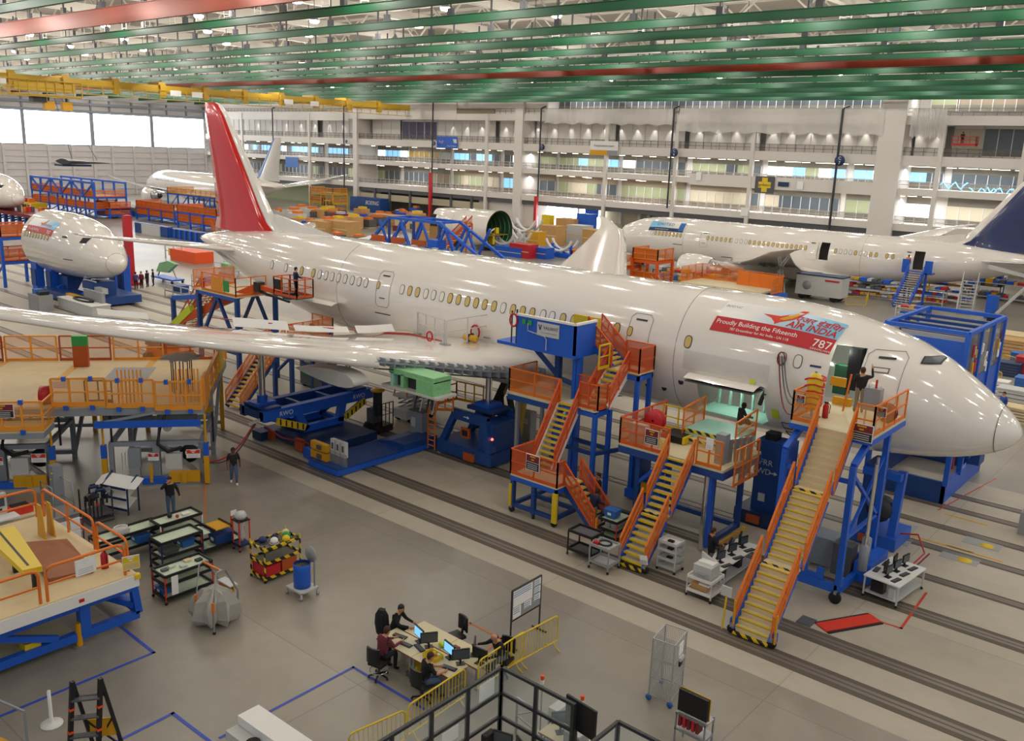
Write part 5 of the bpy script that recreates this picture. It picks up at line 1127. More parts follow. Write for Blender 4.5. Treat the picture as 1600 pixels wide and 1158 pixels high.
for i in range(3):
    b = B(); ya = y0 + .2 + i * 2.15; b.box(x1 - .05, x1 + .02, ya, ya + 1.9, 5.7, 7.8, 'blue_mesh'); b.box(x1 - .06, x1 + .03, ya - .15, ya + 2.0, 4.2, 5.7, 'blue')
    rg = random.Random(i)
    for j in range(5): c = V((x1 + .05, ya + rg.uniform(.2, 1.7), rg.uniform(5.9, 7.2))); b.cb(c, (.04, rg.uniform(.15, .3), rg.uniform(.3, .6)), rg.choice(('paper', 'maroon', 'red', 'paper', 'yellow_deep')))
    b.done('mesh_panel', r)
for ya, yb in ((y0, y0), (44.3, 44.3)):
    b = B(); b.box(x0 + .1, x1 - .1, ya, ya + .06, 4.2, 7.6, 'blue' if ya == y0 else 'dark_grey'); b.done('partition', r)
b = B()
for y in (43.3, 44.9, 46.3): b.box(x0 + .3, x1 - .4, y, y + .7, 7.0, 7.06, 'wire_mesh'); b.box(x0 + .3, x1 - .4, y + .7, y + .75, 6.9, 7.6, 'light_grey')
b.done('shelf', r)
b = B(); b.cb((-9.5, 44.6, 3.3), (.6, 1.5, 2.4), 'blue_dark'); b.box(-9.85, -9.3, 46.6, 47.6, 1.0, 4.2, 'blue_dark'); b.tube((-10.2, 45.2, 1.0), (-10.2, 45.2, 2.4), .12, 'red_bright'); b.done('locker', r)

# ---- big wooden decked wing platform at the left ----
PA = math.atan2(.78, .62); PX = XF((-35.2, 20.6, 0), PA); DZ = 3.7
def pw(x, y, z): return PX @ V((x, y, z))
r = T('wing_platform', 'large wood decked platform with orange railings on grey and yellow frames under the near wing', 'work platform', (-35.2, 20.6, 0), PA)
b = B(PX); b.box(-16, 0, 0, 8.8, DZ - .1, DZ, 'wood'); b.box(-16, .02, -.03, 8.8, DZ - .45, DZ - .1, 'steel_grey'); b.box(-9.3, -6.2, -1.5, 0, DZ - .7, DZ - .6, 'wood'); b.box(-9.3, -6.2, -1.52, 0, DZ - .95, DZ - .7, 'steel_grey'); b.done('deck', r)
b = B(PX)
for x in (-3.6, -7.2, -10.8, -14.2): b.box(x - .18, x + .18, .2, 8.6, DZ, DZ + .006, 'yellow_deep')
b.box(-5.2, -3.2, 4.2, 7.0, DZ, DZ + .008, 'grey'); b.done('floor_stripe', r)
for x0_, x1_, y, z, hh in ((-2.0, -.05, -.05, DZ - .25, 1.3), (-4.0, -2.05, -.05, DZ - .1, 1.25), (-6.2, -4.05, -.05, DZ, 1.25), (-9.3, -6.2, -1.5, DZ - .6, 1.25)):
    b = B(PX); rail(b, (x0_, y, z), (x1_, y, z), hh, 'amber', 'amber_mesh', .75, .04); b.bar((x0_, y, z + .1), (x1_, y, z + .1), .05, .22, 'amber')
    for t in (.25, .75): xx = x0_ + (x1_ - x0_) * t; b.cb((xx, y - .03, z + hh), (.16, .14, .2), 'blue'); b.cb((xx, y - .03, z - .05), (.18, .14, .2), 'blue')
    b.done('front_rail', r)
b = B(PX); rail(b, (-9.3, -1.5, DZ - .6), (-9.3, 0, DZ - .6), 1.2, 'amber', 'amber_mesh'); rail(b, (-6.2, -1.5, DZ - .6), (-6.2, 0, DZ - .6), 1.2, 'amber', 'amber_mesh'); rail(b, (-12.5, -.05, DZ), (-9.4, -.05, DZ), 1.2, 'amber', 'amber_mesh'); b.done('side_rail', r)
b = B(PX); rail(b, (0, .3, DZ - .3), (0, 8.8, DZ), 1.2, 'amber', None, 1.4, .07); b.box(-.06, .06, .2, 1.2, DZ - .4, DZ + 1.2, 'amber'); b.box(-.08, .08, 5.6, 7.4, DZ, DZ + 1.25, 'yellow'); b.done('end_rail', r)
b = B(PX)
for i, x in enumerate((-16, -13.4, -10.8, -8.2, -5.6, -3.0)): rail(b, (x, 8.7, DZ), (x + 2.45, 8.7, DZ), 1.3, 'orange_dark' if i % 2 else 'amber', 'amber_mesh', 1.2, .04)
b.done('back_rail', r)
b = B(PX); b.box(-7.2, -6.5, 7.2, 7.5, DZ, DZ + 1.1, 'orange_dark'); b.box(-7.2, -6.5, 7.18, 7.5, DZ + 1.1, DZ + 1.6, 'green'); b.done('fixture_box', r); b = B(PX); b.box(-11.8, -11.0, 7.9, 8.3, DZ + .5, DZ + 1.3, 'maroon'); b.done('fixture_box', r)
for x in (-3.6, -1.2):
    b = B(PX)
    for i in range(7): b.bar((x + i * .16, .4, DZ), (x + i * .16, .45, DZ + 1.5), .06, None, 'amber')
    b.done('slat_rack', r)
b = B(PX); rail(b, (-5.0, .5, DZ), (-3.9, .5, DZ), 1.0, 'dark_grey', None, .5)
for i in range(8): a = i / 8 * 2 * pi; b.tube((-1.2 + .45 * math.cos(a), 2.2 + .45 * math.sin(a), DZ), (-1.2 + .45 * math.cos(a), 2.2 + .45 * math.sin(a), DZ + 1.6), .025, 'dark_metal')
st_ = [(-1.2 + (.95 if i % 2 else .62) * math.cos(i / 16 * 2 * pi), 2.2 + (.95 if i % 2 else .62) * math.sin(i / 16 * 2 * pi)) for i in range(16)]; b.prism(st_, 'z', DZ + 1.6, DZ + 1.68, 'grey'); b.done('star_table', r)
b = B(PX); b.bar((-4.5, -.4, DZ - .75), (-.1, -.4, DZ - .75), .12, .3, 'blue'); b.bar((-4.4, -.35, DZ - .7), (-2, -.2, DZ - .3), .1, None, 'steel_grey'); b.box(-4.3, -2.2, .1, .2, DZ - .8, DZ - .4, 'dark_grey'); b.box(-2.0, -.3, .1, .2, DZ - .8, DZ - .4, 'dark_grey'); b.done('fascia_beam', r)
def leg_frame(xa, xb, nm):
    b = B(PX); k = 'steel_grey'
    for y in (.1, 4.0):
        for x in (xa, xb): b.bar((x, y, 0), (x, y, 1.9), .2, None, k)
        b.bar((xa, y, 1.9), (xb, y, 1.9), .2, None, k)
        b.bar((xa, y, .3), (xb, y, .3), .2, None, k)
    for x in (xa, xb): b.bar((x, .1, 1.9), (x, 4, 1.9), .18, None, k); b.bar((x, 4, 0), (x, 4, DZ - .4), .18, None, k); b.bar((x, 4, 0.2), (x, 8, DZ - .4), .16, None, k); b.bar((x, 8, 0), (x, 8, DZ - .4), .2, None, 'yellow_deep')
    b.bar((xb, .1, .3), ((xa + xb) / 2 + .2, .1, 1.8), .18, None, 'steel'); b.bar((xa, 4, 2.3), (xb, 4, 2.3), .22, .3, 'yellow_deep'); b.bar((xa, 4, 1.9), ((xa + xb) / 2, 4, DZ - .4), .14, None, k); b.bar((xb, 4, 1.9), ((xa + xb) / 2, 4, DZ - .4), .14, None, k); b.bar((xa, 8, .4), (xb, 8, .4), .18, None, k); b.bar((xa, 8, .4), (xb, 8, 3.2), .12, None, k)
    b.bar(((xa + xb) / 2, .1, .3), ((xa + xb) / 2, .1, 1.9), .3, None, k); b.done('leg_frame', r)
    b = B(PX)
    for x in (xa - .25, xb + .25):
        b = B(PX); b.bar((x, -.15, .05), (x, -.15, 1.35), .22, None, 'yellow_deep'); b.bar((x, -.15, 1.35), (x, -.15, 1.95), .22, None, 'blue'); b.tube((x, -.15, 1.95), (x, -.15, DZ - .4), .05, 'yellow_deep'); b.tube((x + .3, .1, 1.9), (x + .3, .1, DZ - .4), .05, 'black'); b.done('lift_post', r)
    b = B(PX); b.cb(((xa + xb) / 2 + .75, -.05, 1.1), (.7, .3, .7), 'light_grey'); b.cb(((xa + xb) / 2 - .9, -.05, 1.3), (.5, .3, .9), 'steel_grey'); b.cb(((xa + xb) / 2 - .9, -.05, .55), (.4, .3, .6), 'grey')
    for i in range(3): b.path([((xa + xb) / 2 - 1.2 - i * .13, -.02, .5), ((xa + xb) / 2 - 1.2 - i * .13, -.02, 1.5), ((xa + xb) / 2 - 1.0 - i * .1, -.02, 1.65), ((xa + xb) / 2 - .8, -.02, 1.6)], .025, 'white')
    b.lathe([(.2, -.1), (.42, -.1), (.42, .1), (.2, .1)], 'black', pw((xa + xb) / 2 + 1.2, 1.2, 1.0) if False else ((xa + xb) / 2 + 1.2, 1.2, 1.0), 'Y', 16); b.done('control_box', r)
    b = B(PX); b.path([((xa + xb) / 2 + .5, .2, DZ - .4), ((xa + xb) / 2 + .2, 0, 2.6), ((xa + xb) / 2 + .1, -.1, 1.9), ((xa + xb) / 2 + .5, -.1, 1.55), ((xa + xb) / 2 + 1.1, 0, 1.7)], .08, 'black', 6); b.lathe([(.02, -.08), (.2, -.08), (.2, .08), (.02, .08)], 'light_grey', ((xa + xb) / 2 + .55, -.1, 2.7), 'Y', 14); b.done('cable', r)
    b = B(PX); b.cb((xb - .7, -.25, .42), (1.3, .2, .5), 'yellow_deep'); b.cb((xb - .7, -.38, .42), (.2, .12, .5), 'yellow_deep'); b.bar(((xa + xb) / 2 - .2, -.3, .2), ((xa + xb) / 2 - .2, -.3, 1.0), .12, None, 'yellow_deep'); b.cb(((xa + xb) / 2 + .2, -.2, .25), (1.6, .25, .3), 'blue'); b.done('bumper', r)
    notice(r, pw((xa + xb) / 2 - .1, -.2, 1.35), PX.to_3x3() @ V((1, 0, 0)), .45, .35, 'warning_board', 'red', 'paper'); notice(r, pw(xb - .3, -.2, 1.45), PX.to_3x3() @ V((1, 0, 0)), .6, .4, 'warning_board', 'red_bright', 'paper')
leg_frame(-4.0, -.2, 0); leg_frame(-10.3, -6.6, 1)
notice(r, pw(-7.75, -1.58, DZ + .3), PX.to_3x3() @ V((1, 0, 0)), 1.05, .6, 'warning_board', 'maroon', 'black')
b = B(PX); b.lathe([(.05, -.2), (.4, -.2), (.4, .2), (.05, .2)], 'red', (-6.6, .5, DZ + .4), 'X', 16); b.cb((-6.0, .3, DZ + .9), (.7, .1, .3), 'paper'); b.done('hose_reel', r)
b = B(PX)
for i in range(12):
    p = V((-9.4 - i * .3, -1.1, DZ - .65 - i * .27)); b.cb(p, (.3, .9, .05), 'light_grey')
for y in (-1.6, -.6): b.bar((-9.3, y, DZ - .7), (-13, y, .1), .1, .3, 'blue'); b.bar((-9.3, y, DZ + .4), (-13, y, 1.2), .07, None, 'amber'); b.quad((-9.3, y, DZ - .5), (-13, y, .3), (-13, y, 1.15), (-9.3, y, DZ + .35), 'orange_mesh')
b.done('side_stair', r)
# orange stair seen under the wing, right of the platform
r = T('access_stair', 'orange stair with a blue stringer under the near wing, behind the long blue jack', 'stair', (-44.2, 27.7, 0))
flight(r, (-44.2, 27.75, .1), (-44.2, 30.9, 3.7), 1.3, 16, 'orange', 'orange_mesh', 'wood', 'yellow_deep', 'blue_dark')
b = B()
for x, y in ((-45, 31.2), (-43.3, 31.2), (-45, 34), (-43.3, 34)): b.bar((x, y, 0), (x, y, 4.2), .22, None, 'blue_dark')
b.box(-45.2, -43.2, 30.9, 34.2, 3.6, 3.7, 'deck'); b.bar((-45, 31.2, 1.5), (-45, 34, 3.4), .15, None, 'blue_dark'); b.bar((-43.3, 31.2, .3), (-43.3, 34, .3), .2, None, 'blue_dark'); b.bar((-43.3, 34, .3), (-43.3, 31.2, 3.2), .14, None, 'blue_dark'); b.done('frame', r)
rail_part(r, 'guard_rail', [(-45.2, 34.2, 3.7), (-43.2, 34.2, 3.7), (-43.2, 30.9, 3.7)], 1.1, 'orange', 'orange_mesh')
# boom lift reaching the rear fuselage with a man in the basket
r = T('boom_lift', 'orange boom lift raised over the near wing to the rear fuselage', 'boom lift', (-56, 30.5, 0))
b = B(); b.box(-57.5, -54.5, 29.6, 31.4, .5, 1.3, 'orange_deep'); b.box(-58, -56, 29.8, 31.2, 1.3, 2.0, 'dark_grey')
for x in (-57, -55):
    for y in (29.5, 31.5): b.lathe([(.05, -.2), (.5, -.2), (.5, .2), (.05, .2)], 'rubber', (x, y, .5), 'Y', 14)
b.done('chassis', r)
b = B(); e = GY(405, 448, 32.5); s_ = V((-57.2, 30.9, 2.0)); q = GY(300, 482, 31.3); b.bar(s_, q, .42, .5, 'lime'); b.bar(s_.lerp(q, .55), e, .36, .5, 'orange_deep'); b.done('boom', r)
b = B(); f_ = GY(452, 462, 32.9); b.bar(e, f_, .22, .3, 'orange_deep'); b.bar(e + V((0, 0, -.3)), f_ + V((0, 0, -.4)), .12, None, 'dark_metal'); b.cb(e, (.5, .5, .6), 'dark_metal'); b.cb(f_, (.7, .5, .4), 'dark_metal'); b.done('jib', r)
k0 = GY(450, 462, 32.7); BX0, BX1, BY0, BY1, BZ0 = k0.x - 1.0, k0.x + 1.3, 32.4, 33.6, k0.z
b = B(); b.box(BX0, BX1, BY0, BY1, BZ0 - .08, BZ0, 'dark_grey')
for p, q in (((BX0, BY0), (BX1, BY0)), ((BX1, BY0), (BX1, BY1)), ((BX1, BY1), (BX0, BY1)), ((BX0, BY1), (BX0, BY0))): rail(b, (*p, BZ0), (*q, BZ0), 1.1, 'orange_deep', None, .7)
b.box(BX0 + .1, BX0 + .75, BY0 - .05, BY0 + .1, BZ0 + .35, BZ0 + .95, 'black'); b.done('basket', r)
# blue tower with orange deck at the rear door, left of the boom basket
r = T('access_tower', 'blue tower with orange deck and stair at the rear cabin door', 'stair tower', (-51, 32.5, 0))
zt = 5.6; b = B()
for x in (-53.2, -48.8):
    for y in (31.2, 34): b.bar((x, y, 0), (x, y, zt), .25, None, 'blue_dark')
for y in (31.2, 34): b.bar((-53.2, y, zt - .1), (-48.8, y, zt - .1), .2, .3, 'blue'); b.bar((-53.2, y, 2.2), (-51, y, zt - .2), .18, None, 'blue_dark'); b.bar((-48.8, y, 2.2), (-51, y, zt - .2), .18, None, 'blue_dark'); b.bar((-53.2, y, 2), (-48.8, y, 2), .18, None, 'blue_dark')
b.bar((-56.5, 31.2, 4.6), (-53.2, 31.2, 5.1), .2, .3, 'blue'); b.bar((-56.5, 31.2, 0), (-56.5, 31.2, 4.6), .25, None, 'blue_dark'); b.done('frame', r)
b = B(); b.box(-53.4, -48.6, 31.0, 34.0, zt, zt + .1, 'deck'); b.done('deck', r)
rail_part(r, 'guard_rail', [(-52.4, 31.0, zt + .1), (-48.6, 31.0, zt + .1), (-48.6, 33.2, zt + .1)], 1.15, 'orange', None); rail_part(r, 'guard_rail', [(-53.4, 31, zt + .1), (-53.4, 34, zt + .1)], 1.15, 'orange', 'orange_mesh')
b = B(); b.box(-51.3, -50.0, 30.95, 31.0, zt + .2, zt + 1.1, 'amber'); b.box(-49.9, -49.3, 30.95, 31.0, zt + .3, zt + 1.0, 'green'); b.done('panel', r)
flight(r, (-57.2, 32.3, 1.8), (-53.4, 32.3, zt), 1.1, 18, 'orange', None, 'wood', 'yellow_deep', 'orange')
extinguisher((-53.0, 31.4, zt + .1), 'red fire extinguisher on the rear door tower deck')
# lift table platform in the near left corner
r = T('lift_table', 'wood decked lift platform with white edge on a blue base, near left corner', 'work platform', (-27.5, 8, 0))
LZ2 = 2.1; b = B(); b.box(-31.5, -25.0, 2, 12.1, LZ2 - .05, LZ2, 'wood'); b.box(-31.5, -24.95, 2, 12.15, LZ2 - .42, LZ2 - .05, 'white'); b.box(-25.02, -24.93, 10.3, 10.45, LZ2 - .3, LZ2 - .2, 'red'); b.cb((-25, 12.1, LZ2 - .1), (.18, .18, .15), 'yellow'); b.done('deck', r)
def hoop(b, p, q, h=1.05, k='orange'):
    p = V(p); q = V(q); u = V((0, 0, h)); d = (q - p).normalized() * .2
    b.path([p, p + u - V((0, 0, .2)), p + u + d * .3 - V((0, 0, .05)), p + u + d, q + u - d, q + u - d * .3 - V((0, 0, .05)), q + u - V((0, 0, .2)), q], .045, k, 6); b.bar(p + u * .5, q + u * .5, .05, None, k)
    n = int((q - p).length / 1.6)
    for i in range(1, n): e = p.lerp(q, i / n); b.bar(e, e + u, .06, None, k)
for p, q in (((-25.1, 2.5, LZ2), (-25.1, 9.3, LZ2)), ((-25.1, 9.5, LZ2), (-25.1, 11.8, LZ2)), ((-25.3, 12.0, LZ2), (-27.3, 12.0, LZ2)), ((-27.5, 12.0, LZ2), (-31.3, 12.0, LZ2)), ((-31.4, 11.8, LZ2), (-31.4, 6.0, LZ2))):
    b = B(); hoop(b, p, q); b.done('guard_rail', r)
b = B()
for x in (-25.7, -30.5):
    b.bar((x, 1, .35), (x, 12.4, .35), .22, .26, 'blue'); b.bar((x, 1, 1.25), (x, 12.2, 1.35), .2, .26, 'blue'); b.bar((x, 10.7, .35), (x, 10.7, 1.7), .3, None, 'blue'); b.bar((x, 9.9, .5), (x, 8.2, 1.2), .18, None, 'blue'); b.bar((x, 6.2, .5), (x, 4.4, 1.2), .18, None, 'blue'); b.bar((x, 8.7, 1.3), (x, 8.7, 1.7), .2, None, 'blue'); b.bar((x, 12.4, .4), (x, 12.3, 1.3), .22, None, 'blue')
b.bar((-25.7, 12.4, .5), (-30.5, 12.4, .5), .22, None, 'blue'); b.bar((-25.7, 12.3, 1.3), (-30.5, 12.3, 1.3), .2, None, 'blue'); b.bar((-25.7, 12.3, .7), (-27.6, 10.8, 1.3), .2, None, 'blue'); b.box(-27.2, -25.6, 3, 10.5, .3, .34, 'deck'); b.done('base_frame', r)
b = B()
for x, y in ((-25.75, 10.75), (-25.75, 2), (-30.5, 10.75), (-30.5, 2)): b.tube((x + .1, y - .25, 0), (x + .1, y - .25, .8), .1, 'yellow_deep'); b.tube((x + .1, y - .25, 0), (x + .1, y - .25, .05), .2, 'steel')
b.tube((-25.7, 10.7, 1.2), (-25.7, 10.7, 1.75), .12, 'light_grey'); b.done('leveling_foot', r)
notice(r, (-25.02, 10.6, LZ2 + .75), (0, 1, 0), .6, .5, 'notice_plate', 'paper', 'paper'); notice(r, (-25.0, 11.95, LZ2 + .4), (.3, 1, 0), .5, .45, 'yellow_notice', 'yellow', 'yellow')
extinguisher((-26.0, 11.6, LZ2), 'red fire extinguisher on the near left lift platform by its corner rail')
t = T('tool_bench', 'long yellow bench with rounded end on the near left lift platform', 'bench', (-27.4, 10, LZ2))
b = B(); b.prism([(-29.4, 9.4), (-25.9, 9.2), (-25.8, 9.7), (-29.3, 10.3)], 'z', LZ2 + .62, LZ2 + .8, 'yellow'); b.prism([(-29.2, 9.75), (-26.1, 9.4), (-26.1, 9.47), (-29.2, 9.82)], 'z', LZ2 + .8, LZ2 + .806, 'black'); b.done('top', t)
b = B(); 
for x in (-29, -27.6, -26.2): b.bar((x, 9.6, LZ2), (x, 9.6, LZ2 + .65), .12, None, 'black')
b.done('leg', t)
b = B(); b.prism([(-29.4, 10.4), (-26.2, 10.0), (-25.9, 11.2), (-28.6, 11.6)], 'z', LZ2 + .02, LZ2 + .14, 'wood_brown'); solo(b, 'ramp_board', 'brown board lying behind the yellow bench on the lift platform', 'board')
b = B(); b.prism([(-29.9, LZ2), (-29.3, LZ2), (-29.5, LZ2 + 1.15), (-29.75, LZ2 + 1.15)], 'y', 11.2, 11.24, 'yellow_deep'); b.prism([(-29.9, LZ2), (-29.3, LZ2), (-29.5, LZ2 + 1.15), (-29.75, LZ2 + 1.15)], 'y', 11.5, 11.54, 'yellow_deep'); solo(b, 'floor_sign', 'tall yellow caution stand at the back rail of the lift platform', 'sign')
b = B(); c = V((-25.85, 6.0, .34)); b.cb(c + V((0, 0, .33)), (.5, .75, .66), 'light_grey'); b.cb(c + V((.26, 0, .4)), (.02, .6, .25), 'blue_deep'); b.cb(c + V((.26, 0, .18)), (.03, .6, .12), 'black'); b.cb(c + V((.2, 0, .7)), (.06, .7, .06), 'steel'); solo(b, 'portable_unit', 'small grey and blue machine on the blue base of the lift platform', 'machine')
b = B(); b.cb((-25.9, 7.4, .6), (.5, .5, .55), 'black'); solo(b, 'black_bag', 'black bag on the blue base of the lift platform', 'bag')
b = B(); b.cb((-25.9, 9.2, .5), (.4, .45, .32), 'yellow'); solo(b, 'yellow_case', 'small yellow case on the blue base of the lift platform', 'case')
# ======================= people =======================
def person(label, loc, rz, J, top='cloth_black', legs='denim', shoes='black', skin='skin', hair='hair', sleeve=1.0, bald=False, group=None, chest=1.0):
    """J: overrides of joint positions (local, facing +y). sleeve: 1 long, .5 short"""
    P = dict(pel=(0, 0, .95), wai=(0, .01, 1.12), che=(0, .02, 1.32), nec=(0, .01, 1.49), jaw=(0, .04, 1.57), hea=(0, .035, 1.66), cro=(0, .02, 1.72))
    for s_, x in (('l', -1), ('r', 1)):
        P.update({'sh' + s_: (x * .19, 0, 1.42), 'el' + s_: (x * .25, -.02, 1.15), 'wr' + s_: (x * .25, .07, .91), 'ha' + s_: (x * .25, .1, .83), 'hi' + s_: (x * .095, 0, .9), 'kn' + s_: (x * .1, .03, .5), 'an' + s_: (x * .1, -.02, .09), 'to' + s_: (x * .12, .15, .035)})
    P.update(J)
    R = dict(pel=.15, wai=.135, che=.155 * chest, nec=.055, jaw=.075, hea=.095, cro=.07, sh=.075, el=.047, wr=.032, ha=.034, hi=.095, kn=.062, an=.045, to=.035)
    E = [('pel', 'wai', 'T'), ('wai', 'che', 'T'), ('che', 'nec', 'S'), ('nec', 'jaw', 'S'), ('jaw', 'hea', 'S'), ('hea', 'cro', 'S')]
    for s_ in 'lr': E += [('che', 'sh' + s_, 'T'), ('sh' + s_, 'el' + s_, 'T'), ('el' + s_, 'wr' + s_, 'T' if sleeve > .6 else 'S'), ('wr' + s_, 'ha' + s_, 'S'), ('pel', 'hi' + s_, 'L'), ('hi' + s_, 'kn' + s_, 'L'), ('kn' + s_, 'an' + s_, 'L'), ('an' + s_, 'to' + s_, 'F')]
    names = list(P); vs = [V(P[n]) for n in names]; rad = [R.get(n, R.get(n[:2], .05)) for n in names]; ed = [(names.index(a), names.index(c)) for a, c, _ in E]; kinds = [k for *_, k in E]
    for s_, x in (('l', -1), ('r', 1)):                   # five fingers on each hand
        wv, hv = V(P['wr' + s_]), V(P['ha' + s_]); d = (hv - wv).normalized(); sd = d.cross(V((x, 0, .3))).normalized(); hi_ = names.index('ha' + s_)
        for j, (o_, ln) in enumerate(((-.03, .075), (-.01, .09), (.01, .085), (.03, .065))):
            a = len(vs); vs.append(hv + d * .045 + sd * o_); rad.append(.011); ed.append((hi_, a)); kinds.append('S')
            vs.append(hv + d * (.045 + ln * .6) + sd * o_ * 1.15 + V((-x * .015, 0, 0))); rad.append(.009); ed.append((a, a + 1)); kinds.append('S')
        a = len(vs); vs.append(wv.lerp(hv, .6) + sd * .045 + d * .02); rad.append(.012); ed.append((hi_, a)); kinds.append('S'); vs.append(vs[a] + d * .045 + sd * .012); rad.append(.01); ed.append((a, a + 1)); kinds.append('S')
    me = bpy.data.meshes.new('body'); me.from_pydata([tuple(v) for v in vs], ed, []); o = bpy.data.objects.new('body', me); COL.objects.link(o)
    md = o.modifiers.new('s', 'SKIN'); md.use_smooth_shade = True; sb = o.modifiers.new('u', 'SUBSURF'); sb.levels = 1; sb.render_levels = 1
    sv = me.skin_vertices[0].data
    for i, r_ in enumerate(rad):
        r_ *= 1.2; sv[i].radius = (r_ * (1.12 if names[i:i + 1] and i < len(names) and names[i] in ('pel', 'wai', 'che') else 1), r_ * (.8 if i < len(names) and names[i] in ('pel', 'wai', 'che') else 1)); sv[i].use_root = (i == 0)
    dg = bpy.context.evaluated_depsgraph_get(); dg.update(); m2 = bpy.data.meshes.new_from_object(o.evaluated_get(dg)); o.modifiers.clear(); o.data = m2; bpy.data.meshes.remove(me); m2.name = 'body'
    mk = {'T': top, 'L': legs, 'S': skin, 'F': shoes}; order = [top, legs, skin, shoes]
    for k in order: m2.materials.append(MAT[k])
    segs = [(vs[a], vs[c], k) for (a, c), k in zip(ed, kinds)]
    for p in m2.polygons:
        c = p.center; best = (9, 'T')
        for a, e, k in segs:
            d = e - a; t = max(0, min(1, (c - a).dot(d) / max(d.length_squared, 1e-9))); dd = (a + d * t - c).length
            if dd < best[0]:
                kk = k
                if k == 'S' and a == vs[names.index('che')] and t < .8: kk = 'T'
                best = (dd, kk)
        p.material_index = order.index(mk[best[1]]); p.use_smooth = True
    r = T('person', label, 'person', loc, rz, group); o.parent = r
    h = V(P['hea']); j_ = V(P['jaw']); up = (h - j_).normalized(); face = V((0, 1, 0)); face = (face - up * face.dot(up)).normalized(); sx = face.cross(up)
    if 'face' in J: face = V(J['face']).normalized(); face = (face - up * face.dot(up)).normalized(); sx = face.cross(up)
    WMr = WM.pop(r); b = B()
    b.ball(h - face * .012 + up * .028, .105, hair, (.98, 1.02, .92) if not bald else (.9, .6, .5), 10)
    if not bald: b.ball(h - face * .05 - up * .02, .09, hair, (1, .8, 1.1), 8)
    else: b.v = [(v[0] - face.x * .07, v[1] - face.y * .07, v[2] - .05) for v in b.v]
    b.done('hair', r)
    b = B(); b.ball(h + face * .098 - up * .035, .018, skin, (1, 1, 1.4), 6)
    for s_ in (-1, 1): b.ball(h + sx * s_ * .098 - up * .03, .022, skin, (.5, 1, 1.4), 6)
    b.done('nose_and_ears', r); b = B()
    for s_ in (-1, 1): b.ball(h + face * .09 + sx * s_ * .035 - up * .012, .011, 'black', n=6)
    b.cb(h + face * .093 - up * .07, (.05, .012, .012), 'maroon'); b.done('eyes_and_mouth', r)
    WM[r] = WMr
    return r
def arm(s_, el, wr, f=1.12):
    el = V(el); wr = V(wr); d = (wr - el).normalized(); return {'el' + s_: el, 'wr' + s_: wr, 'ha' + s_: wr + d * .085}
def seated(sh=.48, lean=.12, reach=.42, dz=0):
    J = dict(pel=(0, 0, sh + .1), wai=(0, .02 + lean * .2, sh + .28), che=(0, lean * .6, sh + .5), nec=(0, lean + .02, sh + .67), jaw=(0, lean + .07, sh + .74), hea=(0, lean + .08, sh + .83), cro=(0, lean + .07, sh + .9))
    for s_, x in (('l', -1), ('r', 1)):
        J.update({'sh' + s_: (x * .19, lean * .8, sh + .6), 'hi' + s_: (x * .1, .04, sh + .07), 'kn' + s_: (x * .13, .45, sh + .08), 'an' + s_: (x * .13, .42, .09), 'to' + s_: (x * .14, .58, .035)})
        J.update(arm(s_, (x * .25, lean + .12, sh + .36), (x * .16, lean + reach, sh + .32)))
    return J
WALK = dict(knl=(-.1, .16, .53), anl=(-.1, .18, .1), tol=(-.11, .34, .06), knr=(.1, -.02, .5), anr=(.1, -.26, .14), tor=(.11, -.12, .04), elr=(.27, .03, 1.15), ell=(-.27, -.06, 1.16), wrl=(-.28, -.02, .93), hal=(-.28, .01, .85), wrr=(.27, .16, .93), har=(.27, .2, .85))
g = G(366, 757)
def yaw_to(px, py, tx, ty, z=0): d = G(tx, ty, z) - G(px, py, z); return math.atan2(d.y, d.x) - pi / 2
person('man in black polo shirt, jeans and white shoes walking on the open floor', g, yaw_to(366, 757, 380, 800), WALK, 'cloth_black', 'denim', 'white', 'skin_brown', 'hair', .5)
J = {}; J.update(arm('r', (.33, .2, 1.32), (.09, .2, 1.56))); J.update(arm('l', (-.3, -.02, 1.15), (-.36, .06, .92)))
person('man in black long sleeves, hand raised to his face, behind the tool carts', G(268, 808), yaw_to(268, 808, 262, 860), J, 'cloth_black', 'denim', 'black', 'skin', 'hair')
J = dict(anl=(-.14, -.02, .09), anr=(.14, -.02, .09)); J.update(arm('r', (.36, .12, 1.42), (.3, .3, 1.7))); J.update(arm('l', (-.24, .14, 1.18), (-.1, .32, 1.3)))
person('man in black jacket and khaki trousers standing at the open forward cabin door', V((-11.0, 33.35, LZ)), .25, J, 'cloth_black', 'khaki', 'black', 'skin', 'hair_brown', chest=1.1)
J = seated(.12, .1, .35); J.update({'knl': (-.22, .3, .38), 'knr': (.22, .3, .38), 'anl': (-.1, .45, .1), 'anr': (.12, .5, .1), 'tol': (-.1, .58, .05), 'tor': (.12, .62, .05)})
person('person in black sitting on the floor of the open cargo door', V((-16.05, 34.05, BZ + .55)), -.6, J, 'cloth_black', 'cloth_black', 'black', 'hair', 'hair')
J = {}; J.update(arm('r', (.28, .15, 1.18), (.2, .38, 1.08))); J.update(arm('l', (-.28, .15, 1.18), (-.15, .4, 1.08)))
person('man in navy shirt and grey trousers bending over the red framed cart by the tower', G(925, 826), yaw_to(925, 826, 960, 815), dict(J, che=(0, .08, 1.3), nec=(0, .14, 1.46), jaw=(0, .19, 1.53), hea=(0, .21, 1.61), cro=(0, .2, 1.68), shl=(-.19, .06, 1.4), shr=(.19, .06, 1.4)), 'cloth_navy', 'khaki', 'black', 'skin_brown', 'hair')
person('person in dark clothing standing behind the lowest flight of the stair tower', V((-20.6, 30.6, 0)), 2.4, {}, 'cloth_black', 'cloth_black', 'black', 'skin', 'hair')
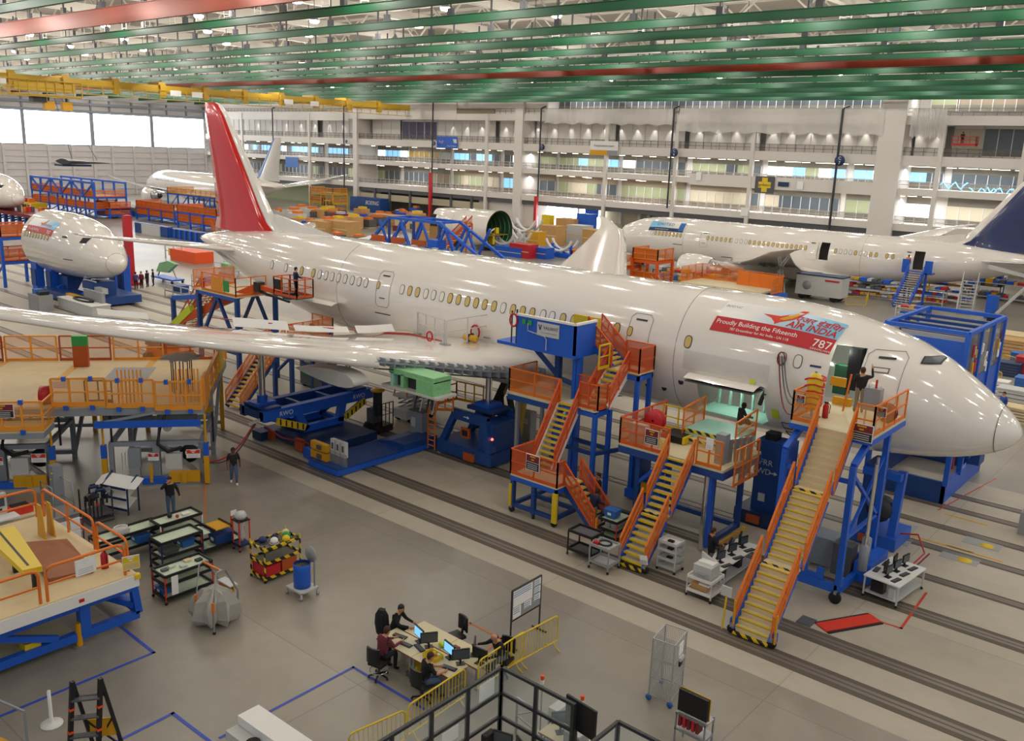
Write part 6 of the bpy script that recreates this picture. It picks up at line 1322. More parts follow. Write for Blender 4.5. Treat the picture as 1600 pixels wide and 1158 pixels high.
J = {}; J.update(arm('r', (.26, .12, 1.16), (.16, .34, 1.1))); J.update(arm('l', (-.26, .12, 1.16), (-.14, .34, 1.1)))
person('woman in black jacket standing at the white computer table by the cargo stair', G(1108, 893), -.7, J, 'cloth_black', 'cloth_black', 'black', 'skin', 'hair_brown')
for i, (px, py, tp, lb) in enumerate(((213, 452, 'cloth_purple', 'person in purple top'), (231, 449, 'cloth_black', 'person in black with one hand raised'), (240, 447, 'cloth_black', 'person in dark jacket, tallest of the group,'), (222, 451, 'maroon', 'person in dark red top, half hidden'))):
    person(lb + ' by the red post', G(px, py), 1 + i * .9, dict(arm('r', (.28, .1, 1.2), (.2, .25, 1.3))) if i == 1 else {}, tp, 'cloth_black', 'black', 'skin', 'hair')
person('man in dark work shirt standing in the orange boom lift basket', V((BX0 + 1.4, 33.0, BZ0)), -.3, J, 'cloth_navy', 'cloth_black', 'black', 'skin', 'hair')
person('man in blue shirt standing among the benches beyond the aircraft nose', G(1563, 655), 2.6, {}, 'cloth_blue', 'cloth_navy', 'black', 'skin', 'hair')

# ======================= computer desks in front =======================
def office_chair(loc, rz, label, grp=None, loop=False):
    r = T('office_chair', label, 'chair', loc, rz); X = XF(loc, rz)
    b = B(X); b.cb((0, 0, .5), (.48, .46, .09), 'black'); b.done('seat', r)
    b = B(X); b.loft([[(x * .22, -.24 - .05 * (1 - x * x), z) for x in (-1, -.5, 0, .5, 1)] + [(x * .22, -.3 - .05 * (1 - x * x), z) for x in (1, .5, 0, -.5, -1)] for z in (.62, .75, .95, 1.1)], 'black'); b.bar((0, -.22, .5), (0, -.3, .8), .06, None, 'black'); b.done('backrest', r)
    b = B(X); b.tube((0, 0, .12), (0, 0, .48), .03, 'dark_metal')
    for i in range(5): a = i * 2 * pi / 5; e = (.3 * math.cos(a), .3 * math.sin(a), .08); b.bar((0, 0, .14), e, .04, None, 'black'); b.ball((e[0], e[1], .04), .04, 'black', n=6)
    b.done('base', r)
    if loop: b = B(X); b.path([(.28 * math.cos(a / 16 * 2 * pi), .28 * math.sin(a / 16 * 2 * pi), .26) for a in range(16)], .018, 'chrome', 5, True); b.done('foot_ring', r)
    return r
def monitor(loc, rz, label, lit=False, sz=(.52, .33), name='monitor', h=.16):
    r = T(name, label, 'monitor', loc, rz); X = XF(loc, rz); w_, hh = sz
    b = B(X); b.box(-w_ / 2, w_ / 2, -.02, .03, h, h + hh, 'black'); hs = b.done('housing', r); WM[hs] = WM[r]
    b = B(X); b.quad((-w_ * .46, -.024, h + .025), (w_ * .46, -.024, h + .025), (w_ * .46, -.024, h + hh - .025), (-w_ * .46, -.024, h + hh - .025), 'screen' if lit else 'office_dark')
    if lit:
        for i in range(4): b.box(-w_ * .4, w_ * (.1 + .08 * (i % 3)), -.027, -.025, h + hh * (.78 - i * .13), h + hh * (.8 - i * .13), 'paper')
    b.done('screen', hs)
    b = B(X); b.bar((0, .03, .01), (0, .03, h + .1), .05, None, 'black'); b.cb((0, .02, .01), (.24, .2, .02), 'black'); b.done('stand', r)
    return r
def keyboard(loc, rz, label):
    b = B(XF(loc, rz)); b.cb((0, 0, .015), (.46, .17, .03), 'black'); b.cb((0, .01, .032), (.42, .12, .008), 'dark_grey'); return solo(b, 'keyboard', label, 'keyboard')
t0 = G(588, 997, .75); t1 = G(652, 974, .75); t2 = G(722, 1046, .75)
ux = V((1, 0, 0)); uy = V((0, 1, 0)); LX0, LX1 = t0.x, t2.x; LY0 = min(t0.y, t2.y); LYm = LY0 + .85; LY1 = LY0 + 1.7
def desk(x0, x1, y0, y1, z, label, k='deck', low=True):
    c = V(((x0 + x1) / 2, (y0 + y1) / 2, 0)); r = T('desk', label, 'desk', c)
    b = B(); b.box(x0, x1, y0, y1, z - .04, z, k); b.box(x0, x1, y0 - .005, y0, z - .045, z + .003, 'wood_brown'); b.done('tabletop', r)
    for x in (x0 + .06, x1 - .06):
        for y in (y0 + .06, y1 - .06): b = B(); b.bar((x, y, .06), (x, y, z - .04), .05, None, 'steel_grey'); b.ball((x, y, .04), .04, 'rubber', n=6); b.done('leg', r)
    b = B(); b.bar((x0 + .06, y0 + .06, .25), (x0 + .06, y1 - .06, .25), .04, None, 'steel_grey'); b.bar((x1 - .06, y0 + .06, .25), (x1 - .06, y1 - .06, .25), .04, None, 'steel_grey'); b.bar((x0 + .06, y1 - .06, .25), (x1 - .06, y1 - .06, .25), .04, None, 'steel_grey'); b.done('brace', r)
    return r
xm = (LX0 + LX1) / 2
desk(LX0, xm - .01, LY0, LYm - .02, .75, 'cream desk with keyboards where the person in maroon works'); desk(xm + .01, LX1, LY0, LYm - .02, .75, 'cream desk where the long haired woman in black works')
desk(LX0 + .3, xm + .29, LYm + .02, LY1, .75, 'cream desk behind the two lit screens, left half of the back row'); desk(xm + .31, LX1 + .3, LYm + .02, LY1, .75, 'cream desk in front of the balding man, right half of the back row')
zt = .75
for fx_, rz, lit, lb in ((.36, -.25, 1, 'lit blue monitor left on the desk row, above the person in maroon'), (.5, .95, 0, 'dark monitor angled beside the left lit screen'), (.78, -.2, 1, 'lit blue monitor right on the desk row, beside the woman in black'), (.93, .95, 0, 'dark monitor angled beside the right lit screen')):
    monitor((LX0 + (LX1 - LX0) * fx_, LYm - .12, zt), rz, lb, lit)
monitor((LX0 + (LX1 - LX0) * .92, LY1 - .35, zt), pi - .9, 'black monitor seen from behind, left of the balding man'); monitor((LX1 + .15, LY1 - .55, zt), pi + .1, 'wide black monitor seen from behind in front of the balding man')
keyboard((LX0 + .9, LY0 + .35, zt), .1, 'black keyboard in front of the person in maroon'); keyboard((LX0 + 1.35, LY0 + .5, zt), -.3, 'second black keyboard further along the left front desk'); keyboard((LX1 - .3, LY0 + .35, zt), .2, 'black keyboard in front of the woman in black'); keyboard((LX0 + .45, LY0 + .55, zt), .2, 'black keyboard at the left end before the person in a black cap')
b = B(); c = V((LX0 + 2.0, LY0 + .42, zt)); b.cb(c + V((0, 0, .02)), (.5, .34, .04), 'yellow')
for dx, dy, sx_, sy_ in ((0, .17, .5, .02), (0, -.17, .5, .02), (.25, 0, .02, .34), (-.25, 0, .02, .34)): b.cb(c + V((dx, dy, .07)), (sx_, sy_, .14), 'yellow')
bo = solo(b, 'yellow_bin', 'yellow plastic bin of hi-vis items on the front desk', 'bin')
b = B(); rg = random.Random(2)
for i in range(8): b.ball(c + V((rg.uniform(-.18, .18), rg.uniform(-.1, .1), .12 + rg.random() * .06)), .07, rg.choice(('lime', 'lime', 'white', 'orange')), (1, .7, .6), 6)
o = solo(b, 'hi_vis_items', 'jumble of lime hi-vis items filling the yellow bin', 'hi-vis items'); o['kind'] = 'stuff'
b = B(); c = V((LX0 + 1.75, LYm + .2, zt))
for i in range(4): b.ball(c + V((rg.uniform(-.15, .15), rg.uniform(-.1, .1), .07)), .11, 'lime', (1.1, .8, .6), 8)
solo(b, 'hi_vis_vest', 'crumpled lime vest on the back desk right of the left lit screen', 'vest')
b = B(); b.cb((LX0 + 1.5, LY0 + .25, .3), (.34, .3, .3), 'yellow'); b.cb((LX0 + 1.5, LY0 + .25, .075), (.5, .4, .15), 'dark_grey'); solo(b, 'waste_basket', 'yellow bin standing on a dark box under the front desks', 'bin')
b = B(); b.cb((LX0 + 2.1, LYm + .45, zt + .015), (.22, .1, .03), 'maroon'); solo(b, 'notebook', 'small dark red notebook on the back desk', 'notebook')
chairs = (((LX0 - .35, LY0 + .95, 0), -.9, 'black office chair draped with a black coat, left end of the desks', False), ((LX0 + .75, LY0 - .55, 0), .2, 'black drafting chair with a chrome foot ring behind the person in maroon', True), ((LX1 - .55, LY0 - .45, 0), .0, 'black office chair of the woman in black beside the yellow barrier', False), ((LX0 + 1.35, LY1 + .35, 0), pi - .2, 'empty black office chair behind the desks', False), ((LX1 + .25, LY1 + .4, 0), pi + .2, 'black office chair under the balding man', False))
for l, z, lb, lp in chairs: office_chair(l, z, lb, None, lp)
b = B(); cx_, cy_ = LX0 - .6, LY0 + .75
b.loft([[(cx_ + .26 * math.cos(a / 8 * 2 * pi) * q, cy_ + .18 * math.sin(a / 8 * 2 * pi) * q, z) for a in range(8)] for z, q in ((.35, .8), (.7, 1.05), (1.0, .95), (1.18, .5))], 'cloth_black'); solo(b, 'coat', 'black coat hanging over the back of the leftmost office chair', 'coat')
person('seated person in a black cap and black jacket at the left end of the desks', V((LX0 - .3, LY0 + .95, 0)), -1.2, seated(.5, .2), 'cloth_black', 'cloth_black', 'black', 'skin', 'black')
person('person in maroon top and black trousers typing at the front desk', V((LX0 + .72, LY0 - .42, 0)), .05, seated(.56, .14, .5), 'cloth_maroon', 'cloth_black', 'black', 'skin', 'hair_brown')
J = seated(.5, .12, .4); person('woman with dark hair in a black short sleeved shirt behind the yellow barrier', V((LX1 - .55, LY0 - .4, 0)), -.35, J, 'cloth_black', 'denim', 'black', 'skin', 'hair_brown', .5)
J = seated(.52, .25, .45); J.update(arm('r', (.38, .3, .95), (.5, .55, .95)))
person('balding man in a black sweater seated at the back desks facing the camera', V((LX1 + .2, LY1 + .38, 0)), pi - .15, J, 'cloth_black', 'denim', 'black', 'skin', 'hair_brown', 1.0, True)
# yellow crowd barriers
def barrier(p, q, label):
    p = V((p.x, p.y, 0)); q = V((q.x, q.y, 0)); r = T('crowd_barrier', label, 'barrier', (p + q) / 2); d = (q - p).normalized(); z = V((0, 0, 1))
    b = B(); b.path([p + z * .2, p + z * 1.0, p + d * .06 + z * 1.07, p + d * .12 + z * 1.1, q - d * .12 + z * 1.1, q - d * .06 + z * 1.07, q + z * 1.0, q + z * .2], .025, 'yellow', 6); b.tube(p + z * .22, q + z * .22, .022, 'yellow'); b.done('frame', r)
    b = B(); n = int((q - p).length / .13)
    for i in range(1, n): e = p.lerp(q, i / n); b.tube(e + z * .22, e + z * 1.1, .011, 'yellow', 5, cap=False)
    b.done('bars', r)
    for e in (p + d * .2, q - d * .2):
        s_ = V((-d.y, d.x, 0)); b = B(); b.path([e - s_ * .3 + z * .02, e - s_ * .12 + z * .1, e + z * .24, e + s_ * .12 + z * .1, e + s_ * .3 + z * .02], .02, 'yellow', 5); b.done('foot', r)
barrier(G(545, 1148, 1.1), G(633, 1109, 1.1), 'yellow crowd barrier nearest the bottom edge, cut by the glass booth'); barrier(G(637, 1103, 1.1), G(727, 1044, 1.1), 'yellow crowd barrier behind the woman in black')
barrier(G(748, 1033, 1.1), G(820, 986, 1.1), 'yellow crowd barrier right of the balding man'); barrier(G(800, 999, 1.1), G(873, 961, 1.1), 'yellow crowd barrier furthest right, in front of the notice board')
# notice board
r = T('notice_board', 'white notice board with printed sheets on a black stand behind the yellow barriers', 'notice board', G(818, 1002)); p = G(797, 1012); q = G(842, 984); z = V((0, 0, 1))
b = B(); b.bar(p + z * .05, p + z * 1.95, .04, None, 'dark_metal'); b.bar(q + z * .05, q + z * 1.95, .04, None, 'dark_metal'); b.bar(p + z * 1.95, q + z * 1.95, .04, None, 'dark_metal'); b.bar(p + z * .9, q + z * .9, .04, None, 'dark_metal')
for e in (p, q): b.bar(e + V((-.3, 0, .03)), e + V((.3, 0, .03)), .04, None, 'dark_metal')
b.done('stand', r)
b = B(); b.bar(p + z * 1.43, q + z * 1.43, .02, 1.0, 'grey'); b.done('panel', r)
b = B(); d = (q - p); n_ = V((d.y, -d.x, 0)).normalized() * .025
if n_.dot(V((0, 0, 0)) - p) < 0: n_ = -n_
for u0, u1, v0, v1 in ((.03, .68, 1.35, 1.9), (.03, .3, .95, 1.33), (.74, .97, 1.68, 1.9), (.74, .97, 1.42, 1.64), (.74, .97, 1.16, 1.38), (.4, .66, 1.1, 1.33)):
    b.quad(p + d * u0 + n_ + z * v0, p + d * u1 + n_ + z * v0, p + d * u1 + n_ + z * v1, p + d * u0 + n_ + z * v1, 'paper')
    for v in range(3): vv = v1 - .06 - v * .07; b.bar(p + d * (u0 + .02) + n_ * 1.1 + z * vv, p + d * (u1 - .05) + n_ * 1.1 + z * vv, .003, .02, 'bin_blue')
b.done('paper_sheet', r)
# glass walled booth, nearest corner
BH = 2.4; c0 = G(784, 1041, BH); cl = G(560, 1172, BH); cr_ = G(905, 1104, BH)
XB0, XB1, YB0, YB1 = c0.x, G(898, 1098, BH).x, cl.y - 1.5, c0.y
r = T('glass_booth', 'glass walled office booth with black frames at the bottom edge', 'booth', ((XB0 + XB1) / 2, YB0 + 2, 0))
b = B()
ys = [YB1, YB1 - 1.25, YB1 - 2.5, YB1 - 3.75, YB1 - 5.0, YB1 - 6.2]; xs = [XB0, XB0 + (XB1 - XB0) * .5, XB1]
for y in ys: b.bar((XB0, y, 0), (XB0, y, BH), .09, None, 'dark_metal')
for x in xs: b.bar((x, YB1, 0), (x, YB1, BH), .09, None, 'dark_metal')
for zz in (.06, .95, 1.65, BH - .04): b.bar((XB0, YB1, zz), (XB0, ys[-1], zz), .08, .08, 'dark_metal'); b.bar((XB0, YB1, zz), (XB1, YB1, zz), .08, .08, 'dark_metal')
b.done('frame', r)
for i in range(5): b = B(); b.box(XB0 - .008, XB0 + .008, ys[i + 1], ys[i], .1, BH - .08, 'glass'); b.done('glass_pane', r)
for i in range(2): b = B(); b.box(xs[i], xs[i + 1], YB1 - .008, YB1 + .008, .1, BH - .08, 'glass'); b.done('glass_pane', r)
for y, z0_, z1_ in ((YB1 - .5, 1.72, 2.2), (YB1 - 1.8, 1.15, 1.5), (YB1 - 3.9, 1.2, 2.2), (YB1 - 4.7, 1.3, 2.2)): b = B(); b.box(XB0 - .03, XB0 - .012, y - .3, y + .25, z0_, z1_, 'paper'); b.done('paper_sheet', r)
desk(XB0 + .25, XB0 + 1.75, YB1 - 1.5, YB1 - .3, .75, 'cream desk inside the glass booth', 'deck'); monitor((XB0 + .75, YB1 - .75, .75), .3, 'black monitor on the desk inside the glass booth', False); monitor((XB0 + 1.3, YB1 - .7, .75), -.4, 'second black monitor inside the glass booth, right of the first'); keyboard((XB0 + .95, YB1 - 1.1, .75), .3, 'black keyboard inside the glass booth')
b = B(); b.cb((XB0 + .45, YB1 - .95, .97), (.16, .36, .42), 'black'); solo(b, 'computer_tower', 'black computer case on the desk inside the glass booth', 'computer'); b = B(); b.cb((XB0 + .9, YB1 - 1.35, .755), (.3, .22, .01), 'paper'); solo(b, 'paper', 'white sheet on the desk inside the glass booth', 'paper')
r = T('television', 'black wall television on the right side of the glass booth', 'television', (XB1 + .1, YB1 - .1, 1.3)); e = V((XB1 - .35, YB1 + .2, 1.6)); f = V((XB1 + .6, YB1 + .1, 1.6)); b = B(); b.bar(e + V((0, 0, .4)), f + V((0, 0, .4)), .06, .8, 'black'); b.done('housing', r); b = B(); b.bar((XB1 + .1, YB1 + .0, 0), (XB1 + .1, YB1, 1.7), .06, None, 'dark_metal'); b.cb((XB1 + .1, YB1, .03), (.6, .5, .06), 'dark_metal'); b.done('stand', r)
# workstation equipment between booth and barrier
desk(XB0 + 1.0, XB0 + 2.4, YB1 + .35, YB1 + 1.0, .8, 'small cream desk outside the right wall of the glass booth'); monitor((XB0 + 1.45, YB1 + .7, .8), .9, 'black monitor beside a grey printer outside the glass booth', h=.3)
b = B(); c = V((XB0 + 1.95, YB1 + .68, .8)); b.cb(c + V((0, 0, .15)), (.48, .42, .3), 'grey'); b.cb(c + V((0, 0, .31)), (.42, .36, .03), 'light_grey'); solo(b, 'printer', 'grey printer outside the right wall of the glass booth', 'printer')
for dx, lb in ((.45, 'signal lamp with orange cap left of the black monitor outside the booth'), (1.75, 'signal lamp with orange cap behind the grey printer outside the booth')):
    t = T('signal_lamp', lb, 'signal lamp', (XB0 + dx, YB1 + 1.15, 0)); b = B(); b.tube((XB0 + dx, YB1 + 1.15, 0), (XB0 + dx, YB1 + 1.15, 1.55), .02, 'steel'); b.cb((XB0 + dx, YB1 + 1.15, .02), (.3, .3, .04), 'steel'); b.done('pole', t); b = B(); b.tube((XB0 + dx, YB1 + 1.15, 1.55), (XB0 + dx, YB1 + 1.15, 1.68), .05, 'white'); b.tube((XB0 + dx, YB1 + 1.15, 1.68), (XB0 + dx, YB1 + 1.15, 1.8), .05, 'cone'); b.done('light', t)
b = B(); b.cb((XB0 + .95, YB1 + 1.25, .55), (.3, .5, 1.1), 'light_grey'); b.cb((XB0 + .95, YB1 + .99, .7), (.2, .02, .3), 'black'); solo(b, 'computer_cabinet', 'narrow pale computer cabinet outside the glass booth', 'cabinet')
b = B(); p = V((XB0 - .05, YB1 + .75, 0)); rail(b, p, p + V((.75, -.15, 0)), 1.1, 'steel', None, .7, .025, False); b.quad(p + V((.05, 0, .55)), p + V((.7, -.14, .55)), p + V((.7, -.14, 1.1)), p + V((.05, 0, 1.1)), 'wire_mesh'); b.bar(p + V((0, 0, .6)), p + V((.3, .5, .6)), .03, None, 'steel'); b.bar(p + V((.3, .5, 0)), p + V((.3, .5, .6)), .03, None, 'steel'); solo(b, 'wire_rack', 'steel wire document rack between desk row and glass booth', 'rack')
# second booth corner and the screen cart at the bottom edge
c1 = G(966, 1128, BH); r = T('glass_booth', 'corner of a second black framed glass booth cut by the bottom edge', 'booth', (c1.x + .6, c1.y - .6, 0))
b = B(); b.bar((c1.x, c1.y, 0), (c1.x, c1.y, BH), .09, None, 'dark_metal'); b.bar((c1.x, c1.y, BH), (c1.x, c1.y - 2.2, BH), .08, None, 'dark_metal'); b.bar((c1.x, c1.y, BH), (c1.x + 2, c1.y, BH), .08, None, 'dark_metal'); b.bar((c1.x, c1.y, 1.6), (c1.x + 2, c1.y, 1.6), .08, None, 'dark_metal'); b.bar((c1.x, c1.y, .1), (c1.x + 2, c1.y, .1), .08, None, 'dark_metal'); b.bar((c1.x + 2, c1.y, 0), (c1.x + 2, c1.y, BH), .09, None, 'dark_metal'); b.bar((c1.x, c1.y - 2.2, 0), (c1.x, c1.y - 2.2, BH), .09, None, 'dark_metal'); b.done('frame', r)
b = B(); b.box(c1.x, c1.x + 2, c1.y - .01, c1.y + .01, .1, BH, 'glass'); b.box(c1.x - .01, c1.x + .01, c1.y - 2.2, c1.y, .1, BH, 'glass'); b.done('glass_pane', r)
g = G(1077, 1172, 0); r = T('display_cart', 'cart with a black display and red files at the bottom edge', 'cart', g)
b = B(); b.cb(g + V((0, 0, 1.35)), (.85, .1, .62), 'black'); b.cb(g + V((0, .06, 1.35)), (.9, .02, .66), 'yellow_deep'); b.done('display', r); b = B(); b.cb(g + V((0, .15, .5)), (.9, .5, .06), 'steel'); b.cb(g + V((0, .15, .95)), (.9, .5, .04), 'steel')
for dx in (-.42, .42):
    for dy in (-.08, .38): b.bar(g + V((dx, dy, 0)), g + V((dx, dy, 1.0)), .04, None, 'steel')
b.done('frame', r); b = B()
for i in range(5): b.cb(g + V((-.3 + i * .13, 0, .8)), (.08, .25, .3), 'red' if i % 2 else 'maroon')
b.done('file', r)

# ---- wire mesh cage cart ----
p = G(1013, 1093); q = G(1046, 1106); s_ = G(1065, 1080); o_ = p + (s_ - q)
r = T('cage_trolley', 'tall empty wire mesh cage trolley standing alone on the floor', 'cage trolley', (p + s_) / 2)
for a, c in ((p, q), (q, s_), (s_, o_), (o_, p)):
    b = B(); z = V((0, 0, 1)); b.bar(a + z * .15, a + z * 1.95, .03, None, 'wire')
    for zz in (.18, .75, 1.35, 1.95): b.bar(a + z * zz, c + z * zz, .025, None, 'wire')
    n = 12
    for i in range(1, n): e = a.lerp(c, i / n); b.bar(e + z * .18, e + z * 1.95, .008, None, 'wire')
    for i in range(1, 24): zz = .18 + i * .074; b.bar(a + z * zz, c + z * zz, .007, None, 'wire')
    b.done('mesh_side', r)
b = B(); 
for e in (p, q, s_, o_): b.lathe([(.01, -.03), (.09, -.03), (.09, .03), (.01, .03)], 'bin_blue', e + V((0, 0, .09)), 'Y', 10)
b.done('caster', r); b = B(); b.quad(p + V((0, 0, .2)), q + V((0, 0, .2)), s_ + V((0, 0, .2)), o_ + V((0, 0, .2)), 'wire_mesh'); b.done('base', r)
b = B(); m_ = (q + s_) / 2; d = (s_ - q).normalized(); nn = V((d.y, -d.x, 0)); b.bar(m_ + nn * .03 - d * .16 + z * 1.65, m_ + nn * .03 + d * .16 + z * 1.65, .02, .35, 'paper'); b.bar(m_ + nn * .06 - d * .14 + z * 1.35, m_ + nn * .06 + d * .16 + z * 1.35, .08, .1, 'light_grey'); b.bar(m_ + nn * .05 - d * .1 + z * 1.2, m_ + nn * .05 + d * .1 + z * 1.2, .05, .16, 'black'); b.done('document_holder', r)
# ---- stanchion, ladder, white chest at the lower left ----
g = G(81, 1132); b = B(); b.lathe([(.01, 0), (.28, 0), (.28, .03), (.06, .06), (.05, .1), (.045, 1.0), (.01, 1.03)], 'white', g, 'Z', 16); solo(b, 'stanchion', 'white stanchion post with round base on the floor', 'stanchion')
g0 = G(120, 1186); z = V((0, 0, 1)); r = T('step_ladder', 'black and orange step ladder cut by the bottom edge at the lower left', 'ladder', g0 + V((.5, .3, 0)))
pl, pr = G(113, 1065, 2.35), G(157, 1060, 2.35); ql, qr = pl + V((.08, -.3, -2.35)), pr + V((.12, -.3, -2.35)); bl, br_ = pl + V((-.05, .45, -2.35)), pr + V((-.0, .45, -2.35))
b = B(); b.bar(pl, ql, .1, None, 'black'); b.bar(pr, qr, .1, None, 'black'); b.done('front_rail', r); b = B(); b.bar(pl, bl, .08, None, 'black'); b.bar(pr, br_, .08, None, 'black'); b.done('rear_rail', r)
for t in (.2, .4, .6, .8): b = B(); b.bar(pl.lerp(ql, t), pr.lerp(qr, t), .18, .04, 'dark_grey'); b.done('step', r)
b = B(); b.bar(pl.lerp(bl, .2), pr.lerp(br_, .2), .06, None, 'dark_metal')
for e in (pl, pr):
    for t in (.3, .55): b.cb(e.lerp(ql if e is pl else qr, t), (.12, .12, .06), 'cone')
b.bar(pl.lerp(bl, .62), pr.lerp(br_, .62), .03, .5, 'yellow_deep'); b.bar(pl.lerp(bl, .5), pr.lerp(br_, .9), .04, None, 'black'); b.bar(pr.lerp(br_, .5), pl.lerp(bl, .9), .04, None, 'black'); b.done('cross_brace', r)
a = G(404, 1101, .95); c = G(474, 1148, .95); d = G(371, 1118, .95); r = T('chest', 'plain white box shaped chest at the bottom edge', 'chest', a - V((0, .5, .95))); uxx = (c - a); uyy = (d - a); ln = uxx.length
b = B(); b.add([a, a + uxx * 1.5, a + uxx * 1.5 + uyy, a + uyy, a - z * .95, a + uxx * 1.5 - z * .95, a + uxx * 1.5 + uyy - z * .95, a + uyy - z * .95], [(0, 1, 2, 3), (4, 7, 6, 5), (0, 4, 5, 1), (1, 5, 6, 2), (2, 6, 7, 3), (3, 7, 4, 0)], 'white'); b.done('body', r)
b = B(); e = a + uyy * 1.02 - z * .25; b.add([e, e + uxx * 1.2, e + uxx * 1.2 + uyy * .55, e + uyy * .55] + [v - z * .6 for v in (e, e + uxx * 1.2, e + uxx * 1.2 + uyy * .55, e + uyy * .55)], [(0, 1, 2, 3), (4, 7, 6, 5), (0, 4, 5, 1), (1, 5, 6, 2), (2, 6, 7, 3), (3, 7, 4, 0)], 'light_grey'); cc = e + uxx * .5 + uyy * .28; b.lathe([(.02, .01), (.16, .012), (.18, .04)], 'black', cc, 'Z', 12); solo(b, 'utility_box', 'low grey open box with black coil beside the white chest', 'box')
b = B(); p0 = G(-8, 1092, 1.0); p1 = G(38, 1112, 1.0); b.bar(p0, p1, .05, None, 'steel_grey'); b.bar(p1, p1 - z * 1.0, .05, None, 'steel_grey'); b.bar(p0, p0 - z * 1.0, .05, None, 'steel_grey'); b.bar(p0 - z * .85 + V((0, -.4, 0)), p1 - z * .85 + V((0, -.4, 0)), .3, .05, 'yellow_deep'); solo(b, 'step_stand', 'grey railed step stand cut by the left edge at the bottom', 'step stand')
# ======================= carts and benches on the open floor =======================
Z = V((0, 0, 1))
def cart(name, label, c, dx, dy, shelves, k, tray='black', mat_in='tray', rz=0, top=True, cat='cart', hgt=None):
    """post frame with trays; c = base centre, shelves = heights"""
    r = T(name, label, cat, c, rz); X = XF(c, rz); h = hgt or max(shelves)
    for sx in (-1, 1):
        for sy in (-1, 1):
            b = B(X); b.bar((sx * dx / 2, sy * dy / 2, .12), (sx * dx / 2, sy * dy / 2, h), .045, None, k); b.ball((sx * dx / 2, sy * dy / 2, .06), .06, 'rubber', n=6); b.done('post', r)
    for z in shelves:
        b = B(X); b.box(-dx / 2, dx / 2, -dy / 2, dy / 2, z - .03, z - .01, mat_in)
        for p, q in (((-1, -1), (1, -1)), ((1, -1), (1, 1)), ((1, 1), (-1, 1)), ((-1, 1), (-1, -1))): b.bar((p[0] * dx / 2, p[1] * dy / 2, z + .02), (q[0] * dx / 2, q[1] * dy / 2, z + .02), .05, .1, tray)
        b.done('shelf', r)
    return r
def at_top(px, py, z): p = G(px, py, z); return V((p.x, p.y, 0))
def bin_(c, d, k, label, lid=None, name='storage_bin'):
    b = B(); x, y, h = d[0] / 2, d[1] / 2, d[2]; c = V(c)
    b.loft([[c + V((sx * x * q, sy * y * q, z)) for sx, sy in ((-1, -1), (1, -1), (1, 1), (-1, 1))] for z, q in ((0, .88), (h * .85, 1), (h * .85, 1.06), (h, 1.06))], k, smooth=False)
    if lid: b.cb(c + V((0, -y - .01, h * .5)), (d[0] * .3, .015, h * .3), lid)
    return solo(b, name, label, 'bin')
def tray_c(pa, pb, pc, z):                    # centre of a tray from three photographed corners at height z
    a, b_, c = G(*pa, z), G(*pb, z), G(*pc, z); m = (a + c) / 2; return V((m.x, m.y, 0)), abs(a.x - c.x), abs(c.y - a.y)
c, dx, dy = tray_c((156, 848), (148, 837), (236, 813), 1.0)
cart('tool_cart', 'red framed cart with long pale trays, behind the lift platform rail', c, .8, 2.4, (1.0, .45), 'red'); bin_(c + V((0, .5, .46)), (.6, .5, .32), 'bin_blue', 'blue bin on the lower shelf of the long red framed cart', 'paper')
b = B(); b.cb(c + V((0, -.2, 1.1)), (.4, .5, .14), 'light_grey'); b.path([c + V((.2 * math.cos(a / 8 * 2 * pi), -.2 + .25 * math.sin(a / 8 * 2 * pi), 1.22)) for a in range(9)], .02, 'white', 5); solo(b, 'tool_case', 'grey tool case with looped handle on the long red framed cart', 'case')
c = at_top(275, 808, 1.15); cart('tool_cart', 'black topped cart with white tool tray in front of the man with raised hand', c, .8, 1.7, (1.15, .7, .3), 'white', 'black'); b = B(); b.ball(c + V((-.1, -.2, 1.24)), .1, 'black'); solo(b, 'hand_tool', 'black hand tool in the top tray before the man with raised hand', 'tool'); b = B(); b.ball(c + V((.1, 0, 1.22)), .07, 'red'); solo(b, 'hand_tool', 'red hand tool in the top tray before the man with raised hand', 'tool'); b = B(); b.cb(c + V((0, .4, 1.19)), (.2, .3, .06), 'white'); solo(b, 'parts_box', 'flat white box in the top tray before the man with raised hand', 'box')
c = at_top(275, 836, 1.15); cart('tool_cart', 'dark blue framed cart with one empty pale top tray, middle of the cart cluster', c, .85, 1.6, (1.15, .6, .25), 'blue_deep', 'black'); bin_(c + V((-.1, .4, .62)), (.5, .5, .28), 'bin_blue', 'blue bin on the middle shelf of the dark blue framed cart', 'paper'); bin_(c + V((.05, -.35, .62)), (.5, .6, .16), 'dark_grey', 'dark shallow bin on the middle shelf of the dark blue framed cart')
c = at_top(285, 884, 1.0); cart('tool_cart', 'orange framed cart with cluttered pale trays and a white sign, nearest in the cart cluster', c, .85, 1.75, (1.0, .7, .2), 'red_bright', 'black'); bin_(c + V((-.15, -.55, .22)), (.5, .55, .22), 'bin_blue', 'light blue bin at the foot of the nearest orange framed cart', 'paper'); bin_(c + V((-.1, -.5, .46)), (.45, .5, .2), 'cardboard', 'tan box stacked on the blue bin of the nearest orange framed cart')
b = B(); q = c + V((.44, -.55, .55)); b.box(q.x, q.x + .02, q.y - .12, q.y + .12, .3, .98, 'paper'); solo(b, 'sign_card', 'tall white printed card on the nearest orange framed cart', 'sign')
for i in range(5): b = B(); b.cb(c + V((random.uniform(-.25, .25), -.6 + i * .3, 1.03)), (.18, .22, .05), ('dark_grey', 'tray', 'light_grey', 'wood', 'black')[i]); solo(b, 'loose_part', '%s small part in the top tray of the nearest orange framed cart' % ('dark grey', 'pale green', 'light grey', 'tan', 'black')[i], 'part')
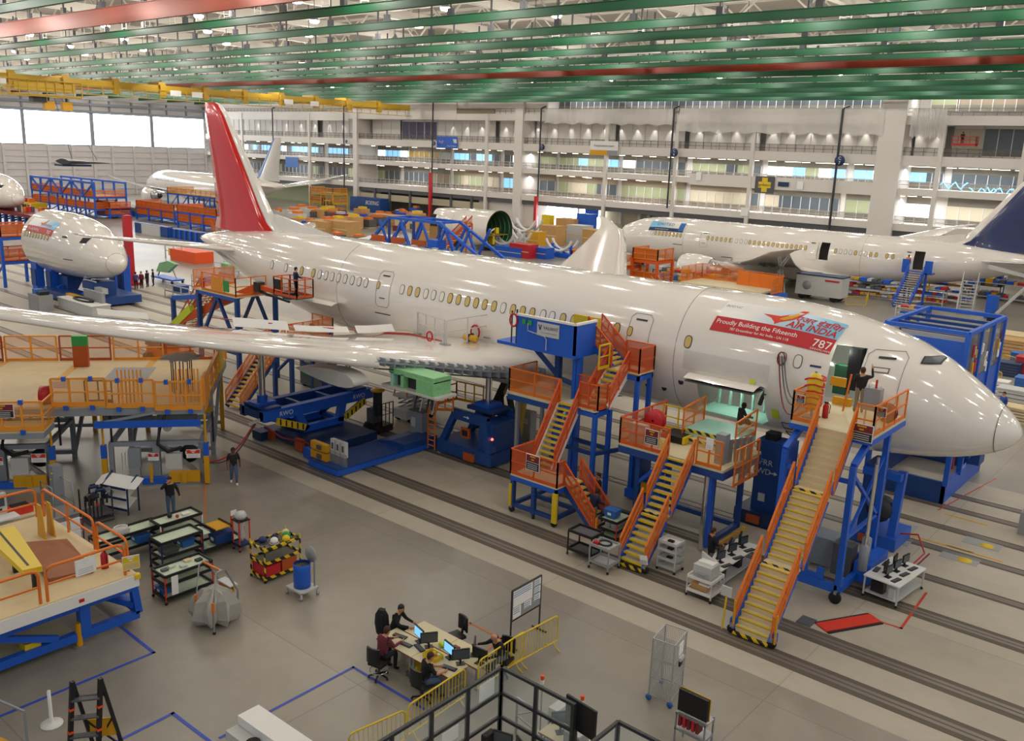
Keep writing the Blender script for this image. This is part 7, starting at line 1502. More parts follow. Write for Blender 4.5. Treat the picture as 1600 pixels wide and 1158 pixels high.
c = at_top(338, 820, .95); cart('tool_cart', 'red framed cart with a yellow tray and a large blue bin', c, .85, 1.8, (.25,), 'red_bright', 'black', hgt=1.15)
b = B(); b.box(c.x - .4, c.x + .4, c.y - .3, c.y + .35, .9, .93, 'yellow_deep'); b.box(c.x - .45, c.x + .45, c.y - .36, c.y - .3, .88, .98, 'black'); b.box(c.x - .45, c.x + .45, c.y + .35, c.y + .41, .88, .98, 'black'); b.box(c.x - .4, c.x + .4, c.y - .9, c.y - .5, .9, .93, 'tray'); b.box(c.x - .45, c.x + .45, c.y - .95, c.y - .9, .88, .98, 'black'); solo(b, 'parts_tray', 'yellow parts tray laid across the red framed cart', 'tray')
bin_(c + V((.05, .15, .26)), (.6, .75, .4), 'blue_dark', 'large blue bin on the lower shelf of the yellow tray cart', 'paper'); b = B(); b.cb(c + V((0, .75, 1.22)), (.02, .25, .2), 'paper'); b.bar(c + V((0, .75, .95)), c + V((0, .75, 1.15)), .02, None, 'steel'); solo(b, 'sign_card', 'small white card clipped on the yellow tray cart', 'sign')
g = G(378, 858); r = T('waste_stand', 'red framed stand with a shiny clear plastic bag beside the yellow tray cart', 'stand', g)
b = B()
for sx in (-.22, .22):
    for sy in (-.22, .22): b.bar(g + V((sx, sy, .08)), g + V((sx, sy, 1.25)), .04, None, 'red_bright'); b.ball(g + V((sx, sy, .05)), .05, 'rubber', n=6)
b.cb(g + V((0, 0, 1.22)), (.5, .5, .05), 'black'); b.cb(g + V((0, 0, .25)), (.48, .48, .1), 'blue_deep'); b.done('frame', r); b = B(); b.ball(g + V((0, 0, 1.38)), .24, 'light_grey', (1, 1, .8), 8); b.lathe([(.05, .35), (.14, .5), (.1, .9), (.2, 1.2)], 'light_grey', g, 'Z', 8); b.done('bag', r)
# hooped stand with grey cover
r = T('rolling_ladder', 'grey and orange hooped rolling stand draped with a grey cover sheet', 'rolling stand', G(338, 960)); L0, L1, L2, L3 = G(308, 978), G(335, 992), G(373, 962), G(345, 945)
b = B(); TL = [L0 + (L3 - L0) * .35 + Z * 2.0, L1 + (L2 - L1) * .35 + Z * 2.0]
for a, e, t in ((L0, L3, TL[0]), (L1, L2, TL[1])): b.path([a + Z * .1, a + Z * .9, t - (e - a).normalized() * .2, t, t + (e - a).normalized() * .25 - Z * .1, e + Z * .9, e + Z * .1], .035, 'steel', 6)
b.done('hoop', r)
b = B(); b.tube(L1 + Z * .75, L1 + Z * 1.1, .045, 'orange'); b.tube(L0 + Z * .75, L0 + Z * 1.1, .045, 'orange'); b.bar(TL[0], TL[1], .05, None, 'orange'); b.bar(L3 + Z * .9, L2 + Z * .2, .06, None, 'orange'); b.bar(L2 + Z * .2, L3 + Z * .2, .05, None, 'orange'); b.bar(L3 + (L2 - L3) * .1 + Z * 1.0, L3 + (L2 - L3) * .8 + Z * 1.0, .3, .04, 'light_grey'); b.bar(L3 + (L2 - L3) * .1 + Z * .8, L3 + (L2 - L3) * .8 + Z * .8, .03, .35, 'yellow_deep'); b.done('step', r)
b = B()
for e in (L0, L1, L2, L3): b.ball(e + Z * .06, .06, 'rubber', n=6)
b.done('caster', r)
rg = random.Random(9); cc = (L0 + L1 + L2 + L3) / 4 + V((0, -.1, 0)); rings = []
for z, q in ((.12, .95), (.35, 1.1), (.65, 1.05), (.9, .9), (1.1, .55), (1.2, .2)): rings.append([cc + V((.66 * q * math.cos(a / 16 * 2 * pi) * (1 + .16 * (-1) ** a + rg.uniform(-.12, .1)), .66 * q * math.sin(a / 16 * 2 * pi) * (1 + .16 * (-1) ** a + rg.uniform(-.12, .1)), z + rg.uniform(-.08, .08))) for a in range(16)])
b = B(); b.loft(rings, 'gauze', smooth=False); solo(b, 'dust_cover', 'crumpled grey cover sheet draped over the hooped rolling stand', 'cover')
# hazard striped cart and drum
r = cart('parts_cart', 'black and yellow striped three tier cart with helmets on top', (G(400, 905) + G(478, 885)) / 2 + V((-.1, -.15, 0)), .85, 1.5, (1.25, .72, .15), 'hazard', 'hazard', 'gallery_dark', 0, hgt=1.45); c = V(r.location)
hb = B(); hb.box(c.x - .42, c.x + .42, c.y - .02, c.y + .6, .17, .66, 'orange_dark'); hb.box(c.x - .42, c.x + .42, c.y - .7, c.y - .1, .17, .6, 'red'); solo(hb, 'red_crate', 'red crates filling the bottom tier of the striped cart', 'crates')['kind'] = 'stuff'
for i, (k, ox, oy, lb) in enumerate((('blue_deep', -.2, -.4, 'dark blue ball shaped helmet at the left of the striped cart top'), ('cloth_navy', -.05, 0, 'navy helmet in the middle of the striped cart top'), ('white', .15, -.15, 'white helmet at the front of the striped cart top'), ('green', .05, .45, 'lime green helmet at the right of the striped cart top'), ('wood', -.15, .55, 'cream coloured cone piece at the far end of the striped cart top'), ('yellow', .3, .25, 'yellow chain heap on the striped cart top'))):
    b = B(); b.ball(c + V((ox, oy, 1.37)), .15, k, (1, 1, .85), 10); b.lathe([(.16, 1.3), (.18, 1.29), (.15, 1.28)], k, (c.x + ox, c.y + oy, 0), 'Z', 12); solo(b, 'helmet' if i < 4 else 'loose_part', lb, 'helmet' if i < 4 else 'part')
g = (G(450, 925) + G(488, 935)) / 2 + V((0, .1, 0)); r = T('drum_dolly', 'blue drum with a lid on a white wheeled dolly right of the striped cart', 'drum', g)
b = B(); b.cb(g + V((0, 0, .28)), (.85, .75, .06), 'light_grey'); b.bar(g + V((.3, .3, .3)), g + V((.3, .3, 1.35)), .04, None, 'steel')
for sx in (-.4, .4):
    for sy in (-.34, .34): b.bar(g + V((sx, sy, .1)), g + V((sx, sy, .3)), .05, None, 'light_grey'); b.ball(g + V((sx, sy, .07)), .07, 'steel', n=6)
b.done('dolly', r); b = B(); b.lathe([(.02, .31), (.29, .31), (.3, .6), (.3, .61), (.29, .9), (.3, 1.15), (.28, 1.17)], 'blue', g, 'Z', 18); b.done('drum', r); b = B(); b.lathe([(.28, 1.1), (.02, 1.08)], 'black', g, 'Z', 18); b.lathe([(.02, -.04), (.28, -.04), (.28, .04), (.02, .04)], 'grey', g + V((.05, .35, 1.4)), 'Y', 16); b.done('lid', r)
# carts beside the stair tower
c = (G(892, 868) + G(935, 878)) / 2 + V((-.15, .2, 0)); cart('utility_cart', 'empty black two tier cart left of the cargo stair', c, 1.1, .75, (1.0, .25), 'black', 'black', 'dark_grey')
b = B(); c2 = c + V((1.15, -.35, 0)); 
r = cart('utility_cart', 'grey two tier cart with coiled parts on top beside the cargo stair foot', c2, .85, .75, (.95, .3), 'grey', 'grey', 'light_grey'); b = B(); b.path([c2 + V((.25 * math.cos(a / 12 * 2 * pi), .22 * math.sin(a / 12 * 2 * pi), 1.02)) for a in range(12)], .04, 'black', 5, True); b.cb(c2 + V((-.25, -.2, 1.02)), (.2, .15, .12), 'red'); solo(b, 'coiled_cable', 'black coiled cable and red tool on the grey cart', 'cable')
c = at_top(962, 808, .9); cart('work_cart', 'red framed white topped cart carrying a blue bin, in front of the man in navy', c, .9, 1.15, (.9, .5, .2), 'red_bright', 'black', 'tray'); bin_(c + V((-.1, -.1, .94)), (.55, .45, .32), 'bin_blue', 'blue bin on the white topped red cart beside the stair tower', 'paper')
for i in range(2): b = B(); b.lathe([(.02, -.35), (.12, -.35), (.12, .35), (.02, .35)], 'light_grey', c + V((-.15 + i * .3, 0, .65)), 'Y', 10); solo(b, 'roll', 'clear wrapped roll on the middle shelf of the red cart, %s' % ('left one' if i == 0 else 'right one'), 'roll')
g = (G(1030, 890) + G(1062, 890)) / 2; cart('shelf_trolley', 'small white four tier trolley at the foot of the cargo stair', g, .75, .6, (1.15, .85, .5, .18), 'light_grey', 'light_grey', 'white')
for z in (1.15, .85, .5): b = B(); b.cb(g + V((.0, -.05, z + .03)), (.22, .14, .06), 'black'); solo(b, 'hand_tool', 'small black tool on the %s tier of the white trolley' % {1.15: 'top', .85: 'second', .5: 'third'}[z], 'tool')
# white computer tables
def ctable(label, a, dx, dy, mons, rz=0, zt=.85):
    r = T('computer_table', label, 'table', a, rz); X = XF(a, rz)
    b = B(X); b.box(-dx / 2, dx / 2, -dy / 2, dy / 2, zt - .05, zt, 'white'); b.done('tabletop', r)
    for sx in (-1, 1):
        for sy in (-1, 1): b = B(X); b.bar((sx * (dx / 2 - .05), sy * (dy / 2 - .05), .1), (sx * (dx / 2 - .05), sy * (dy / 2 - .05), zt - .05), .05, None, 'light_grey'); b.ball((sx * (dx / 2 - .05), sy * (dy / 2 - .05), .06), .06, 'black', n=6); b.done('leg', r)
    b = B(X); b.box(-dx / 2 + .05, dx / 2 - .05, -dy / 2 + .05, dy / 2 - .05, .2, .23, 'light_grey'); b.done('lower_shelf', r)
    for (mx, my, mrz, lb) in mons: p = X @ V((mx, my, zt)); monitor(p, rz + mrz, lb, False, (.42, .3)); 
    for i, (mx, my, mrz, lb) in enumerate(mons):
        s_ = V((math.sin(mrz), -math.cos(mrz), 0)); p = X @ (V((mx, my, zt)) + s_ * .3); keyboard(p, rz + mrz, lb.replace('monitor', 'keyboard').replace('black', 'dark'))
    return r, X
a = at_top(1140, 866, .85)
r, X = ctable('long white computer table with six black monitors between the two stairs', a + V((0, 0, 0)), .9, 3.0, [(.1, -.9, 1.3, 'black monitor nearest the printer on the long white table'), (.1, 0, 1.3, 'middle black monitor of the right row on the long white table'), (.1, .9, 1.3, 'far black monitor of the right row on the long white table'), (-.15, -.6, -1.3, 'black monitor nearest the woman on the long white table'), (-.15, .3, -1.3, 'middle black monitor of the left row on the long white table'), (-.15, 1.1, -1.3, 'far black monitor of the left row on the long white table')])
for y in (-.8, .5): b = B(X); b.cb((0, y, .43), (.5, .25, .4), 'black'); solo(b, 'computer_tower', 'black computer case under the long white table, %s end' % ('near' if y < 0 else 'far'), 'computer')
c = at_top(1103, 900, .75); r = cart('printer_table', 'white low table carrying a printer at the near end of the long computer table', c, .95, .9, (.75, .25), 'light_grey', 'white', 'white'); b = B(); b.cb(c + V((0, 0, 1.0)), (.7, .65, .45), 'light_grey'); b.cb(c + V((0, .1, 1.25)), (.6, .4, .06), 'white'); b.prism([(c.x - .35, 1.23), (c.x + .3, 1.23), (c.x - .35, 1.5)], 'y', c.y + .22, c.y + .3, 'light_grey'); b.box(c.x - .25, c.x + .25, c.y - .45, c.y - .32, .95, .98, 'grey'); solo(b, 'printer', 'large pale printer on the low white table', 'printer'); b = B(); b.cb(c + V((-.1, 0, .38)), (.6, .6, .22), 'cardboard'); b.cb(c + V((.1, -.1, .52)), (.4, .4, .06), 'paper'); solo(b, 'paper_box', 'box of paper on the shelf under the large pale printer', 'box')
a = (G(1360, 893, .85) + G(1438, 892, .85)) / 2; a.z = 0
r, X = ctable('white computer table on casters at the right with monitors back to back', a, 1.3, 2.3, [(.05, -.7, 1.45, 'black monitor nearest the red ramp on the right white table'), (.05, 0, 1.45, 'middle black monitor facing right on the right white table'), (.05, .7, 1.45, 'far black monitor facing right on the right white table'), (-.2, -.4, -1.45, 'black monitor facing left on the right white table, near one'), (-.2, .35, -1.45, 'black monitor facing left on the right white table, far one')], -.1)
b = B(X); b.cb((-.2, -.8, .45), (.45, .3, .4), 'black'); b.cb((.35, -.95, .42), (.2, .15, .4), 'light_grey'); solo(b, 'computer_tower', 'dark computer with cables under the right white table', 'computer')
b = B(); p, q = G(1283, 982), G(1368, 967); d = (q - p).normalized(); n_ = V((-d.y, d.x, 0)); bb = B()
for o0, o1, k, zz in ((-.28, .28, 'red_bright', .05), (-.38, -.28, 'black', .03), (.28, .38, 'black', .03)): vs = [p + n_ * o0, q + n_ * o0, q + n_ * o1, p + n_ * o1]; bb.add([v for v in vs] + [v + Z * zz for v in vs], [(4, 5, 6, 7), (0, 1, 5, 4), (1, 2, 6, 5), (2, 3, 7, 6), (3, 0, 4, 7)], k)
solo(bb, 'cable_ramp', 'bright red cable ramp with black edges lying on the floor at the right', 'ramp')
b = B(); b.cb(p + V((-.55, .1, .015)), (.5, .6, .03), 'dark_grey'); solo(b, 'floor_plate', 'dark steel plate at the left end of the red ramp', 'plate')
# ---- items around the big wing platform ----
g = (G(167, 805) + G(213, 796)) / 2; r = T('magazine_rack', 'dark framed rack with three slanted cream shelves in front of the wing platform', 'rack', g); X = XF(g, .35)
b = B(X)
for x in (-.65, .65): b.bar((x, -.3, .08), (x, -.3, 1.2), .05, None, 'blue_deep'); b.bar((x, .3, .08), (x, .3, 1.65), .05, None, 'blue_deep'); b.bar((x, -.3, 1.2), (x, .3, 1.65), .05, None, 'blue_deep')
b.done('frame', r)
for z in (.3, .75, 1.2): b = B(X); b.add([(-.62, -.35, z), (.62, -.35, z), (.62, .28, z + .35), (-.62, .28, z + .35)], [(0, 1, 2, 3)], 'white'); b.box(-.62, .62, -.37, -.33, z - .03, z + .06, 'blue_deep'); b.done('shelf', r)
b = B(X); b.add([(-.62, -.35, 1.25), (-1.1, -.3, 1.1), (-1.1, .2, 1.4), (-.62, .28, 1.6)], [(0, 1, 2, 3)], 'white'); b.add([(.62, -.35, 1.25), (1.1, -.3, 1.3), (1.1, .2, 1.6), (.62, .28, 1.6)], [(0, 1, 2, 3)], 'white'); b.done('wing_shelf', r)
g = G(152, 812); r = T('tool_rack', 'black cart piled with dark pneumatic tools beside the slanted rack', 'rack', g); b = B(); b.cb(g + V((0, 0, .35)), (1.0, 1.0, .06), 'dark_grey'); b.cb(g + V((0, 0, .1)), (1.0, 1.0, .08), 'dark_grey')
for sx in (-.45, .45):
    for sy in (-.45, .45): b.bar(g + V((sx, sy, 0)), g + V((sx, sy, 1.3)), .05, None, 'dark_metal')
b.done('frame', r); rg = random.Random(4)
for i in range(9): b = B(); q = g + V((rg.uniform(-.4, .4), rg.uniform(-.4, .4), rg.uniform(.7, 1.35))); b.tube(q, q + V((rg.uniform(-.3, .3), .3, .05)), .07, 'blue_deep' if i % 3 else 'black'); b.tube(q, q - Z * .3, .04, 'black'); b.cb(q + V((0, .15, .06)), (.1, .2, .1), 'steel' if i % 4 == 0 else 'black'); b.done('pneumatic_tool', r)
for i in range(5): b = B(); q = g + V((.3 + i * .12, -.55 + i * .1, 1.2)); b.tube(q, q - Z * rg.uniform(.6, .9), .03, 'black'); b.tube(q - Z * .2, q - Z * .35, .05, 'red' if i == 3 else 'dark_metal'); b.done('hanging_tool', r)
g = G(92, 800); r = T('guard_stand', 'grey tubular guard stand on a pale base plate under the wing platform', 'stand', g); b = B(); b.cb(g + Z * .03, (1.6, 1.2, .06), 'grey'); b.done('base', r); b = B(); 
for y in (-.4, .4): b.path([g + V((-.55, y, .06)), g + V((-.55, y, 1.3)), g + V((.55, y, 1.3)), g + V((.55, y, .06))], .03, 'steel', 6); b.bar(g + V((-.55, y, .5)), g + V((.55, y, .5)), .04, None, 'steel')
b.done('hoop', r); b = B(); b.cb(g + V((-.7, .3, .9)), (.4, .4, 1.8), 'steel_grey'); b.ball(g + V((-.55, .08, 1.5)), .05, 'yellow', n=6); b.ball(g + V((-.7, .08, 1.2)), .05, 'yellow', n=6); b.done('post', r)
g = G(112, 872); b = B(); z0 = 0
for x in (-.5, .5): b.bar(g + V((0, x, .05)), g + V((0, x, 1.5)), .04, None, 'maroon'); b.bar(g + V((-.25, x, .03)), g + V((.25, x, .03)), .05, None, 'maroon')
for z_ in (.5, .95, 1.45): b.bar(g + V((0, -.5, z_)), g + V((0, .5, z_)), .04, None, 'light_grey')
b.cb(g + V((.03, -.2, 1.25)), (.02, .35, .42), 'paper'); b.cb(g + V((.03, .22, 1.3)), (.02, .35, .45), 'paper'); b.cb(g + V((.03, .22, .85)), (.02, .35, .4), 'paper'); b.cb(g + V((-.05, .15, .5)), (.1, .5, .7), 'maroon'); solo(b, 'document_stand', 'dark red document stand holding white sheets behind the lift platform', 'stand')
g = G(2, 850); r = T('kiosk', 'white computer kiosk on a post at the left edge', 'kiosk', g); b = B(); b.bar(g, g + Z * 1.3, .14, None, 'light_grey'); b.cb(g + Z * .04, (.7, .7, .08), 'light_grey'); b.done('post', r); b = B(); b.cb(g + V((0, 0, 1.62)), (.2, .62, .75), 'light_grey'); b.cb(g + V((.11, 0, 1.7)), (.02, .45, .36), 'office_dark'); b.cb(g + V((.11, .02, 1.38)), (.02, .2, .12), 'blue_deep'); b.cb(g + V((.35, .1, 1.15)), (.6, .9, .06), 'white'); b.done('cabinet', r)
g = G(27, 838); b = B(); b.cb(g + V((0, 0, .45)), (1.1, 1.6, .9), 'wood'); b.cb(g + V((0, 0, .92)), (1.15, 1.65, .05), 'deck'); solo(b, 'wooden_crate', 'wooden box table with a red case on top, behind the lift platform', 'crate'); b = B(); b.cb(g + V((0, .2, 1.08)), (.6, .75, .26), 'red_bright'); b.cb(g + V((0, .2, 1.23)), (.5, .6, .05), 'black'); solo(b, 'red_case', 'red tool case on the wooden box table behind the lift platform', 'case')
# ---- things under the near wing ----
g = (G(470, 610) + G(525, 600)) / 2; b = B(); b.cb(g + V((0, 0, .9)), (2.2, 1.2, 1.5), 'dark_grey'); b.cb(g + V((.3, -.62, 1.3)), (.4, .02, .4), 'paper'); b.cb(g + V((.75, -.62, 1.2)), (.3, .02, .35), 'paper'); b.cb(g + V((-.5, -.62, .9)), (.9, .02, .4), 'primer_dark')
for sx in (-.9, .9): b.lathe([(.02, -.1), (.15, -.1), (.15, .1), (.02, .1)], 'rubber', g + V((sx, -.4, .15)), 'Y', 8); b.lathe([(.02, -.1), (.15, -.1), (.15, .1), (.02, .1)], 'rubber', g + V((sx, .4, .15)), 'Y', 8)
solo(b, 'equipment_box', 'dark grey wheeled equipment box with white notices behind the long blue jack', 'equipment box')
g = G(592, 672); r = T('drive_unit', 'dark tug with wire cage and round yellow top between the blue jacks', 'tug', g); b = B(); b.cb(g + V((0, 0, .25)), (1.3, .9, .35), 'black'); b.cb(g + V((-.35, 0, .75)), (.5, .7, .9), 'dark_grey'); b.cb(g + V((-.1, 0, 1.5)), (.35, .35, 1.4), 'dark_metal'); b.done('body', r); b = B(); b.lathe([(.02, 2.2), (.38, 2.2), (.4, 2.28), (.02, 2.34)], 'yellow_deep', g + V((-.1, 0, 0)), 'Z', 16); b.done('top', r); b = B(); rail(b, g + V((.1, -.4, .4)), g + V((.7, -.4, .4)), 1.3, 'dark_metal', None, .3, .02, False); rail(b, g + V((.7, -.4, .4)), g + V((.7, .4, .4)), 1.3, 'dark_metal', None, .3, .02, False); b.done('cage', r)
b = B(); 
for e in (-.5, .5): b.lathe([(.02, -.08), (.2, -.08), (.2, .08), (.02, .08)], 'rubber', g + V((e, -.45, .2)), 'Y', 10)
b.done('wheel', r)
g = G(642, 655) + V((0, .3, 0)); r = T('scissor_lift', 'white scissor lift with yellow hoops behind the dark blue jack block', 'lift', g); b = B(); b.cb(g + V((0, 0, .5)), (1.2, 2.4, .5), 'light_grey'); b.cb(g + V((0, 0, 1.5)), (1.1, 2.4, .12), 'light_grey'); b.done('chassis', r); b = B()
for i in range(3):
    z_ = .75 + i * .25
    for x in (-.4, .4): b.bar(g + V((x, -.9, z_)), g + V((x, .9, z_ + .25)), .06, None, 'steel'); b.bar(g + V((x, .9, z_)), g + V((x, -.9, z_ + .25)), .06, None, 'steel')
b.done('scissor', r); b = B(); 
for y in (-1.1, 1.1): b.path([g + V((-.5, y, 1.55)), g + V((-.5, y, 2.5)), g + V((-.4, y, 2.6)), g + V((.4, y, 2.6)), g + V((.5, y, 2.5)), g + V((.5, y, 1.55))], .04, 'yellow_deep', 6)
rail(b, g + V((-.5, -1.1, 1.56)), g + V((-.5, 1.1, 1.56)), 1.0, 'steel', None, .8, .02, False); b.done('guard_rail', r)
b = B()
for sx in (-.5, .5):
    for sy in (-.8, .8): b.lathe([(.02, -.08), (.22, -.08), (.22, .08), (.02, .08)], 'rubber', g + V((sx, sy, .22)), 'X', 10)
b.done('wheel', r)
g = G(655, 690); b = B(); b.cb(g + V((0, 0, .85)), (.9, .5, 1.7), 'steel_grey'); b.cb(g + V((-.2, -.26, 1.1)), (.3, .02, .5), 'light_grey'); b.cb(g + V((0, 0, 1.72)), (.95, .55, .05), 'dark_grey'); solo(b, 'electric_cabinet', 'grey electric cabinet left of the orange ladder on the low platform', 'cabinet')
g = G(815, 690) + V((0, .5, 0)); b = B(); b.cb(g + V((0, 0, .8)), (.7, .5, 1.6), 'grey'); b.cb(g + V((0, -.26, 1.1)), (.3, .02, .3), 'light_grey'); solo(b, 'electric_cabinet', 'grey cabinet right of the dark blue jack block', 'cabinet')
r = T('landing_gear', 'black aircraft gear leg frame standing under the wing root', 'landing gear', (-31.5, 36, 0)); b = B(); b.bar((-31.8, 36, .6), (-30.6, 36.4, 3.6), .6, .35, 'black'); b.bar((-30.4, 35.6, .3), (-31.0, 36, 2.4), .2, None, 'black'); b.bar((-32.4, 35.6, 0), (-31.6, 36, 1.6), .25, None, 'black'); b.bar((-29.6, 35.8, 0), (-30.4, 36, 2.2), .25, None, 'black'); b.done('strut', r); b = B(); b.bar((-29.2, 35.4, 0), (-28.9, 35.6, 3.6), .28, None, 'office_olive'); b.done('jury_strut', r)
# things on the near wing
bpy.context.view_layer.update(); DG = bpy.context.evaluated_depsgraph_get()
def H(px, py): return S.ray_cast(DG, V((0, 0, CH)), ray(px, py).normalized())[1]
def wz(y): return AZ + wing_at(AY - y)[3] + wing_at(AY - y)[4] * wing_at(AY - y)[2] * .45
for i, (a, c, lb) in enumerate((((652, 522), (694, 538), 'white tube guard rail standing on the wing, left one'), ((697, 539), (762, 528), 'white tube guard rail standing on the wing beside the yellow bag'))):
    p, q = H(*a), H(*c)
    b = B(); rail(b, p, q, 1.25, 'light_grey', None, 1.6, .025, False); b.cb(p + V((0, 0, .02)), (.4, .3, .04), 'steel'); b.cb(q + V((0, 0, .02)), (.4, .3, .04), 'steel'); solo(b, 'wing_guard_rail', lb, 'guard rail')
for px, py, R, lb in ((671, 522, .2, 'small red hose coil standing on the wing'), (742, 518, .3, 'larger red hose loop hanging on the wing guard rail')):
    c = H(px, py + 14) + Z * (R + .15); b = B(); b.path([c + V((R * math.cos(a / 14 * 2 * pi), 0, R * 1.2 * math.sin(a / 14 * 2 * pi))) for a in range(14)], .05, 'red', 6, True); solo(b, 'hose_coil', lb, 'hose')
c = H(735, 534) + Z * .08; b = B(); b.lathe([(.02, -.45), (.17, -.42), (.19, 0), (.17, .42), (.02, .45)], 'yellow_deep', c + Z * .12, 'X', 10); b.cb(c + Z * .14, (.08, .42, .4), 'black'); solo(b, 'duffel_bag', 'yellow bag lying on the wing', 'bag')
b = B(); pts = [H(px, py + 3) + Z * .03 for px, py in ((330, 494), (420, 503), (520, 511), (600, 517), (640, 519), (662, 524), (690, 530))]; b.path(pts, .03, 'red', 5); solo(b, 'air_line', 'long thin red air line running along the rear of the near wing', 'hose')
# ======================= equipment in the middle distance and background =======================
def dock(name, label, x0, x1, y0, y1, decks, k='orange_deep', fr='blue', stair=False, cat='work platform', solid=False):
    """open steel dock: blue posts, decks, orange railing panels on every deck"""
    r = T(name, label, cat, ((x0 + x1) / 2, (y0 + y1) / 2, 0)); zt = max(decks); n = max(1, round((x1 - x0) / 4)); b = B()
    for i in range(n + 1):
        x = x0 + (x1 - x0) * i / n
        for y in (y0, y1): b.bar((x, y, 0), (x, y, zt), .26, None, fr)
        if i < n: b.bar((x, y0, .3), (x + (x1 - x0) / n, y0, decks[0] - .3), .14, None, fr)
    for z in decks: b.box(x0, x1, y0, y0 + .2, z - .35, z, fr); b.box(x0, x0 + .2, y0, y1, z - .35, z, fr); b.box(x1 - .2, x1, y0, y1, z - .35, z, fr)
    b.done('frame', r); b = B()
    for z in decks: b.box(x0, x1, y0, y1, z - .05, z, 'deck')
    b.done('deck', r)
    for z in decks:
        b = B(); rail(b, (x0, y0, z), (x1, y0, z), 1.15, k, 'orange_mesh', 1.8, .05); rail(b, (x1, y0, z), (x1, y1, z), 1.15, k, 'orange_mesh', 1.8, .05); rail(b, (x0, y0, z), (x0, y1, z), 1.15, k, 'orange_mesh', 1.8, .05)
        if solid: b.box(x0, x1, y0 + .03, y0 + .06, z, z + 1.1, 'orange')
        b.done('guard_rail', r)
    if stair:
        b = B(); z = decks[0]
        for s_ in (0, 1.1): b.bar((x1, y0 - s_, z), (x1 + z * 1.1, y0 - s_, 0), .12, .3, 'orange_deep'); b.bar((x1, y0 - s_, z + 1), (x1 + z * 1.1, y0 - s_, 1), .09, None, k); b.quad((x1, y0 - s_, z), (x1 + z * 1.1, y0 - s_, 0), (x1 + z * 1.1, y0 - s_, 1), (x1, y0 - s_, z + 1), 'orange_mesh')
        for i in range(10): b.cb((x1 + z * 1.1 * (i + .5) / 10, y0 - .55, z * (1 - (i + .5) / 10)), (.3, 1.0, .05), 'deck')
        b.done('stair', r)
    return r
# cradle under the left nose section
r = T('nose_cradle', 'blue cradle with four tall columns carrying the left nose section', 'cradle', (-85, 38, 0)); b = B(); b.box(-89, -79.5, 35.6, 40.8, .2, .9, 'blue_dark'); b.bar((-82, 36.5, .9), (-82, 39.5, 1.6), .4, None, 'blue'); b.bar((-87, 36.5, .9), (-87, 39.5, 1.9), .4, None, 'blue'); b.box(-83, -81, 37, 39.2, .9, 2.1, 'blue_dark'); b.box(-88, -86, 37, 39.2, .9, 2.1, 'blue_dark'); b.done('base', r)
for p in (G(62, 458), G(85, 462), G(196, 462), G(182, 452)): b = B(); b.box(p.x - .6, p.x + .6, p.y - .35, p.y + .35, 0, 3.9, 'blue'); b.box(p.x - .5, p.x + .5, p.y - .45, p.y - .35, .8, 2.4, 'blue_dark'); b.done('column', r)
b = B(); b.box(-82.4, -80.2, 35.2, 35.6, .5, 1.2, 'yellow_deep'); b.cb((-80.2, 37.4, 1.5), (1.6, .5, .5), 'light_grey'); b.done('bumper', r)
c = GY(38, 400, 37).x; dock('work_platform', 'two level orange and blue stand at the open end of the left nose section', c - 3.4, c - .6, 35.2, 38.4, (2.6, 5.0), solid=True)
g = G(132, 488); b = B(); b.cb(g + V((0, 0, .5)), (6.5, 1.6, 1.0), 'light_grey'); b.cb(g + V((0, 0, 1.02)), (6.6, 1.7, .06), 'white'); b.path([g + V((1.6 * math.cos(a / 12 * 2 * pi), .4 * math.sin(a / 12 * 2 * pi), 1.1)) for a in range(12)], .12, 'black', 5, True); b.cb(g + V((.8, .6, 1.5)), (3.4, .3, .9), 'grey'); solo(b, 'equipment_bench', 'long grey equipment bench with black hoses before the left nose cradle', 'bench')
g = G(65, 484); b = B(); b.cb(g + V((0, 0, .7)), (2.2, 1.2, 1.4), 'grey'); b.cb(g + V((-.4, 0, 1.6)), (.7, .7, .4), 'bin_blue'); b.cb(g + V((.6, 0, 1.55)), (.6, .8, .3), 'black'); solo(b, 'equipment_box', 'grey equipment box with a bright blue bag before the left nose cradle', 'equipment box')
p = G(205, 445); b = B(); b.box(p.x - .35, p.x + .35, p.y - .35, p.y + .35, 0, 7.2, 'red'); b.box(p.x - .8, p.x + .8, p.y - .8, p.y + .8, 0, .3, 'red'); b.box(p.x - .7, p.x + .6, p.y - .9, p.y - .35, .4, 1.8, 'red_bright'); solo(b, 'red_post', 'tall bright red post right of the left nose section', 'post')
g = G(262, 440); r = T('parts_trolley', 'green wing part held on a low wheeled trolley by the distant group of people', 'trolley', g); b = B(); b.prism([(g.x - 2, .9), (g.x + .3, 1.0), (g.x + 2.2, 2.1), (g.x + .6, 2.3), (g.x - 1.2, 1.9)], 'y', g.y - .2, g.y + .2, 'primer_green'); b.done('wing_part', r); b = B(); b.cb(g + V((0, 0, .4)), (4.5, 1.4, .15), 'blue')
for sx in (-2, 2):
    b.bar(g + V((sx, 0, .4)), g + V((sx * .6, 0, 1.4)), .1, None, 'grey')
    for sy in (-.6, .6): b.ball(g + V((sx, sy, .16)), .16, 'rubber', n=6)
b.done('frame', r)
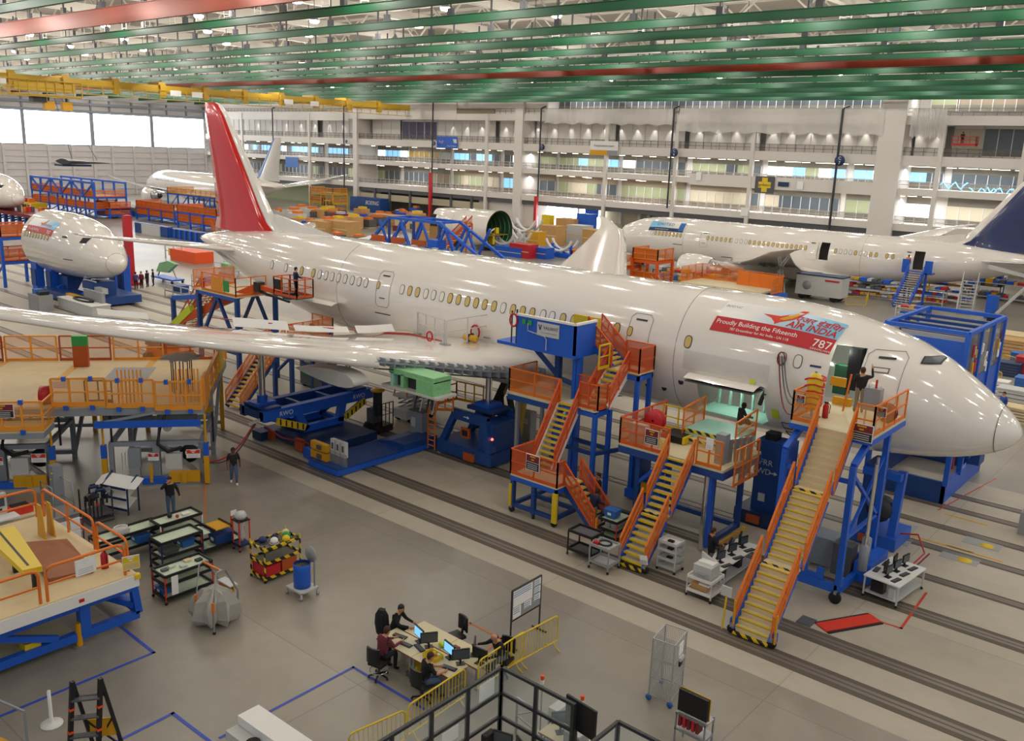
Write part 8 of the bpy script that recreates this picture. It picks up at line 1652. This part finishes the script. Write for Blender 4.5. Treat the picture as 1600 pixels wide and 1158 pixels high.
for i, (px, py) in enumerate(((258, 462), (300, 447), (335, 425))):
    g = G(px, py); b = B(); rail(b, g, g + V((4.5, 0, 0)), 1.2, 'light_grey', None, 1.5, .04, False); rail(b, g + V((0, 1.3, 0)), g + V((4.5, 1.3, 0)), 1.2, 'light_grey', None, 1.5, .04, False); b.box(g.x, g.x + 4.5, g.y, g.y + 1.3, .5, .56, 'steel_grey'); b.cb(g + V((2, .6, .9)), (1.4, .9, .7), ('blue_dark', 'blue', 'primer_green')[i]); solo(b, 'transport_frame', 'light tube transport frame on the floor left of the rear stair tower, %s one' % ('nearest', 'middle', 'furthest')[i], 'frame')
g = G(300, 408); b = B(); b.cb(g + V((0, 0, .7)), (6, 2.5, 1.4), 'cone'); solo(b, 'engine_cover', 'bright orange cover on the floor under the near tailplane', 'cover')
g = G(283, 405); b = B(); b.cb(g + V((0, 0, .9)), (2.6, 2, .9), 'yellow'); rail(b, g + V((-2, -1, 0)), g + V((2, -1, 0)), 2, 'light_grey', None, 2, .06, False); solo(b, 'yellow_cart', 'yellow cart in a white frame left of the bright orange cover', 'cart')
# distant platforms in front of the door wall
def D(px0, px1, py, Y): a = GY(px0, py, Y); c = GY(px1, py, Y); return a.x, c.x
x0, x1 = D(50, 147, 300, 78); zt = GY(100, 302, 78).z
r = dock('tail_dock', 'tall blue truss dock with orange panels behind the left nose section', x0, x1, 78, 84, (zt * .45, zt), solid=True); b = B(); zz = GY(100, 281, 78).z
for i in range(7):
    x = x0 + (x1 - x0) * i / 6; b.bar((x, 78, zt), (x, 78, zz), .35, None, 'blue'); b.bar((x, 84, zt), (x, 84, zz), .3, None, 'blue')
    if i < 6: b.bar((x, 78, zt if i % 2 else zz), (x + (x1 - x0) / 6, 78, zz if i % 2 else zt), .28, None, 'blue')
b.bar((x0, 78, zz), (x1, 78, zz), .4, None, 'blue'); b.bar((x0, 84, zz), (x1, 84, zz), .35, None, 'blue'); b.done('truss', r)
x0, x1 = D(148, 171, 320, 80); zt = GY(160, 324, 80).z; dock('work_platform', 'narrow two level orange and blue stand right of the blue truss dock', x0, x1, 80, 84, (zt * .4, zt), solid=True)
x0, x1 = D(213, 272, 325, 84); zt = GY(240, 326, 84).z; dock('work_platform', 'two level orange stand under the distant airliner engine, left one', x0, x1, 84, 89, (zt * .45, zt), solid=True)
x0, x1 = D(277, 338, 332, 82); zt = GY(300, 333, 82).z; dock('work_platform', 'two level orange stand with stair between distant airliner and red fin', x0, x1, 82, 87, (zt * .42, zt), stair=True, solid=True)
x0, x1 = D(262, 345, 305, 100); zt = GY(300, 305, 100).z; dock('work_platform', 'high yellow railed platform beside the distant airliner fuselage', x0, x1, 100, 106, (zt,), 'yellow_deep')
g0, g1 = D(212, 262, 378, 72); zt = GY(240, 352, 72).z; b = B(); b.box(g0, g1, 72, 73, 0, zt, 'blue_dark'); b.box(g0 + (g1 - g0) * .25, g0 + (g1 - g0) * .8, 71.8, 72, 0, zt * .97, 'light_grey'); solo(b, 'roller_cabinet', 'dark blue cabinet wall with a pale shutter below the orange stands', 'cabinet')
g0, g1 = D(266, 315, 378, 72.5); b = B(); b.box(g0, g1, 72.5, 74, 0, zt * .9, 'blue_dark')
for i in range(6): x = g0 + (g1 - g0) * i / 6; b.box(x, x + .3, 72.3, 72.5, 0, zt * .9, 'blue')
solo(b, 'storage_rack', 'long dark blue storage rack right of the pale shutter', 'rack')
g0, g1 = D(172, 212, 345, 86); zt = GY(190, 322, 86).z; b = B(); b.box(g0, g1, 86, 90, 0, zt * .6, 'blue'); b.box(g0, g1, 86, 90, zt * .6, zt, 'office_olive'); solo(b, 'blue_stand', 'solid blue stand with an olive top beyond the red post', 'stand')
x0, x1 = D(-15, 48, 330, 60); zt = GY(20, 332, 60).z; r = T('wing_fixture', 'long dark red deck on blue legs at the left edge', 'fixture', (x0 + 4, 62, 0)); b = B(); b.box(x0, x1, 60, 66, zt - .5, zt, 'maroon'); b.done('deck', r); b = B()
for i in range(7): x = x0 + (x1 - x0) * i / 6; b.bar((x, 60.3, 0), (x, 60.3, zt - .5), .5, None, 'blue_dark'); b.bar((x, 65.6, 0), (x, 65.6, zt - .5), .5, None, 'blue_dark'); b.bar((x, 60.3, 1), (x, 65.6, zt - .7), .25, None, 'blue_dark')
b.done('leg', r); b = B(); rg = random.Random(8)
for i in range(16): b.cb((x0 + (x1 - x0) * rg.random(), 62 + rg.random() * 3, zt + .4), (.5, .5, .8), rg.choice(('red', 'orange', 'maroon', 'dark_grey')))
o = b.done('clamp', r); o['kind'] = 'stuff'
x0, x1 = D(12, 48, 310, 75); zt = GY(20, 311, 75).z; b = B(); b.box(x0, x1, 75, 78, zt - 1.6, zt - .3, 'yellow'); b.box(x0, x1 + 6, 75, 79, zt - 3.4, zt - 1.6, 'blue_dark'); b.box(x0 + 2, x1 - 2, 76, 78, 0, zt - 3, 'dark_grey')
for i in range(4): b.cb((x0 + 1.5 + i * 2.4, 76, zt), (1, 1, 1), ('dark_grey', 'orange_dark', 'red', 'orange')[i])
solo(b, 'yellow_fixture', 'yellow and dark blue fixture left of the blue truss dock', 'fixture')
# blue wing truss in the middle
a = G(572, 392); c = G(668, 402); r = T('blue_truss', 'blue triangular lattice truss with orange panels behind the fuselage crown', 'truss fixture', (a + c) / 2); Y = a.y; x0, x1 = a.x, a.x + 24; h = 5.2; b = B()
for y in (Y, Y + 4):
    b.bar((x0, y, .6), (x1, y, .6), .4, None, 'blue'); b.bar((x0 + 5, y, h), (x1 - 9, y, h), .35, None, 'blue'); b.bar((x0, y, .6), (x0 + 5, y, h), .35, None, 'blue'); b.bar((x1, y, .6), (x1 - 9, y, h), .35, None, 'blue')
    for i in range(8): x = x0 + 3 + i * 2.2; b.bar((x, y, .6 if i % 2 else h * .9), (x + 2.2, y, h * .9 if i % 2 else .6), .28, None, 'blue')
for x in (x0, x0 + 5, x0 + 10, x1 - 9, x1): z_ = .6 if x in (x0, x1) else h; b.bar((x, Y, z_), (x, Y + 4, z_), .3, None, 'blue'); b.bar((x, Y, 0), (x, Y, z_), .3, None, 'blue_dark')
b.done('lattice', r)
for i in range(3): b = B(); b.box(x0 + 1.5 + i * 4.2, x0 + 4.4 + i * 4.2, Y - .3, Y - .2, .8, 2.6, 'orange_dark'); b.done('panel', r)
a = G(620, 404); b = B(); b.box(a.x, a.x + 13, a.y, a.y + 2, 1.0, 1.25, 'blue')
for i in range(5): b.box(a.x + i * 3, a.x + i * 3 + .3, a.y, a.y + 2, 0, 1.0, 'blue')
for i in range(6): b.cb((a.x + 1 + i * 2, a.y + .4, 1.7), (.8, .5, .8), ('bin_blue', 'light_grey')[i % 2])
solo(b, 'work_bench', 'long blue bench with grey and blue bins behind the fuselage crown', 'bench')
a = G(682, 408); b = B(); b.box(a.x - .9, a.x + .9, a.y - .9, a.y + .9, 0, 2.9, 'blue'); solo(b, 'blue_bin', 'tall blue bin at the foot of the red steel post', 'bin')
a = G(560, 388); b = B(); b.loft([foil(-a.x - 5 + i * 1.2, 7, a.y + i * 2.4, 1.1, .07) for i in range(4)], 'white'); b.box(a.x - 4, a.x + 4, a.y + 1, a.y + 6, 0, .9, 'light_grey'); solo(b, 'covered_airfoil', 'white airfoil panel lying on a stand behind the red fin', 'wing panel')
a = GY(545, 287, 112); 
# opened section surroundings
r = T('access_stair', 'orange mobile stair beside the open rear fuselage section', 'stair', G(700, 388)); g = G(690, 392); b = B()
for s_ in (0, 1.2): b.bar(g + V((0, s_, .2)), g + V((5, s_, 4.4)), .15, .35, 'orange_deep'); b.bar(g + V((0, s_, 1.3)), g + V((5, s_, 5.5)), .12, None, 'orange_deep'); b.bar(g + V((5, s_, 0)), g + V((5, s_, 4.4)), .15, None, 'orange_deep'); b.quad(g + V((0, s_, .2)), g + V((5, s_, 4.4)), g + V((5, s_, 5.4)), g + V((0, s_, 1.2)), 'orange_deep_mesh')
for i in range(10): b.cb(g + V((.25 + i * .5, .6, .4 + i * .42)), (.45, 1.1, .06), 'deck')
b.done('frame', r)
g = G(716, 386); b = B(); 
for s_ in (0, .8): b.bar(g + V((0, s_, 0)), g + V((1.1, s_, 4)), .12, None, 'light_grey'); b.bar(g + V((2.2, s_, 0)), g + V((1.1, s_, 4)), .12, None, 'light_grey')
for i in range(8): t = i / 8; b.bar(g + V((1.1 * t, 0, 4 * t)), g + V((1.1 * t, .8, 4 * t)), .1, None, 'light_grey')
solo(b, 'step_ladder', 'white step ladder beside the open rear fuselage section', 'ladder')
for i, (px, py) in enumerate(((728, 388), (742, 388))):
    g = G(px, py); b = B()
    for y in (0, .5, 1.0): b.path([g + V((.75 * math.cos(a / 12 * 2 * pi), y, .95 + .75 * math.sin(a / 12 * 2 * pi))) for a in range(12)], .16, 'white', 6, True)
    solo(b, 'duct_coil', 'coil of fat white duct on the floor by the open section, %s one' % ('left', 'right')[i], 'duct')
def cradle(px, py, k, fr, label, s=1.0):
    g = G(px, py); r = T('barrel_cradle', label, 'cradle', g); b = B()
    for y in (0, 1.6 * s): b.path([g + V((2.6 * s * math.cos(pi + a / 10 * pi), y, 3.4 * s + 2.4 * s * math.sin(pi + a / 10 * pi))) for a in range(1, 10)], .2 * s, k, 6)
    b.done('arc', r); b = B(); b.box(g.x - 2 * s, g.x + 2 * s, g.y, g.y + 1.6 * s, 0, .6, fr)
    for sx in (-1.8, 1.8): b.bar(g + V((sx * s, .8 * s, .3)), g + V((sx * s, .8 * s, 2 * s)), .3, None, fr); b.bar(g + V((-sx * s, .8 * s, .3)), g + V((sx * s, .8 * s, 1.6 * s)), .2, None, fr)
    b.done('base', r)
cradle(783, 392, 'white', 'light_grey', 'white barrel cradle just right of the open rear section'); cradle(800, 389, 'white', 'light_grey', 'second white barrel cradle right of the open rear section'); cradle(817, 386, 'white', 'light_grey', 'third white barrel cradle, left of the red steel post at the bright door'); cradle(815, 372, 'white', 'steel_grey', 'white barrel cradle standing at the back left of the bright open door', 1.2)
cradle(872, 402, 'white', 'blue', 'blue barrel cradle with a white scalloped arc before the bright door', .95)
def boxes(items, nm, cat, grp=None):
    for (px, py, d, k, lb) in items:
        g = G(px, py); b = B(); b.cb(g + V((0, 0, d[2] / 2)), d, k); b.cb(g + V((0, 0, d[2] + .03)), (d[0] * 1.02, d[1] * 1.02, .06), k); b.box(g.x - d[0] / 2, g.x + d[0] / 2, g.y - d[1] / 2 - .02, g.y - d[1] / 2, d[2] * .46, d[2] * .52, 'wood'); o = solo(b, nm, lb, cat)
        if grp: o['group'] = grp
CB = 'cardboard'
boxes(((505, 366, (5, 3, 2.2), CB, 'wide tan crate behind the red fin, left one of the pair'), (535, 368, (6, 3, 2.4), CB, 'wide tan crate behind the red fin, right one of the pair'), (470, 372, (3, 3, 1.6), CB, 'low tan crate next to the dorsal fillet of the red fin'), (605, 352, (7, 3, 2), CB, 'long tan crate in front of the dark container'), (640, 357, (5, 3, 1.6), 'wood', 'pale crate behind the blue truss, towards the red steel post'), (668, 375, (4, 3, 3.2), CB, 'tall tan crate at the red steel post'), (862, 381, (3.6, 2.6, 3), CB, 'large tan crate before the bright door, left one'), (888, 374, (4, 2.6, 3.6), CB, 'largest tan crate before the bright door'), (905, 380, (3.4, 3, 3), 'light_grey', 'pale wrapped crate right of the largest tan crate'), (940, 385, (6, 3, 2.6), CB, 'wide tan crate behind the far wing tip')), 'crate', 'crate')
boxes(((800, 400, (5, 2, 1.3), 'blue', 'blue bin row on the floor behind the crown, left one'), (818, 402, (3.6, 2.2, 1.9), 'red', 'red bin between two blue ones behind the crown'), (838, 402, (5, 2, 1.5), 'blue', 'blue bin on the floor right of the red bin'), (915, 376, (3, 2, 4.6), 'blue', 'tall blue cabinet beside the tan crates before the bright door'), (838, 388, (2.2, 2, 2.6), 'yellow_deep', 'yellow fixture box left of the red steel post at the door'), (960, 366, (5, 2.4, 2), 'office_green', 'green cabinet under the galleries right of the bright door'), (975, 365, (4, 2.4, 2.4), 'blue_dark', 'dark blue cabinet under the galleries behind the parked airliner nose'), (855, 372, (1.6, 1.6, 4), 'yellow', 'tall yellow post box before the bright door')), 'storage_bin', 'bin')
x0 = G(890, 462).x; dock('work_platform', 'orange stand at the rear of the far wing, left of the raked tip', x0, x0 + 6.5, G(890, 462).y, G(890, 462).y + 3.5, (1.6, 3.8), 'orange', 'orange_deep', solid=True)
g = G(984, 472); dock('work_platform', 'orange stand right of the far wing tip before the parked airliner nose', g.x, g.x + 3, g.y, g.y + 3, (2.2, 4.6), 'orange', 'orange_deep', stair=True, solid=True)
# under and before the parked airliner
r = T('work_platform', 'long orange railed platform with pale deck before the parked airliner engine', 'work platform', (-40.5, 81, 0)); b = B(); b.box(-45, -36.3, 79.0, 83.4, 2.75, 2.95, 'deck'); b.box(-38.5, -35.5, 79.4, 83.2, 2.2, 2.6, 'blue'); b.done('deck', r)
rail_part(r, 'guard_rail', [(-45, 79.2, 2.95), (-45, 83.4, 2.95), (-40.5, 83.4, 2.95)], 1.5, 'orange', 'orange_mesh'); b = B(); b.box(-40.4, -35.6, 82.2, 82.3, 2.8, 4.3, 'orange'); rail(b, (-40.4, 82.2, 2.8), (-35.6, 82.2, 2.8), 1.6, 'orange', None); rail(b, (-35.6, 79.6, 2.8), (-35.6, 82.2, 2.8), 1.5, 'orange', 'orange_mesh'); b.done('solid_panel', r); b = B()
for x in (-44.5, -40, -36.5):
    for y in (79.5, 83): b.bar((x, y, 0), (x, y, 2.7), .2, None, 'blue_dark')
b.done('leg', r)
g = G(1213, 466); b = B()
for s_ in (0, .7): b.bar(g + V((-.7, s_, 0)), g + V((0, s_, 3.4)), .12, None, 'light_grey'); b.bar(g + V((.7, s_, 0)), g + V((0, s_, 3.4)), .12, None, 'light_grey')
for i in range(7): t = i / 7; b.bar(g + V((.7 - .7 * t, 0, 3.4 * t)), g + V((.7 - .7 * t, .7, 3.4 * t)), .08, None, 'light_grey')
solo(b, 'step_ladder', 'white step ladder right of the long orange platform', 'ladder')
r = T('ground_power_unit', 'silver box trailer with round vent under the parked airliner wing', 'power unit', G(1282, 470)); g = G(1282, 468); b = B(); b.cb(g + V((0, 0, 1.6)), (5.2, 2.2, 2.2), 'light_grey'); b.cb(g + V((0, 0, 2.75)), (5.3, 2.3, .12), 'blue_deep'); b.cb(g + V((1.5, -1.12, 2.3)), (1.6, .03, .2), 'red'); b.lathe([(.02, -.02), (.5, -.02), (.5, .02), (.02, .02)], 'grey', g + V((-1.3, -1.12, 1.6)), 'Y', 14); b.done('body', r); b = B()
for sx in (-1.8, 1.8): b.lathe([(.05, -.15), (.45, -.15), (.45, .15), (.05, .15)], 'rubber', g + V((sx, -.9, .45)), 'Y', 12); b.lathe([(.05, -.15), (.45, -.15), (.45, .15), (.05, .15)], 'rubber', g + V((sx, .9, .45)), 'Y', 12)
b.done('wheel', r)
for i, (p, q) in enumerate((((1320, 478), (1352, 480)), ((1352, 480), (1356, 470)))): barrier(G(*p), G(*q), 'yellow crowd barrier under the parked airliner, %s' % ('front run' if i == 0 else 'short end run'))
ux_ = GY(1436, 410, 105).x; r = T('access_stair', 'blue mobile stair at the open rear door of the parked airliner', 'stair', (ux_, 101, 0)); flight(r, (ux_, 100.6, .1), (ux_, 104.6, 3.55), 1.5, 16, 'blue', None, 'dark_grey', 'light_grey', 'blue')
b = B(); b.box(ux_ - 1.6, ux_ + 1.6, 104.6, 105.8, 3.4, 3.55, 'blue')
for sx in (-1.6, .8): b.box(ux_ + sx, ux_ + sx + .8, 104.5, 104.6, 3.55, 4.9, 'blue')
for x in (-1, 1): b.bar((ux_ + x, 104.7, 0), (ux_ + x, 104.7, 3.5), .2, None, 'blue'); b.bar((ux_ + x, 101, .3), (ux_ + x, 104.7, .3), .15, None, 'blue')
b.done('platform', r)
person('person in orange hi-vis vest on the blue stair platform of the parked airliner', V((ux_ - 1.2, 105.2, 3.55)), 0, {}, 'orange', 'cloth_navy', 'black', 'skin', 'hair')
def shelf_rack(px, py, d, k, label, loads, n=3):
    g = G(px, py); r = T('storage_rack', label, 'rack', g); b = B()
    for sx in (-1, 1):
        for sy in (-1, 1): b.bar(g + V((sx * d[0] / 2, sy * d[1] / 2, 0)), g + V((sx * d[0] / 2, sy * d[1] / 2, d[2])), .1, None, k)
    for i in range(n): z_ = .35 + (d[2] - .4) * i / max(1, n - 1); b.box(g.x - d[0] / 2, g.x + d[0] / 2, g.y - d[1] / 2, g.y + d[1] / 2, z_ - .06, z_, k)
    b.done('frame', r); b = B(); rg = random.Random(px)
    for i in range(n):
        z_ = .35 + (d[2] - .4) * i / max(1, n - 1); x = -d[0] / 2 + .3
        while x < d[0] / 2 - .3: w_ = rg.uniform(.4, .9); h_ = rg.uniform(.25, .55) * min(1, d[2] / n); b.cb(g + V((x + w_ / 2, 0, z_ + h_ / 2)), (w_ * .9, d[1] * .8, h_), rg.choice(loads)); x += w_
    o = b.done('stored_goods', r); o['kind'] = 'stuff'
LD = ('yellow_deep', 'blue', 'light_grey', 'red', 'cardboard', 'dark_grey')
for px, py, d, k, lb in ((1365, 466, (7, 1.6, 2), 'blue_dark', 'low blue rack with yellow parts under the parked airliner belly'), (1445, 474, (4, 1.4, 1.8), 'light_grey', 'white rack right of the blue mobile stair'), (1478, 470, (4.5, 1.4, 1.9), 'light_grey', 'white rack under the parked airliner tail, middle one'), (1535, 462, (4, 1.6, 2.4), 'blue_dark', 'dark blue rack under the parked airliner tail'), (1420, 505, (2.4, 1.2, 1.6), 'light_grey', 'small white cart rack at the foot of the blue mobile stair'), (1575, 470, (7, 2, 3.6), 'light_grey', 'tall pale rack with red goods near the right edge, below the tailplane'), (1110, 452, (5, 1.6, 1.6), 'yellow_deep', 'yellow rack before the parked airliner nose'), (1050, 452, (4.5, 1.6, 2.2), 'dark_metal', 'dark rack left of the parked airliner engine')): shelf_rack(px, py, d, k, lb, LD)
g = G(1505, 492); r = T('access_stair', 'white aluminium stair with two handrails under the parked airliner tail', 'stair', g); flight(r, g, g + V((-.6, 3.4, 3.2)), 1.3, 11, 'light_grey', None, 'light_grey', 'light_grey', 'light_grey'); b = B(); 
for sx in (-.7, .7): b.bar(g + V((sx - .6, 3.5, 0)), g + V((sx - .6, 3.5, 3.2)), .12, None, 'light_grey')
b.done('leg', r)
g = G(1575, 505); b = B(); b.bar(g + V((1.5, 1, 4.5)), g + V((-1.5, 0, .4)), .25, None, 'light_grey'); b.bar(g + V((1.5, 1, 4.5)), g + V((3.5, 0, .4)), .25, None, 'light_grey'); b.bar(g + V((-3, 2, 5.2)), g + V((5, 0, 4.2)), .35, None, 'light_grey'); b.cb(g + V((-1.5, 0, .4)), (.8, .8, .8), 'black'); b.cb(g + V((3.5, 0, .4)), (.8, .8, .8), 'black'); b.cb(g + V((-2, 1.5, 1.2)), (1, 1, 2.4), 'blue'); solo(b, 'hoist_frame', 'pale wheeled hoist frame at the right edge beyond the blue nose dock', 'hoist')
# benches and boxes beyond the nose at the right edge
for px, py, d, k, lb, nm, ct in ((1590, 538, (5, 2.5, .9), 'wood', 'wide pale pallet load beyond the nose dock, furthest up', 'pallet_load', 'pallet'), (1578, 556, (2.2, 1.6, 1.4), CB, 'tan box at the right edge behind the blue box', 'crate', 'crate'), (1572, 586, (1.8, 1.2, 1.0), 'blue_deep', 'dark blue tool chest right of the nose dock', 'tool_chest', 'chest'), (1590, 577, (1.1, 1, 1.3), 'bin_blue', 'pale blue wrapped box at the right edge', 'crate', 'crate'), (1600, 586, (1.2, 1.2, 1.4), 'red', 'red box cut by the right edge beyond the nose', 'crate', 'crate'), (1582, 638, (1.9, 1.2, 1.3), 'light_grey', 'clear grey cabinet behind the aircraft nose at the right edge', 'cabinet', 'cabinet'), (1563, 625, (.7, .9, 1.3), 'white', 'white drawer cabinet behind the man in blue shirt', 'drawer_cabinet', 'cabinet'), (1600, 660, (4, 1.2, .9), 'wood', 'pale workbench at the right edge just above the radome', 'work_bench', 'bench'), (1602, 622, (1.4, 1.2, 1.4), 'bin_blue', 'blue grey bin cut by the right edge', 'storage_bin', 'bin')):
    g = G(px, py); b = B(); b.cb(g + V((0, 0, d[2] / 2)), d, k); b.cb(g + V((0, 0, d[2])), (d[0] + .1, d[1] + .1, .08), k)
    for i in range(4): b.cb(g + V((0, -d[1] / 2 - .01, d[2] * (.2 + .2 * i))), (d[0] * .9, .02, .04), 'dark_grey')
    solo(b, nm, lb, ct)
barrier(G(1545, 598), G(1562, 606), 'yellow rail fence right of the nose dock'); barrier(G(1566, 575), G(1590, 583), 'yellow rail fence behind the dark blue tool chest')
g = G(1598, 832); b = B(); b.cb(g + V((.3, 0, .5)), (.9, .8, 1.0), 'grey'); b.cb(g + V((.3, 0, 1.2)), (.7, .6, .5), 'dark_grey'); b.bar(g + V((0, -.3, 0)), g + V((0, -.3, 1.9)), .06, None, 'light_grey'); solo(b, 'equipment_box', 'dark grey machine cut by the right edge, right of the tracks', 'machine')
# far clutter between the galleries and the fuselage
def forklift(px, py, lb):
    g = G(px, py); r = T('forklift', lb, 'forklift', g); b = B(); b.cb(g + V((0, 0, 1)), (2.6, 1.3, 1.1), 'yellow'); b.cb(g + V((.9, 0, 1.7)), (.7, 1.2, .6), 'dark_grey'); b.done('body', r); b = B()
    for sx in (-.7, .6):
        for sy in (-.5, .5): b.bar(g + V((sx, sy, 1.4)), g + V((sx * .8, sy, 2.7)), .1, None, 'dark_metal')
    b.box(g.x - .7, g.x + .6, g.y - .6, g.y + .6, 2.65, 2.75, 'yellow'); b.done('cab', r); b = B(); b.bar(g + V((-1.5, -.3, .2)), g + V((-1.5, -.3, 3.2)), .14, None, 'dark_metal'); b.bar(g + V((-1.5, .3, .2)), g + V((-1.5, .3, 3.2)), .14, None, 'dark_metal'); b.bar(g + V((-1.5, 0, .2)), g + V((-2.7, 0, .2)), .5, .08, 'dark_metal'); b.done('mast', r); b = B()
    for sx in (-.9, .9):
        for sy in (-.6, .6): b.lathe([(.05, -.12), (.4, -.12), (.4, .12), (.05, .12)], 'rubber', g + V((sx, sy, .4)), 'Y', 10)
    b.done('wheel', r)
forklift(512, 333, 'yellow forklift in front of the dark container at the galleries')
x0, x1 = D(485, 520, 320, 128); dock('scaffold', 'yellow scaffold stand under the galleries left of the dark container', x0, x1, 128, 132, (2.2, 4.2), 'yellow_deep', 'yellow_deep')
rg = random.Random(21); cnt = 0
base = {}
for k, d, nm, ct, lb, gp in (('cardboard', (2.2, 1.6, 1.3), 'cardboard_box', 'box', 'tan box among the far parts storage before the galleries', 'tan boxes in the far parts storage'), ('dark_grey', (2.6, 1.4, 1.1), 'parts_pallet', 'pallet', 'dark pallet load among the far parts storage before the galleries', 'dark pallet loads in the far parts storage'), ('light_grey', (2.4, 1.4, 1.2), 'parts_rack', 'rack', 'pale rack among the far parts storage before the galleries', 'pale racks in the far parts storage'), ('maroon', (2.4, 1.2, 1.0), 'parts_cart', 'cart', 'dark red cart among the far parts storage before the galleries', 'dark red carts in the far parts storage'), ('blue', (1.8, 1.2, 1.2), 'storage_bin', 'bin', 'blue bin among the far parts storage before the galleries', 'blue bins in the far parts storage')):
    b = B(); b.cb((0, 0, d[2] / 2 + .15), d, k); b.cb((0, 0, .08), (d[0] * .95, d[1] * .95, .16), 'wood'); b.cb((d[0] * .1, 0, d[2] + .3), (d[0] * .5, d[1] * .6, .35), rg.choice(('wood', 'yellow', 'light_grey', 'orange'))); o = b.done(nm); tag(o, lb, ct, gp); base[k] = [o, False]
for px0, px1, py0, py1, n in ((430, 660, 336, 362, 46), (700, 830, 352, 366, 8), (450, 560, 372, 384, 8)):
    for i in range(n):
        g = G(rg.uniform(px0, px1), rg.uniform(py0, py1)); e = base[rg.choice(list(base))]
        if not e[1]: o = e[0]; e[1] = True
        else: o = e[0].copy(); COL.objects.link(o)
        o.location = g; o.rotation_euler = (0, 0, rg.choice((0, 0, pi / 2))); q = rg.uniform(.8, 1.5); o.scale = (q, q, q)

# small boom basket with a worker high on the right galleries, and a blue neon scribble in a gallery window
q = GY(1507, 226, FY + 1.4); r = T('scissor_lift', 'small red scissor lift raised in the upper right gallery', 'lift', (q.x, q.y, 16.3)); b = B(); b.box(q.x - 1.6, q.x + 1.6, q.y - .6, q.y + .6, q.z - .15, q.z, 'red'); rail(b, (q.x - 1.6, q.y - .6, q.z), (q.x + 1.6, q.y - .6, q.z), 1.1, 'red', None, .8, .04); rail(b, (q.x + 1.6, q.y - .6, q.z), (q.x + 1.6, q.y + .6, q.z), 1.1, 'red', None, .8, .04); b.done('basket', r); b = B(); b.box(q.x - 1.4, q.x + 1.4, q.y - .6, q.y + .6, 16.3, 16.8, 'light_grey'); b.bar((q.x - 1.2, q.y, 16.8), (q.x + 1.2, q.y, q.z - .1), .12, None, 'light_grey'); b.bar((q.x + 1.2, q.y, 16.8), (q.x - 1.2, q.y, q.z - .1), .12, None, 'light_grey'); b.done('chassis', r)
person('worker in dark clothes standing in the small red raised basket', V((q.x - .4, q.y, q.z)), 0, {}, 'cloth_black', 'cloth_black', 'black', 'skin', 'hair')
for i, (px, lb) in enumerate(((1490, 'left'), (1535, 'middle'), (1565, 'right'))):
    q = GY(px, 299 - (px < 1500) * 9, FY + 4.6); b = B(); b.path([q + V((t * .42 - 1.9, 0, .5 * math.sin(t * 1.6 + i))) for t in range(10)], .09, 'neon', 5); solo(b, 'neon_light', 'blue neon squiggle behind the second gallery windows at the right, %s one' % lb, 'neon light')
# ---- small parts hang under the part that carries them ----
for root in (plane, united, third):
    ks = [c for c in bpy.data.objects if c.parent == root]
    fu = next(c for c in ks if c.name.startswith('fuselage')); fn = next(c for c in ks if c.name.split('.')[0] == 'fin'); wg = next(c for c in ks if c.name.split('.')[0] == 'wing')
    for c in ks:
        nm = c.name.split('.')[0]
        if nm in ('cabin_window', 'door', 'open_door', 'vent', 'drain_slot', 'door_handle', 'hinge_cover', 'cockpit_window', 'marker_tag', 'hatch_outline', 'panel_joint', 'radome_seam', 'aft_bay_frame', 'cargo_bay_frame', 'door_lining', 'maker_logo'): c.parent = fu
        elif nm in ('fin_leading_edge', 'dorsal_fillet', 'fin_edge_stripe'): c.parent = fn
        elif root is plane and nm in ('spoiler', 'front_spar', 'pylon_stub', 'flap_track_fairing'): c.parent = wg
